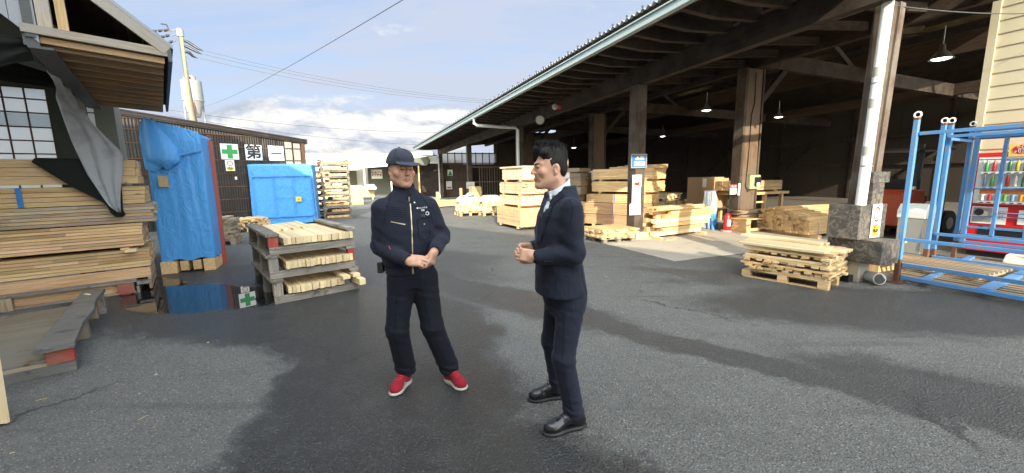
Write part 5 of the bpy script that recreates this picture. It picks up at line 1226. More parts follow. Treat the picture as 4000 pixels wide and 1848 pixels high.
# wood chips scattered on the asphalt
chips = [MB().prism([(-.02, -.006), (.022, -.004), (.026, .004), (-.018, .007)], 2, 0, .004).data('chip', M['pine_pale']), MB().prism([(-.008, -.008), (.010, -.006), (.007, .009), (-.009, .006)], 2, 0, .006).data('chip', M['old']), MB().prism([(-.04, -.003), (.04, -.002), (.038, .004), (-.04, .003)], 2, 0, .003).data('chip', M['pine'])]
for k in range(40):
    a = rnd.random()
    if a < .45: x, y = rnd.gauss(-3.2, .5), rnd.gauss(2.9, .5)
    elif a < .7: x, y = rnd.gauss(3.3, 1.0), rnd.gauss(7.0, .9)
    else: x, y = rnd.uniform(-3, 4), rnd.uniform(2, 9)
    o = bpy.data.objects.new('wood_chip', rnd.choice(chips)); COL.objects.link(o); o.location = (x, y, .002); o.rotation_euler.z = rnd.uniform(0, 6.3); o.scale = (rnd.uniform(.35, .8),)*3
    tag(o, 'tiny wood chip lying loose on the asphalt of the yard', 'wood chip', 'wood chips scattered on the asphalt')

# ================================================================ people: smooth implicit surfaces meshed once per body and garment
class Field:
    def __init__(s, lo, hi, h):
        s.lo = np.array(lo, dtype=np.float32); s.h = h; s.n = [int(math.ceil((hi[i]-lo[i])/h))+1 for i in range(3)]
        s.F = np.full(s.n, 1.0, dtype=np.float32)
    def sub(s, lo, hi):
        a = [max(0, int((lo[i]-s.lo[i])/s.h)) for i in range(3)]; b = [min(s.n[i], int((hi[i]-s.lo[i])/s.h)+2) for i in range(3)]
        if any(a[i] >= b[i] for i in range(3)): return None
        sl = tuple(slice(a[i], b[i]) for i in range(3))
        g = np.meshgrid(*[s.lo[i]+s.h*np.arange(a[i], b[i], dtype=np.float32) for i in range(3)], indexing='ij'); return sl, g
    def op(s, lo, hi, fn, k=.01, cut=False):
        pad = k+3*s.h; r = s.sub([v-pad for v in lo], [v+pad for v in hi])
        if r is None: return s
        sl, g = r; d = fn(*g).astype(np.float32); A = s.F[sl]
        if cut: A = -A
        t_ = np.clip(.5+.5*(A-d)/max(k, 1e-6), 0, 1)
        out = A*(1-t_)+d*t_-k*t_*(1-t_)
        s.F[sl] = -out if cut else out
        return s
    def cap(s, a, b, ra, rb=None, k=.01, cut=False, sq=None):
        rb = ra if rb is None else rb; a = np.array(a, float); b = np.array(b, float); ab = b-a; L2 = max(1e-9, ab @ ab); R = max(ra, rb)
        def fn(x, y, z):
            px, py, pz = x-a[0], y-a[1], z-a[2]; t_ = np.clip((px*ab[0]+py*ab[1]+pz*ab[2])/L2, 0, 1)
            return np.sqrt((px-t_*ab[0])**2+(py-t_*ab[1])**2+(pz-t_*ab[2])**2)-(ra+(rb-ra)*t_)
        return s.op(np.minimum(a, b)-R, np.maximum(a, b)+R, fn, k, cut)
    def ell(s, c, r, k=.01, R=None, cut=False):
        c = np.array(c, float); r = np.array(r, float); Rm = np.array(R, float) if R is not None else np.eye(3); m_ = r.max()
        def fn(x, y, z):
            p = [x-c[0], y-c[1], z-c[2]]; q = [(p[0]*Rm[0][i]+p[1]*Rm[1][i]+p[2]*Rm[2][i]) for i in range(3)]
            k0 = np.sqrt((q[0]/r[0])**2+(q[1]/r[1])**2+(q[2]/r[2])**2); k1 = np.sqrt((q[0]/r[0]**2)**2+(q[1]/r[1]**2)**2+(q[2]/r[2]**2)**2)
            return k0*(k0-1)/np.maximum(k1, 1e-6)
        return s.op(c-m_, c+m_, fn, k, cut)
    def box(s, c, hs, rd=.005, k=.005, R=None, cut=False):
        c = np.array(c, float); hs = np.array(hs, float); Rm = np.array(R, float) if R is not None else np.eye(3); m_ = float(np.linalg.norm(hs))
        def fn(x, y, z):
            p = [x-c[0], y-c[1], z-c[2]]; q = [np.abs(p[0]*Rm[0][i]+p[1]*Rm[1][i]+p[2]*Rm[2][i])-(hs[i]-rd) for i in range(3)]
            return np.sqrt(sum(np.maximum(v, 0)**2 for v in q))+np.minimum(np.maximum(np.maximum(q[0], q[1]), q[2]), 0)-rd
        return s.op(c-m_, c+m_, fn, k, cut)
    def loft(s, keys, yaw=0, k=.02, p=2.0, cut=False):
        """keys: (z, cx, cy, a, b) stacked ellipses, a across / b front-back in a frame turned by yaw"""
        K = np.array(keys, float); cs, sn = math.cos(yaw), math.sin(yaw); R = K[:, 3:].max()
        lo = [K[:, 1].min()-R, K[:, 2].min()-R, K[:, 0].min()]; hi = [K[:, 1].max()+R, K[:, 2].max()+R, K[:, 0].max()]
        def fn(x, y, z):
            f = lambda i: np.interp(z, K[:, 0], K[:, i])
            X, Y_ = x-f(1), y-f(2); u = X*cs+Y_*sn; v = -X*sn+Y_*cs; a, b = f(3), f(4)
            q = (np.abs(u/a)**p+np.abs(v/b)**p)**(1/p); d = (q-1)*np.minimum(a, b)
            dz = np.maximum(K[0, 0]-z, z-K[-1, 0]); return np.where(dz > 0, np.sqrt(np.maximum(d, 0)**2+dz**2), np.maximum(d, dz))
        return s.op(lo, hi, fn, k, cut)
    def below(s, z, k=.004): s.op((-9, -9, -9), (9, 9, 9), lambda x, y, zz: zz-z, k, True); return s       # remove everything below z
    def folds(s, amp, f, fn=None, seed=0):
        g = np.meshgrid(*[s.lo[i]+s.h*np.arange(s.n[i], dtype=np.float32) for i in range(3)], indexing='ij', sparse=True); x, y, z = g
        w_ = np.sin(f[0]*x+f[1]*y+f[2]*z+seed+1.5*np.sin(9*z+7*x+seed))*.6+np.sin(1.9*f[1]*x-1.7*f[0]*y+1.6*f[2]*z+2.1*seed+1.2*np.sin(11*y-8*z))*.4
        a = amp if fn is None else fn(x, y, z)
        s.F += (a*w_).astype(np.float32); return s
    def mesh(s):
        F = s.F; S_ = F < 0; nx, ny, nz = F.shape
        c = np.zeros((nx-1, ny-1, nz-1), dtype=np.int8)
        for i in (0, 1):
            for j in (0, 1):
                for k in (0, 1): c += S_[i:nx-1+i, j:ny-1+j, k:nz-1+k]
        act = (c > 0) & (c < 8); I = np.argwhere(act); idx = -np.ones(c.shape, dtype=np.int32); idx[act] = np.arange(len(I))
        P = np.zeros((len(I), 3)); W_ = np.zeros(len(I)); cr = [(i, j, k) for i in (0, 1) for j in (0, 1) for k in (0, 1)]
        val = {o: F[I[:, 0]+o[0], I[:, 1]+o[1], I[:, 2]+o[2]] for o in cr}
        for o in cr:
            for ax in range(3):
                if o[ax] == 0:
                    o2 = tuple(v+(1 if q == ax else 0) for q, v in enumerate(o)); a, b = val[o], val[o2]; m_ = (a < 0) != (b < 0)
                    t_ = np.where(m_, a/np.where(m_, a-b, 1), 0); p = np.array(o, float)[None, :].repeat(len(I), 0); p[:, ax] += t_
                    P += p*m_[:, None]; W_ += m_
        V_ = (I+P/np.maximum(W_, 1)[:, None])*s.h+s.lo
        Q = []
        for ax in range(3):
            sl0 = [slice(1, -1)]*3; sl0[ax] = slice(0, -1); sl1 = [slice(1, -1)]*3; sl1[ax] = slice(1, None)
            a = S_[tuple(sl0)]; b = S_[tuple(sl1)]; E_ = np.argwhere(a != b)
            if not len(E_): continue
            flip = a[E_[:, 0], E_[:, 1], E_[:, 2]]; base = E_+1; base[:, ax] -= 1; u_, v_ = [q for q in range(3) if q != ax]
            def g(du, dv):
                p = base.copy(); p[:, u_] -= du; p[:, v_] -= dv; return idx[p[:, 0], p[:, 1], p[:, 2]]
            q = np.stack([g(1, 1), g(0, 1), g(0, 0), g(1, 0)], 1)
            if ax == 1: flip = ~flip
            q[~flip] = q[~flip][:, ::-1]; Q.append(q)
        Q = np.concatenate(Q); Q = Q[(Q >= 0).all(1)]
        return V_, Q
def fmesh(name, fields, mt, parent, tint=None, smooth=1):
    Vs, Qs, n = [], [], 0
    for f in fields:
        V_, Q = f.mesh()
        for _ in range(smooth):
            acc = np.zeros_like(V_); cnt = np.zeros(len(V_))
            for a, b in ((0, 1), (1, 2), (2, 3), (3, 0)):
                np.add.at(acc, Q[:, a], V_[Q[:, b]]); np.add.at(cnt, Q[:, a], 1); np.add.at(acc, Q[:, b], V_[Q[:, a]]); np.add.at(cnt, Q[:, b], 1)
            V_ = V_*.5+.5*acc/np.maximum(cnt, 1)[:, None]
        Vs.append(V_); Qs.append(Q+n); n += len(V_)
    V_ = np.concatenate(Vs); Q = np.concatenate(Qs)
    me = bpy.data.meshes.new(name); me.vertices.add(len(V_)); me.vertices.foreach_set('co', V_.astype(np.float32).ravel())
    me.loops.add(len(Q)*4); me.loops.foreach_set('vertex_index', Q.astype(np.int32).ravel())
    me.polygons.add(len(Q)); me.polygons.foreach_set('loop_start', np.arange(0, len(Q)*4, 4, dtype=np.int32)); me.polygons.foreach_set('use_smooth', np.ones(len(Q), dtype=bool))
    me.update(calc_edges=True); me.validate(); me.materials.append(mt)
    col = np.ones((len(V_), 4), dtype=np.float32)
    if tint is not None: col[:, :3] = tint(V_)
    a = me.attributes.new('tint', 'FLOAT_COLOR', 'POINT'); a.data.foreach_set('color', col.ravel())
    a = me.attributes.new('gco', 'FLOAT_VECTOR', 'POINT'); a.data.foreach_set('vector', V_.astype(np.float32).ravel())
    o = bpy.data.objects.new(name, me); COL.objects.link(o)
    if parent: o.parent = parent
    return o, V_, Q
def cloth_mat(name, col, rough=.85, sheen=.25, sc=420, lift=.5):
    m = bpy.data.materials.new(name); m.use_nodes = True; t = NT(m.node_tree); b = t.n['Principled BSDF']
    co = t.node('ShaderNodeTexCoord').outputs['Object']; n = t.noise(co, sc, 2, .6); n2 = t.noise(co, 7, 5, .65)
    c = t.mix(n, tuple(x*(1-lift) for x in col), tuple(min(1, x*(1+lift)) for x in col)); c = t.mix(t.math('MULTIPLY', n2, .5), c, tuple(x*.6 for x in col))
    c = t.mix(1.0, c, t.node('ShaderNodeAttribute', attribute_name='tint').outputs['Color'], 'MULTIPLY')
    t.put(b.inputs['Base Color'], c); b.inputs['Roughness'].default_value = rough; b.inputs['Specular IOR Level'].default_value = .25; b.inputs['Sheen Weight'].default_value = sheen; b.inputs['Sheen Roughness'].default_value = .5; b.inputs['Sheen Tint'].default_value = (.7, .7, .8, 1)
    mp = t.node('ShaderNodeMapping'); t.put(mp.inputs['Vector'], co); mp.inputs['Rotation'].default_value = (.4, .5, .3); mp.inputs['Scale'].default_value = (1.6, 1.6, 1)
    wr = t.noise(mp.outputs[0], 9, 4, .55, 1.1)
    bn = t.node('ShaderNodeBump'); bn.inputs['Strength'].default_value = .3; bn.inputs['Distance'].default_value = .03; t.put(bn.inputs['Height'], t.math('ADD', wr, t.math('MULTIPLY', n, .02))); t.put(b.inputs['Normal'], bn.outputs[0]); return m
def skin_mat(name, col):
    m = bpy.data.materials.new(name); m.use_nodes = True; t = NT(m.node_tree); b = t.n['Principled BSDF']
    co = t.node('ShaderNodeTexCoord').outputs['Object']; n = t.noise(co, 30, 5, .65)
    c = t.mix(n, col, tuple(x*y for x, y in zip(col, (.80, .66, .60)))); c = t.mix(1.0, c, t.node('ShaderNodeAttribute', attribute_name='tint').outputs['Color'], 'MULTIPLY')
    t.put(b.inputs['Base Color'], c); b.inputs['Roughness'].default_value = .48; b.inputs['Specular IOR Level'].default_value = .45
    b.inputs['Subsurface Weight'].default_value = .12; b.inputs['Subsurface Radius'].default_value = (.012, .005, .003); b.inputs['Subsurface Scale'].default_value = 1.0
    bn = t.node('ShaderNodeBump'); bn.inputs['Strength'].default_value = .25; bn.inputs['Distance'].default_value = .002; t.put(bn.inputs['Height'], t.noise(co, 220, 3)); t.put(b.inputs['Normal'], bn.outputs[0]); return m
M['work_navy'] = cloth_mat('navy_work_cloth', (.015, .018, .033), sheen=.08); M['work_trousers'] = cloth_mat('navy_trouser_cloth', (.008, .0095, .017), sheen=.04)
M['suit'] = cloth_mat('navy_suit_wool', (.013, .016, .031), .8, .08, 600, .7); M['capcloth'] = cloth_mat('cap_cloth', (.048, .052, .078), .9, .1)
M['shirt'] = cloth_mat('white_shirt', (.72, .75, .80), .7, .1, 500, .05); M['tie'] = cloth_mat('navy_tie', (.025, .028, .06), .5, .2, 240, .9)
M['skin1'] = skin_mat('tanned_skin', (.63, .375, .275)); M['skin2'] = skin_mat('warm_skin', (.70, .43, .31))
M['hair'] = mat('black_hair', (.010, .0075, .006), .55, spec=.3, bump=.6, bscale=150, var=.3); M['hairgray'] = mat('cropped_hair', (.035, .03, .028), .7)
M['seamdark'] = mat('seam_thread', (.006, .007, .012), .9, spec=.1)
M['eyewhite'] = mat('eye_white', (.55, .50, .47), .2); M['brow'] = mat('eyebrow', (.03, .022, .018), .8); M['brass'] = mat('brass_zip', (.50, .42, .30), .4, metal=.5)
M['leather'] = mat('black_leather', (.010, .010, .012), .22, spec=.6, bump=.15, bscale=60); M['sneaker'] = cloth_mat('red_mesh_sneaker', (.30, .014, .030), .85, .08, 260, .4); M['sole'] = mat('off_white_sole', (.50, .47, .42), .7, var=.35, vscale=14); M['blacksole'] = mat('black_sole', (.012, .012, .013), .55)
def rz(a): c, s_ = math.cos(a), math.sin(a); return np.array([[c, -s_, 0], [s_, c, 0], [0, 0, 1]])
def rx(a): c, s_ = math.cos(a), math.sin(a); return np.array([[1, 0, 0], [0, c, -s_], [0, s_, c]])
def ry(a): c, s_ = math.cos(a), math.sin(a); return np.array([[c, 0, s_], [0, 1, 0], [-s_, 0, c]])

class Scaled:
    def __init__(s, F, S_): s.F = F; s.S = S_
    def ell(s, c, r, k=.01, R=None, cut=False): s.F.ell(c, np.array(r)*s.S, k*s.S, R, cut)
    def cap(s, a, b, ra, rb=None, k=.01, cut=False): s.F.cap(a, b, ra*s.S, None if rb is None else rb*s.S, k*s.S, cut)
def head(F, C, R, fat=1.0, smile=0., S_=1.0):
    """face looks along local -y; R columns are the head axes"""
    C = np.array(C, float); q = lambda *p: C+R @ np.array(p, float)*S_; F = Scaled(F, S_)
    F.ell(q(0, .014, .030), (.077, .096, .090), .01, R)
    F.ell(q(0, -.028, -.030), (.066*fat, .066, .088), .035, R)
    for s in (-1, 1):
        F.cap(q(s*.052*fat, .012, -.055), q(s*.022, -.068, -.100), .022, .018, .03); F.ell(q(s*.044*fat, -.062, -.020), (.026*fat, .022, .022), .022, R)
        F.cap(q(s*.048, -.066, .030), q(s*.012, -.088, .028), .009, .010, .016)
        F.ell(q(s*.033, -.099, .010), (.017, .014, .011), .012, R, cut=True); F.ell(q(s*.032, -.076, .008), (.0145, .0125, .0125), .003, R)
        F.cap(q(s*.045, -.082, .014), q(s*.020, -.089, .015), .0045, .005, .006)
        F.ell(q(s*.0805, .016, -.006), (.009, .019, .031), .007, R @ rz(s*.45)); F.ell(q(s*.087, .008, -.002), (.006, .009, .017), .004, R @ rz(s*.45), cut=True); F.cap(q(s*.079, .006, -.034), q(s*.082, .008, -.028), .007, .007, .006)
        F.ell(q(s*.013, -.103, -.026), (.0085, .010, .007), .007, R); F.cap(q(s*.026, -.086, -.040), q(s*.034, -.078, -.060), .007, .006, .015)
        F.cap(q(s*.024, -.084+.002*smile, -.060+.006*smile), q(0, -.0975, -.0555), .0042, .0058, .007); F.cap(q(s*.022, -.083, -.063+.004*smile), q(0, -.0955, -.068), .0042, .0066, .007)
    F.cap(q(0, -.090, .022), q(0, -.1125, -.020), .0075, .0110, .011); F.ell(q(0, -.1115, -.024), (.0115, .010, .0085), .006, R)
    F.cap(q(-.022, -.097, -.0610+.004*smile), q(0, -.1055, -.0615), .0016, .0016, .002, cut=True); F.cap(q(.022, -.097, -.0610+.004*smile), q(0, -.1055, -.0615), .0016, .0016, .002, cut=True)
    F.ell(q(0, -.082, -.100), (.020, .017, .016), .022, R)
    return q
def face_tint(C, R, lip=(.86, .66, .64), stub=.70):
    C = np.array(C, float)
    def fn(V_):
        L = (V_-C) @ R; t = np.ones((len(V_), 3)); x, y, z = L.T; inside = (np.abs(x) < .12) & (np.abs(y) < .16) & (np.abs(z) < .16)
        def m(cx, cy, cz, rx_, ry_, rz_, soft=.5): d = np.sqrt(((x-cx)/rx_)**2+((y-cy)/ry_)**2+((z-cz)/rz_)**2); return np.clip((1+soft-d)/soft, 0, 1)*inside
        def ap(mask, c):
            nonlocal t; t = t*(1-mask[:, None])+t*np.array(c)[None, :]*mask[:, None]
        ap(m(0, -.095, -.0615, .020, .022, .0065, .5)*.8, lip)
        ap(m(0, -.095, -.045, .026, .03, .008, .6)*.8, (stub, stub, stub*1.02)); ap(m(0, -.07, -.098, .045, .05, .022, .7)*.6, (stub, stub, stub*1.02))
        for s in (-1, 1):
            ap(m(s*.045, -.07, -.02, .022, .03, .018, .9)*.55, (1.08, .82, .80)); ap(m(s*.032, -.09, .000, .017, .02, .006, .8)*.5, (.82, .76, .78)); ap(m(s*.08, .015, -.005, .02, .03, .034, .4)*.4, (1.05, .85, .82))
            ap(m(s*.03, -.09, .0085, .0135, .02, .0022, .6)*.92, (.16, .12, .12))
        ap(m(0, -.11, -.022, .013, .02, .012, .8)*.5, (1.08, .82, .80))
        return t
    return fn
def eyes(sf, q, R, parent, z=.0065, op=.0, brow='brow', bt=.0036):
    fw = tuple(R[:, 1])
    def on(x, zz, off): return sf.hit(tuple(q(x, -.3, zz)), fw, off)[0]
    for s in (-1, 1):
        xs = [.0185, .024, .030, .036, .042, .0465]
        if op: MB().grid([[on(s*x, z-op*(1-((x-.0325)/.014)**2)*f, .0006) for x in xs[1:-1]] for f in (0, .5, 1)]).build('eye_white', M['eyewhite'], parent); MB().tube([on(s*.031, z-op*.45, .0002), on(s*.031, z-op*.45, .0016)], .0048, 10).build('iris', M['ink'], parent)
        MB().tube([on(s*x, z+.0022*(1-((x-.0325)/.014)**2), .0004) for x in xs], .0016, 6, radii=[.0008, .0016, .0020, .0020, .0017, .0008]).build('eyelash', M['brow'], parent)
        xs = [.013, .022, .031, .040, .049]; MB().tube([on(s*x, .0245+.0055*math.sin((x-.013)/.036*2.2), .0002) for x in xs], bt, 6, radii=[bt*.8, bt, bt, bt*.8, bt*.3]).build('eyebrow', M[brow], parent)
    for s in (-1, 1): MB().tube([on(s*.0075, -.0285, 0), on(s*.0095, -.0290, 0)], .0022, 6).build('nostril', M['brow'], parent)
    MB().tube([on(x, -.0600, .0) for x in (-.021, -.011, 0, .011, .021)], .0012, 5, radii=[.0006, .0012, .0013, .0012, .0006]).build('mouth_line', M['brow'], parent)
def hand(F, wrist, d, n, side, curl, spread=.02, thumb=(.7, .6, .35), tcurl=.3, scale=1.0, curls=None):
    wrist = np.array(wrist, float); d = np.array(d, float); d /= np.linalg.norm(d); n = np.array(n, float); n -= d*(n @ d); n /= np.linalg.norm(n); s = np.cross(d, n)*side; S_ = scale
    R = np.stack([s, d, n], 1)
    F.box(wrist+d*.048*S_, (.040*S_, .046*S_, .0145*S_), .014, .006, R); F.ell(wrist+d*.03*S_+s*.022*S_+n*.008*S_, (.020*S_, .030*S_, .015*S_), .012, R)
    F.cap(wrist-d*.008, wrist+d*.02, .027, .026, .016)
    for i, (off, L) in enumerate(((.030, .072), (.0105, .080), (-.0095, .074), (-.0285, .060))):
        p = wrist+d*(.090-.004*abs(i-1))*S_+s*off*S_; a = 0; c = (curls[i] if curls else curl)*(1+.06*i)
        for seg, (f, r0, r1) in enumerate(((.44, .0094, .0086), (.31, .0086, .0080), (.25, .0080, .0068))):
            a += c*(.75, 1.05, .7)[seg]; v = d*math.cos(a)+n*math.sin(a)+s*off*spread*20*(1 if seg == 0 else .5); v /= np.linalg.norm(v)
            q = p+v*L*f*S_; F.cap(p, q, r0*S_, r1*S_, .0025 if seg else .006); p = q
    p = wrist+d*.022*S_+s*.026*S_; v = s*thumb[0]+d*thumb[1]+n*thumb[2]; v /= np.linalg.norm(v); q = p+v*.042*S_; F.cap(p, q, .0135*S_, .0115*S_, .008)
    v2 = v+d*tcurl-s*tcurl*.8+n*tcurl*.6; v2 /= np.linalg.norm(v2); q2 = q+v2*.030*S_; F.cap(q, q2, .0112*S_, .0095*S_, .003); F.cap(q2, q2+v2*.016*S_, .0096*S_, .0080*S_, .003)
from mathutils.bvhtree import BVHTree
class Surf:
    def __init__(s, V_, Q): s.b = BVHTree.FromPolygons([tuple(v) for v in V_], [tuple(int(i) for i in q) for q in Q])
    def hit(s, p, d, off=.001):
        p = Vector(p); d = Vector(d).normalized(); h = s.b.ray_cast(p, d)
        if h[0] is None: h = s.b.find_nearest(p)
        n = h[1]; 
        if n.dot(d) > 0: n = -n
        return h[0]+n*off, n
    def strip(s, pts, d, w_, off=.002, n=24, th=.002):
        """ribbon laid on the surface along a polyline seen against direction d"""
        pts = [Vector(p) for p in pts]; seg = []; tot = sum((b-a).length for a, b in zip(pts, pts[1:]))
        for a, b in zip(pts, pts[1:]):
            k = max(1, int(n*(b-a).length/tot)); seg += [a.lerp(b, i/k) for i in range(k)]
        seg.append(pts[-1]); rows = []
        H = [s.hit(p, d, off) for p in seg]
        for i, (h, nn) in enumerate(H):
            t_ = (H[min(i+1, len(H)-1)][0]-H[max(i-1, 0)][0]).normalized(); sd = t_.cross(nn).normalized()*w_/2
            rows.append([h-sd-nn*th, h-sd, h+sd, h+sd-nn*th])
        return MB().grid(rows, smooth=False)

def shoe(F, Fs, heel, toe, z0, hgt, wd, sh=.028, laces=True):
    heel = np.array([*heel, 0.]); toe = np.array([*toe, 0.]); d = toe-heel; L = np.linalg.norm(d); d /= L; s = np.array([d[1], -d[0], 0.]); R = np.stack([s, d, np.array([0, 0, 1.])], 1)
    at = lambda f, z, o=0: heel+d*L*f+s*o+np.array([0, 0, z+z0])
    Fs.ell(at(.74, sh*.5), (wd*.54, L*.27, sh*.62), .01, R); Fs.ell(at(.22, sh*.5), (wd*.43, L*.23, sh*.62), .01, R); Fs.box(at(.48, sh*.45), (wd*.40, L*.32, sh*.42), .008, .015, R)
    Fs.op((-9, -9, -1), (9, 9, 1), lambda x, y, z: z-.001, .001, True)
    F.ell(at(.76, sh+.012), (wd*.47, L*.215, .042), .012, R); F.ell(at(.20, sh+.02), (wd*.38, L*.18, .05), .02, R); F.cap(at(.64, sh+.028), at(.34, sh+.06), .034, .042, .03)
    F.cap(at(.22, sh+.03), at(.20, hgt), .036, .040, .02); F.op((-9, -9, -1), (9, 9, 9), lambda x, y, z: z-(sh*.75+z0), .002, True)
    F.op((-9, -9, hgt-.03), (9, 9, 9), lambda x, y, z: (hgt+z0)-z, .002, True)
    return at, s, d

# ---------------------------------------------------------------- man in the cap and work jacket
def yawR(f): f = np.array([f[0], f[1], 0.])/math.hypot(*f[:2]); return math.atan2(f[0], -f[1])   # rotation taking -y to f
p1 = T('person', 'man in navy work jacket, dark cap and red sneakers standing with hands together', 'person', (-.70, 2.80, 0))
O1 = np.array([-.70, 2.80, 0.])
def w1(x, y, z): return np.array([x, y, z])-O1
yt = math.radians(24)                                  # torso turned towards his colleague
HC = w1(-.758, 2.78, 1.625); HR = rz(math.radians(40)) @ rx(math.radians(2))
shA, shB = w1(-.900, 2.73, 1.370), w1(-.594, 2.87, 1.370)
elA, elB = w1(-.938, 2.76, 1.095), w1(-.507, 2.88, 1.145)
wrA, wrB = w1(-.690, 2.565, 1.035), w1(-.522, 2.63, 1.085)
hpA, hpB = w1(-.800, 2.78, .88), w1(-.650, 2.83, .88)
knA, knB = w1(-.845, 2.75, .49), w1(-.600, 2.80, .49)
anA, anB = w1(-.835, 2.87, .10), w1(-.505, 2.885, .10)
B = Field((-.38, -.38, -.02), (.38, .32, 1.80), .0046)
B.loft([(.80, -.03, .01, .13, .09), (.95, -.03, .01, .15, .105), (1.15, -.03, .0, .145, .10), (1.32, -.04, .0, .165, .10), (1.40, -.045, .0, .12, .07)], yt, .03)
for a, b, c_, r in ((shA, elA, wrA, (.045, .038, .026)), (shB, elB, wrB, (.045, .038, .026))): B.cap(a, b, r[0], r[1], .02); B.cap(b, c_, r[1], r[2], .01)
for a, b, c_ in ((hpA, knA, anA), (hpB, knB, anB)): B.cap(a+np.array([-.03*np.sign(a[0]+.03), 0, -.06]), b, .060, .045, .04); B.cap(b, c_, .048, .035, .02)
B.cap(anA, anA+np.array([-.02, -.12, -.055]), .03, .022, .02); B.cap(anB, anB+np.array([.07, -.08, -.055]), .03, .022, .02)
B.cap(HC+HR @ np.array([0, .022, -.06]), w1(-.745, 2.83, 1.42), .056, .066, .03)
head(B, HC, HR, 1.10, 0., .955)
hand(B, wrA, (.95, -.12, -.02), (.10, .80, -.55), 1, .8, thumb=(.30, .85, .45), tcurl=.2, curls=(.62, .8, .9, 1.0))
hand(B, wrB, (-.30, -.30, -.88), (-.85, .35, .25), -1, .7, thumb=(.15, .85, .6), tcurl=.2, curls=(.45, .65, .8, .95))
ft = face_tint(HC, HR)
def tint1(V_):
    t = ft(V_); L = (V_-HC) @ HR
    m = ((L[:, 2] > -.01) & (L[:, 1] > .005) & (np.abs(L[:, 0]) < .079) & (L[:, 2] < .15))*.55   # cropped hair shadow round the back and sides
    return t*(1-m[:, None]*np.array([.6, .5, .45])[None, :])
b1o, BV, BQ = fmesh('body', [B], M['skin1'], p1, tint1, 1)
cn0 = w1(-.745, 2.81, 1.50)
# jacket
J = Field((-.40, -.34, .80), (.38, .30, 1.56), .0062)
J.loft([(.90, -.045, .02, .172, .128), (.95, -.045, .018, .170, .130), (.985, -.045, .015, .190, .145), (1.10, -.045, .005, .192, .140), (1.22, -.045, .0, .192, .135), (1.31, -.05, .0, .186, .125), (1.37, -.05, .005, .180, .115), (1.425, -.05, .01, .150, .100), (1.465, -.05, .015, .108, .084), (1.49, -.05, .02, .082, .074)], yt, .015, 2.3)
for s_, (a, b, c_) in enumerate(((shA, elA, wrA), (shB, elB, wrB))):
    J.cap(a, b, .063, .053, .045); e = b+(c_-b)*.97; J.cap(b, e, .054, .046, .02)
J.loft([(1.44, -.05, .02, .086, .078), (1.50, -.055, .014, .078, .076), (1.540, -.057, .010, .076, .076)], yt, .012); J.op((-9, -9, 1.4), (9, 9, 9), lambda x, y, z: (1.535+.28*((x-cn0[0])*-.41+(y-cn0[1])*.91))-z, .004, True)
def foldamp(x, y, z):
    e = 0
    for b in (elA, elB): e = e+np.exp(-((x-b[0])**2+(y-b[1])**2+(z-b[2])**2)/.012)
    return .0016+.0055*np.minimum(e, 1)+.0035*np.exp(-((z-1.0)/.04)**2)
J.folds(0, (34, 22, 52), foldamp, 1)
for c_, b in ((wrA, elA), (wrB, elB)):       # cuffs are open: cut past the wrist
    dd = (c_-b)/np.linalg.norm(c_-b); q = c_-dd*.012; J.cap(q+dd*.002, q+dd*.10, .034, .034, .002, cut=True)
J.cap(w1(-.748, 2.815, 1.46), w1(-.752, 2.795, 1.60), .060, .066, .004, cut=True)                 # neck opening
fd = np.array([math.sin(yt), -math.cos(yt), 0.]); sd_ = np.array([math.cos(yt), math.sin(yt), 0.])
cn = w1(-.745, 2.81, 1.50)
J.cap(cn+fd*.10+np.array([0, 0, .05]), cn+fd*.092+np.array([0, 0, -.075]), .044, .016, .004, cut=True)   # open collar V
J.below(.885)
jo, JV, JQ = fmesh('jacket', [J], M['work_navy'], p1, None, 1)
sj = Surf(JV, JQ); ray = -fd
def fp(u, z, o=.5): c = w1(-.745, 2.81, z); return tuple(c+fd*o+sd_*u)       # a point out in front of the chest
sj.strip([fp(.012, 1.445), fp(.006, 1.2), fp(.0, 1.0), fp(.0, .91)], ray, .0075).build('zip', M['brass'], jo)
sj.strip([fp(.0185, 1.445), fp(.013, 1.2), fp(.008, 1.0), fp(.008, .91)], ray, .003, off=.0012).build('placket_seam', M['seamdark'], jo)
h, n = sj.hit(fp(.001, .93), ray, .004); MB().box(-.006, .006, -.003, .003, -.016, .012).build('zip_pull', M['brass'], jo, h)
h, n = sj.hit(fp(.014, 1.43), ray, .004); MB().box(-.005, .005, -.003, .003, -.016, .012).build('zip_pull', M['brass'], jo, h)
sj.strip([fp(-.125, 1.285), fp(-.035, 1.262)], ray, .007).build('pocket_zip', M['brass'], jo)
for z in (1.385, 1.37, 1.355, 1.34, 1.325): sj.strip([fp(-.145, z), fp(-.02, z-.016)], ray, .0022, .0012, th=.001).build('seam', M['seamdark'], jo)
sj.strip([fp(-.17, .975), fp(-.09, .972), fp(.0, .97), fp(.09, .972), fp(.17, .978)], ray, .003, .0012).build('waist_seam', M['seamdark'], jo)
sj.strip([fp(-.10, 1.47), fp(-.15, 1.36), fp(-.172, 1.26)], ray, .003, .0012).build('seam', M['seamdark'], jo); sj.strip([fp(.09, 1.465), fp(.145, 1.36), fp(.165, 1.25)], ray, .003, .0012).build('seam', M['seamdark'], jo)
sj.strip([fp(.045, 1.29), fp(.135, 1.30)], ray, .006, .003).build('pocket_edge', M['work_trousers'], jo)
sj.strip([fp(.045, 1.29), fp(.050, 1.16), fp(.09, 1.145), fp(.135, 1.16), fp(.137, 1.30)], ray, .003, .0015).build('pocket_seam', M['seamdark'], jo)
for u, z in ((.095, 1.255), (.040, 1.405)): h, n = sj.hit(fp(u, z), ray, .001); MB().tube([h, h+n*.003], .006, 10).build('snap', M['steel'], jo)
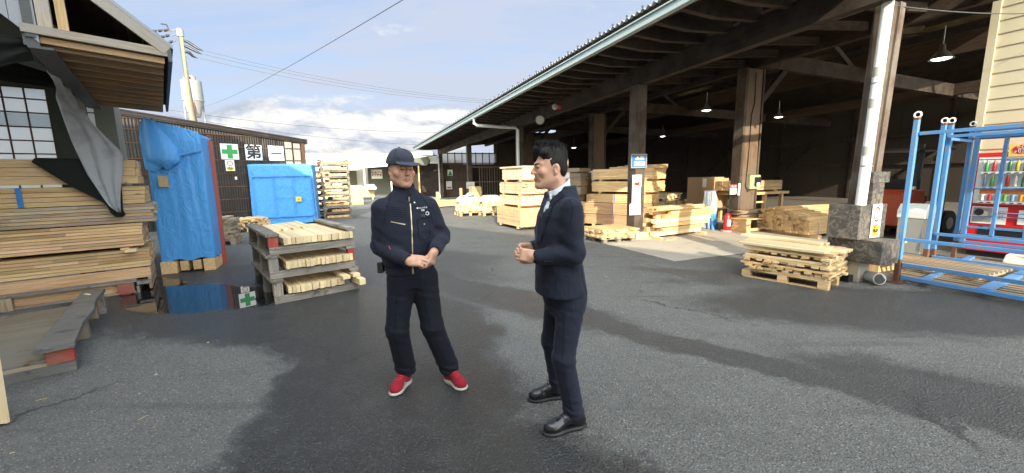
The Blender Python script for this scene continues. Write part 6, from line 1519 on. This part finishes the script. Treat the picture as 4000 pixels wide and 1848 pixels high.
h, n = sj.hit(fp(.122, 1.325), ray, .005); MB().tube([h+Vector(tuple(sd_))*.011*math.cos(a)+Vector((0, 0, .011*math.sin(a))) for a in [k*math.pi/6 for k in range(13)]], .003, 6).build('ring_clip', M['white'], jo)
h, n = sj.hit(fp(.085, 1.312), ray, .003); MB().box(-.02, .02, -.002, .002, -.008, .012).build('pen_case', M['darksteel'], jo, h)
def chest_text(s_, u, z, size, m_):
    h, n = sj.hit(fp(u, z), ray, .003); r = Vector((-n.y, n.x, 0)).normalized(); up = n.cross(r); Mx = Matrix((r, up, n)).transposed()
    return text('embroidery', s_, size, M[m_], jo, h, Mx.to_euler(), ext=.0006, bold=.0002)
chest_text('●ユニックス', .088, 1.366, .0145, 'paper'); chest_text('飯島', .092, 1.349, .014, 'paper')
sj.strip([fp(-.148, 1.12, .5), fp(-.140, 1.10, .5)], ray, .004).build('red_tab', M['redink'], jo)
# undershirt at the collar
U = Field(tuple(cn-.12), tuple(cn+.12), .005); U.cap(cn+np.array([0, 0, -.06]), cn+fd*.006+np.array([0, 0, -.018]), .068, .060, .01); U.op((-9, -9, -9), (9, 9, 9), lambda x, y, z: (cn[2]-.012)-z, .003, True)
fmesh('undershirt', [U], M['paper'], p1)
# trousers
def trousers(F, hips, legs, crotch, waist, yaw, widths, folds_seed, top):
    F.loft(waist, yaw, .02, 2.2)
    for (h, k_, a), (w0, w1_, w2) in zip(legs, widths):
        F.cap(h, k_, w0, w1_, .035); F.cap(k_, a, w1_, w2, .03)
TR_ = Field((-.36, -.28, .03), (.36, .30, 1.0), .0066)
trousers(TR_, None, ((hpA+(0, 0, -.04), knA, anA+(.0, .0, .03)), (hpB+(0, 0, -.04), knB, anB+(0, 0, .03))), None,
         [(.80, -.03, .02, .155, .112), (.84, -.03, .02, .165, .118), (.88, -.03, .02, .168, .120), (.96, -.035, .02, .155, .112)], yt, ((.100, .079, .076), (.100, .079, .076)), 3, .96)
def lf(x, y, z): return .0008+.0065*np.exp(-((z-.13)/.07)**2)+.0022*np.exp(-((z-.47)/.06)**2)+.002*np.exp(-((z-.74)/.05)**2)
TR_.folds(0, (26, 22, 88), lf, 4)
TR_.op((-9, -9, -9), (9, 9, 9), lambda x, y, z: z-(.036+.010*(x > -.02)), .004, True)
to, TV, TQ = fmesh('trousers', [TR_], M['work_trousers'], p1, None, 1)
st = Surf(TV, TQ)
st.strip([tuple(hpA+np.array([-.01, -.5, -.12])), tuple(knA+np.array([0, -.5, 0])), tuple(anA+np.array([.0, -.5, .1]))], (0, 1, 0), .003, .0012).build('crease', M['seamdark'], to)
st.strip([tuple(hpB+np.array([.01, -.5, -.12])), tuple(knB+np.array([0, -.5, 0])), tuple(anB+np.array([.0, -.5, .1]))], (0, 1, 0), .003, .0012).build('crease', M['seamdark'], to)
MB().box(-.02, .02, -.03, .03, -.04, .04).build('belt_pouch', M['blackplastic'], p1, tuple(w1(-.935, 2.76, .95)), 0, .008)
# sneakers
for hl_, te, nm in (((-.825, 2.93), (-.892, 2.675), 0), ((-.545, 2.935), (-.365, 2.745), 1)):
    h2, t2_ = np.array(hl_)-O1[:2], np.array(te)-O1[:2]; lo = np.minimum(h2, t2_)-.09; hi = np.maximum(h2, t2_)+.09
    Fu, Fs_ = Field((*lo, -.01), (*hi, .16), .0042), Field((*lo, -.01), (*hi, .07), .0042)
    at, s, d = shoe(Fu, Fs_, h2, t2_, 0, .118, .100, .030)
    so_, SV, SQ = fmesh('sneaker', [Fu], M['sneaker'], p1); fmesh('sole', [Fs_], M['sole'], so_)
    ss = Surf(SV, SQ)
    for f in (.46, .53, .60, .67): ss.strip([tuple(at(f, .3, -.024)), tuple(at(f+.015, .3, .024))], (0, 0, -1), .006, .003, 8).build('lace', M['redink'], so_)
# cap
CP = Field(tuple(HC-np.array([.16, .2, .05])), tuple(HC+np.array([.2, .16, .18])), .0045)
q1 = lambda *p: HC+HR @ np.array(p, float)
Rt = HR @ rx(math.radians(4))
CP.ell(q1(0, .014, .040), (.093, .110, .113), .01, Rt); CP.ell(q1(0, -.05, .088), (.066, .054, .052), .03, Rt); CP.op((-9, -9, -9), (9, 9, 9), lambda x, y, z: ((x-HC[0])*Rt[0, 2]+(y-HC[1])*Rt[1, 2]+(z-HC[2])*Rt[2, 2])-.042, .003, True)
CP.ell(q1(0, -.118, .046), (.084, .082, .0075), .006, HR @ rx(math.radians(9))); 
CP.ell(q1(0, .012, .03), (.080, .099, .099), .002, Rt, cut=True)
CP.folds(.0012, (30, 30, 40), None, 2)
co_, CV, CQ = fmesh('cap', [CP], M['capcloth'], p1); MB().tube([tuple(q1(0, .016, .154)), tuple(q1(0, .016, .160))], .009, 10).build('cap_button', M['capcloth'], co_)
sc_ = Surf(CV, CQ)
for a in (-.9, 0, .9, 2.2, -2.2):
    sc_.strip([tuple(q1(.02*math.sin(a), .014-.02*math.cos(a), .4)), tuple(q1(.06*math.sin(a), .014-.07*math.cos(a), .4)), tuple(q1(.084*math.sin(a), .014-.102*math.cos(a), .4))], tuple(-HR[:, 2]), .003, .0008, 10, .001).build('cap_seam', M['seamdark'], co_)
def brows(q, parent, m_='brow', lift=0., th=.0042, z=.030, xo=.0):
    for s in (-1, 1): MB().tube([tuple(q(s*.014, -.0985, z-.003)), tuple(q(s*.030, -.0925, z+.004+lift)), tuple(q(s*.049, -.0755, z))], th, 6, radii=[th*.8, th, th*.4]).build('eyebrow', M[m_], parent)
eyes(Surf(BV, BQ), lambda *p: HC+HR @ np.array(p, float)*.955, HR, p1, brow='hairgray', bt=.0026)
HM = Field(tuple(HC-.13), tuple(HC+.13), .0045)
HM.ell(q1(0, .018, .018), (.0795, .098, .085), .004, HR); HM.op((-9, -9, -9), (9, 9, 9), lambda x, y, z: ((x-HC[0])*HR[0, 1]+(y-HC[1])*HR[1, 1]+(z-HC[2])*HR[2, 1])-.012, .004, True)
HM.op((-9, -9, -9), (9, 9, 9), lambda x, y, z: ((x-HC[0])*HR[0, 2]+(y-HC[1])*HR[1, 2]+(z-HC[2])*HR[2, 2])+.035, .004, True)
fmesh('hair', [HM], M['hairgray'], p1)

# ---------------------------------------------------------------- man in the suit
O2 = np.array([.30, 2.42, 0.])
p2 = T('person', 'man with swept-up black hair in a navy suit and tie, seen in profile facing left', 'person', (.30, 2.42, 0))
def w2(x, y, z): return np.array([x, y, z])-O2
f2d = np.array([-.955, -.295, 0.]); f2d /= np.linalg.norm(f2d); y2 = yawR(f2d); s2 = np.array([math.cos(y2), math.sin(y2), 0.])   # s2: towards his left = towards the viewer
HC2 = w2(.238, 2.41, 1.614); HR2 = rz(yawR((-1, -.16))) @ rx(math.radians(1))
q2 = lambda *p: HC2+HR2 @ np.array(p, float)
shN, shF = w2(.340, 2.25, 1.395), w2(.255, 2.575, 1.395)
elN, elF = w2(.360, 2.225, 1.125), w2(.265, 2.63, 1.13)
wrN, wrF = w2(.135, 2.265, 1.105), w2(.12, 2.50, 1.115)
hN, hF = w2(.345, 2.33, .88), w2(.30, 2.50, .88)
kN, kF = w2(.300, 2.275, .47), w2(.255, 2.53, .48)
aN, aF = w2(.372, 2.29, .10), w2(.310, 2.62, .10)
B2 = Field((-.36, -.36, -.02), (.26, .34, 1.80), .0046)
B2.loft([(.80, .03, -.01, .125, .09), (.95, .03, -.01, .14, .10), (1.15, .015, -.01, .14, .095), (1.34, .02, -.005, .155, .095), (1.42, .02, .0, .11, .065)], y2, .03)
for a, b, c_ in ((shN, elN, wrN), (shF, elF, wrF)): B2.cap(a, b, .043, .036, .02); B2.cap(b, c_, .036, .025, .01)
for a, b, c_ in ((hN, kN, aN), (hF, kF, aF)): B2.cap(a, b, .072, .045, .04); B2.cap(b, c_, .045, .033, .02)
B2.cap(aN, aN+np.array([-.12, -.03, -.05]), .028, .022, .02); B2.cap(aF, aF+np.array([-.12, .0, -.05]), .028, .022, .02)
B2.cap(q2(0, .030, -.055), w2(.300, 2.425, 1.43), .052, .062, .03)
head(B2, HC2, HR2, .98, 1.0)
hand(B2, wrN, (-.80, .30, .10), (.28, .90, -.2), 1, .62, thumb=(.35, .8, .5), tcurl=.25)
hand(B2, wrF, (-.72, -.42, .06), (.25, -.80, -.25), -1, .62, thumb=(.35, .8, .4), tcurl=.2)
b2o, BV2, BQ2 = fmesh('body', [B2], M['skin2'], p2, face_tint(HC2, HR2, (.88, .68, .66), .92), 1)
# suit jacket
J2 = Field((-.34, -.34, .76), (.28, .34, 1.52), .0062)
J2.loft([(.80, .0, -.01, .190, .152), (.88, -.002, -.01, .188, .150), (1.0, -.012, -.01, .176, .136), (1.12, -.016, -.01, .174, .132), (1.24, -.014, -.008, .184, .136), (1.34, -.004, -.005, .182, .124), (1.40, .006, .0, .160, .104), (1.445, .016, .003, .118, .084), (1.485, .022, .004, .082, .070), (1.51, .024, .004, .070, .066)], y2, .015, 2.3)
for a, b, c_ in ((shN, elN, wrN), (shF, elF, wrF)): J2.cap(a+np.array([0, 0, -.012]), b, .062, .055, .045); J2.cap(b, b+(c_-b)*.93, .056, .044, .02)
def fa2(x, y, z):
    e = 0
    for b in (elN, elF): e = e+np.exp(-((x-b[0])**2+(y-b[1])**2+(z-b[2])**2)/.010)
    return .0014+.004*np.minimum(e, 1)
J2.folds(0, (30, 18, 46), fa2, 2)
for c_, b in ((wrN, elN), (wrF, elF)):
    dd = (c_-b)/np.linalg.norm(c_-b); q = c_-dd*.022; J2.cap(q, q+dd*.10, .033, .033, .002, cut=True)
nk = w2(.288, 2.415, 1.485)
J2.cap(nk+np.array([0, 0, -.02]), nk+f2d*.015+np.array([0, 0, .10]), .056, .064, .004, cut=True)
# chest opening
a_ = nk+f2d*.16+np.array([0, 0, .02]); b_ = w2(.15, 2.37, 1.14)+f2d*.03
J2.cap(a_, b_, .058, .006, .004, cut=True); J2.cap(nk+f2d*.09, a_, .05, .06, .004, cut=True)
J2.cap(w2(.14, 2.36, .79)+f2d*.06, w2(.14, 2.36, .87)+f2d*.05, .07, .01, .004, cut=True)     # rounded front hem
J2.below(.852)
hb_ = w2(.44, 2.50, .80); J2.box(tuple(w2(.455, 2.30, .90)), (.06, .003, .14), .001, .001, rz(y2+math.radians(90)), cut=True)  # rear vent
j2o, JV2, JQ2 = fmesh('suit_jacket', [J2], M['suit'], p2, None, 1)
sj2 = Surf(JV2, JQ2); cam_side = (0, 1, 0)
def sp2(x, z): return tuple(w2(x, 1.6, z))
# lapel on the near side as a folded flap
lap = [w2(.262, 2.31, 1.475), w2(.205, 2.275, 1.42), w2(.195, 2.27, 1.34), w2(.150, 2.30, 1.30), w2(.135, 2.325, 1.16)]
sj2.strip([sp2(.285, 1.475), sp2(.225, 1.40), sp2(.185, 1.30), sp2(.16, 1.18)], cam_side, .040, .003, 16).build('lapel', M['suit'], j2o)
sj2.strip([sp2(.245, 1.42), sp2(.20, 1.425)], cam_side, .003, .0065).build('lapel_notch', M['ink'], j2o)
sj2.strip([sp2(.31, 1.46), sp2(.245, 1.40), sp2(.207, 1.30), sp2(.175, 1.18)], cam_side, .003, .0045, 16).build('lapel_edge', M['seamdark'], j2o)
sj2.strip([sp2(.24, 1.0), sp2(.34, .98)], cam_side, .012, .002).build('pocket_flap', M['suit'], j2o); sj2.strip([sp2(.24, 1.008), sp2(.34, .988)], cam_side, .003, .003).build('pocket_seam', M['seamdark'], j2o)
sj2.strip([sp2(.325, 1.44), sp2(.335, 1.38), sp2(.325, 1.3)], cam_side, .0025, .001).build('armhole_seam', M['seamdark'], j2o)
sj2.strip([sp2(.428, 1.03), sp2(.436, .94), sp2(.446, .86)], cam_side, .005, .001).build('vent_edge', M['ink'], j2o)
dd = (wrN-elN)/np.linalg.norm(wrN-elN)
for k in range(3): h, n = sj2.hit(tuple(wrN-dd*(.05+.017*k)+np.array([0, -.3, -.022])), cam_side, .001); MB().tube([h, h+n*.003], .0065, 10).build('cuff_button', M['ink'], j2o)
# shirt, collar, tie
SH2 = Field(tuple(nk-.24), tuple(nk+.2), .005)
SH2.loft([(nk[2]-.24, -.03, -.02, .13, .112), (nk[2]-.10, -.01, -.008, .125, .104), (nk[2]-.04, .006, -.003, .09, .078), (nk[2]-.005, .0, .0, .062, .062)], y2, .01)
fmesh('shirt', [SH2], M['shirt'], p2)
CL = Field(tuple(nk-.13), tuple(nk+.13), .0036)
tl = rz(y2) @ rx(math.radians(24))
CL.loft([(nk[2]-.03, nk[0], nk[1], .070, .076), (nk[2]+.035, nk[0], nk[1], .064, .070), (nk[2]+.075, nk[0], nk[1], .062, .066)], y2, .004)
CL.op((-9, -9, -9), (9, 9, 9), lambda x, y, z: (nk[2]+.034-.62*((x-nk[0])*f2d[0]+(y-nk[1])*f2d[1]))-z, .004, True)
CL.loft([(nk[2]-.10, nk[0], nk[1], .056, .060), (nk[2]+.12, nk[0], nk[1], .052, .056)], y2, .003, cut=True)
for s in (-1, 1): CL.cap(nk+f2d*.066+s2*s*.020+np.array([0, 0, -.012]), nk+f2d*.070+s2*s*.040+np.array([0, 0, -.050]), .009, .006, .008)
fmesh('collar', [CL], M['shirt'], p2)
TI = Field(tuple(nk-.42), tuple(nk+.2), .005); tb = nk+f2d*.083
TI.ell(tuple(tb+np.array([0, 0, -.028])), (.018, .014, .022), .004, rz(y2)); TI.cap(tb+f2d*.008+np.array([0, 0, -.05]), tb+f2d*.036+np.array([0, 0, -.16]), .013, .022, .006); TI.cap(tb+f2d*.036+np.array([0, 0, -.16]), tb+f2d*.040+np.array([0, 0, -.30]), .022, .030, .006)
fmesh('tie', [TI], M['tie'], p2)
# trousers
T2 = Field((-.30, -.30, .03), (.26, .34, .95), .0066)
T2.loft([(.70, .03, -.01, .09, .09), (.76, .02, -.01, .14, .122), (.86, .01, -.01, .152, .126), (.93, .0, -.01, .15, .12)], y2, .02)
for h, k_, a, w_ in ((hN+(0.012, 0, -.05), kN, aN+(-.005, 0, .02), (.089, .067, .063)), (hF+(0, 0, -.05), kF, aF+(0, 0, .02), (.088, .067, .062))): T2.cap(h, k_, w_[0], w_[1], .035); T2.cap(k_, a, w_[1], w_[2], .03)
T2.cap(w2(.355, 2.38, .82), w2(.350, 2.40, .74), .085, .07, .05)
T2.folds(0, (24, 20, 84), lf, 7)
T2.op((-9, -9, -9), (9, 9, 9), lambda x, y, z: z-.036, .004, True)
t2o, TV2, TQ2 = fmesh('trousers', [T2], M['suit'], p2, None, 1)
st2 = Surf(TV2, TQ2); st2.strip([sp2(.30, .76), sp2(.285, .47), sp2(.35, .12)], cam_side, .003, .001, 20).build('crease', M['seamdark'], t2o)
for hl_, te in (((.452, 2.315), (.12, 2.205)), ((.385, 2.655), (.095, 2.60))):
    h2, t2_ = np.array(hl_)-O2[:2], np.array(te)-O2[:2]; d_ = t2_-h2; t2_ = h2+d_/np.linalg.norm(d_)*.30
    lo = np.minimum(h2, t2_)-.09; hi = np.maximum(h2, t2_)+.09
    Fu, Fs_ = Field((*lo, -.01), (*hi, .16), .0042), Field((*lo, -.01), (*hi, .07), .0042)
    at, s, d = shoe(Fu, Fs_, h2, t2_, 0, .115, .100, .028)
    so_, SV, SQ = fmesh('dress_shoe', [Fu], M['leather'], p2); fmesh('sole', [Fs_], M['blacksole'], so_); ss = Surf(SV, SQ)
    for f in (.44, .50, .56): ss.strip([tuple(at(f, .3, -.022)), tuple(at(f+.012, .3, .022))], (0, 0, -1), .005, .004, 8).build('lace', M['black'], so_)
    MB().tube([tuple(at(.45, .10, 0)), tuple(at(.42, .118, .02)), tuple(at(.47, .115, .045)), tuple(at(.50, .09, .03))], .0025, 5).build('lace_bow', M['black'], so_)
# watch on the near wrist
wc = wrN-dd*.006; ax = Vector(tuple(dd)); xx = ax.cross(Vector((0, 0, 1))).normalized(); zz = xx.cross(ax)
MB().tube([Vector(tuple(wc))-ax*.007, Vector(tuple(wc))+ax*.007], .0295, 20).build('watch_band', M['steel'], p2); MB().tube([Vector(tuple(wc))+xx*.026+zz*.006, Vector(tuple(wc))+xx*.035+zz*.008], .016, 14).build('watch_face', M['white'], p2)
eyes(Surf(BV2, BQ2), q2, HR2, p2, op=.004)
# hair: short dark sides, tall swept front
H2 = Field(tuple(HC2-.16), tuple(HC2+.19), .0042)
H2.ell(q2(0, .018, .034), (.079, .089, .083), .01, HR2)
H2.ell(q2(0, -.024, .108), (.064, .068, .032), .03, HR2 @ rx(math.radians(-10))); H2.ell(q2(.0, -.074, .116), (.048, .026, .022), .02, HR2 @ rx(math.radians(-25))); H2.ell(q2(.0, .045, .092), (.060, .055, .042), .03, HR2)
H2.cap(q2(-.055, -.05, .09), q2(.055, -.05, .09), .030, .030, .02)
H2.ell(q2(0, .062, -.012), (.064, .036, .048), .02, HR2)
for s in (-1, 1): H2.cap(q2(s*.074, -.022, .03), q2(s*.076, -.014, -.014), .012, .006, .01)
H2.ell(q2(0, -.092, .014), (.066, .066, .074), .008, HR2, cut=True)
for s in (-1, 1): H2.ell(q2(s*.085, .012, -.018), (.03, .026, .040), .008, HR2, cut=True); H2.ell(q2(s*.08, -.06, -.0), (.03, .048, .070), .006, HR2, cut=True)
H2.op((-9, -9, -9), (9, 9, 9), lambda x, y, z: ((x-HC2[0])*HR2[0, 2]+(y-HC2[1])*HR2[1, 2]+(z-HC2[2])*HR2[2, 2])+.060, .006, True)
g = np.meshgrid(*[H2.lo[i]+H2.h*np.arange(H2.n[i], dtype=np.float32) for i in range(3)], indexing='ij', sparse=True)
lx = (g[0]-HC2[0])*HR2[0, 0]+(g[1]-HC2[1])*HR2[1, 0]; ly = (g[0]-HC2[0])*HR2[0, 1]+(g[1]-HC2[1])*HR2[1, 1]
H2.F += (.0035*np.sin(210*lx+30*(g[2]-HC2[2])+20*ly)*np.sin(60*ly+90*lx)*np.clip((g[2]-HC2[2])*14, 0, 1)).astype(np.float32)
ho, HV, HQ = fmesh('hair', [H2], M['hair'], p2)
mb = MB(); r_ = random.Random(5); sh_ = Surf(HV, HQ)
for k in range(600):
    a, b = r_.uniform(-.065, .065), r_.uniform(-.10, .09); p, n = sh_.hit(tuple(q2(a, b, .35)), tuple(-HR2[:, 2]), -.004)
    L = r_.uniform(.016, .040)*(1 if b < .04 else .6); bk = Vector(tuple(HR2 @ np.array([r_.uniform(-.5, .5), r_.uniform(.1, 1.0), .75])))
    bk.normalize(); m1 = p+(n*.6+bk*.6)*L*.6; mb.tube([p, m1, m1+(bk+Vector((r_.uniform(-.4, .4), 0, r_.uniform(-.5, .3))))*L*.55], .001, 3, caps=False, radii=[.0018, .0014, .0003])
mb.build('hair_strands', M['hair'], ho)
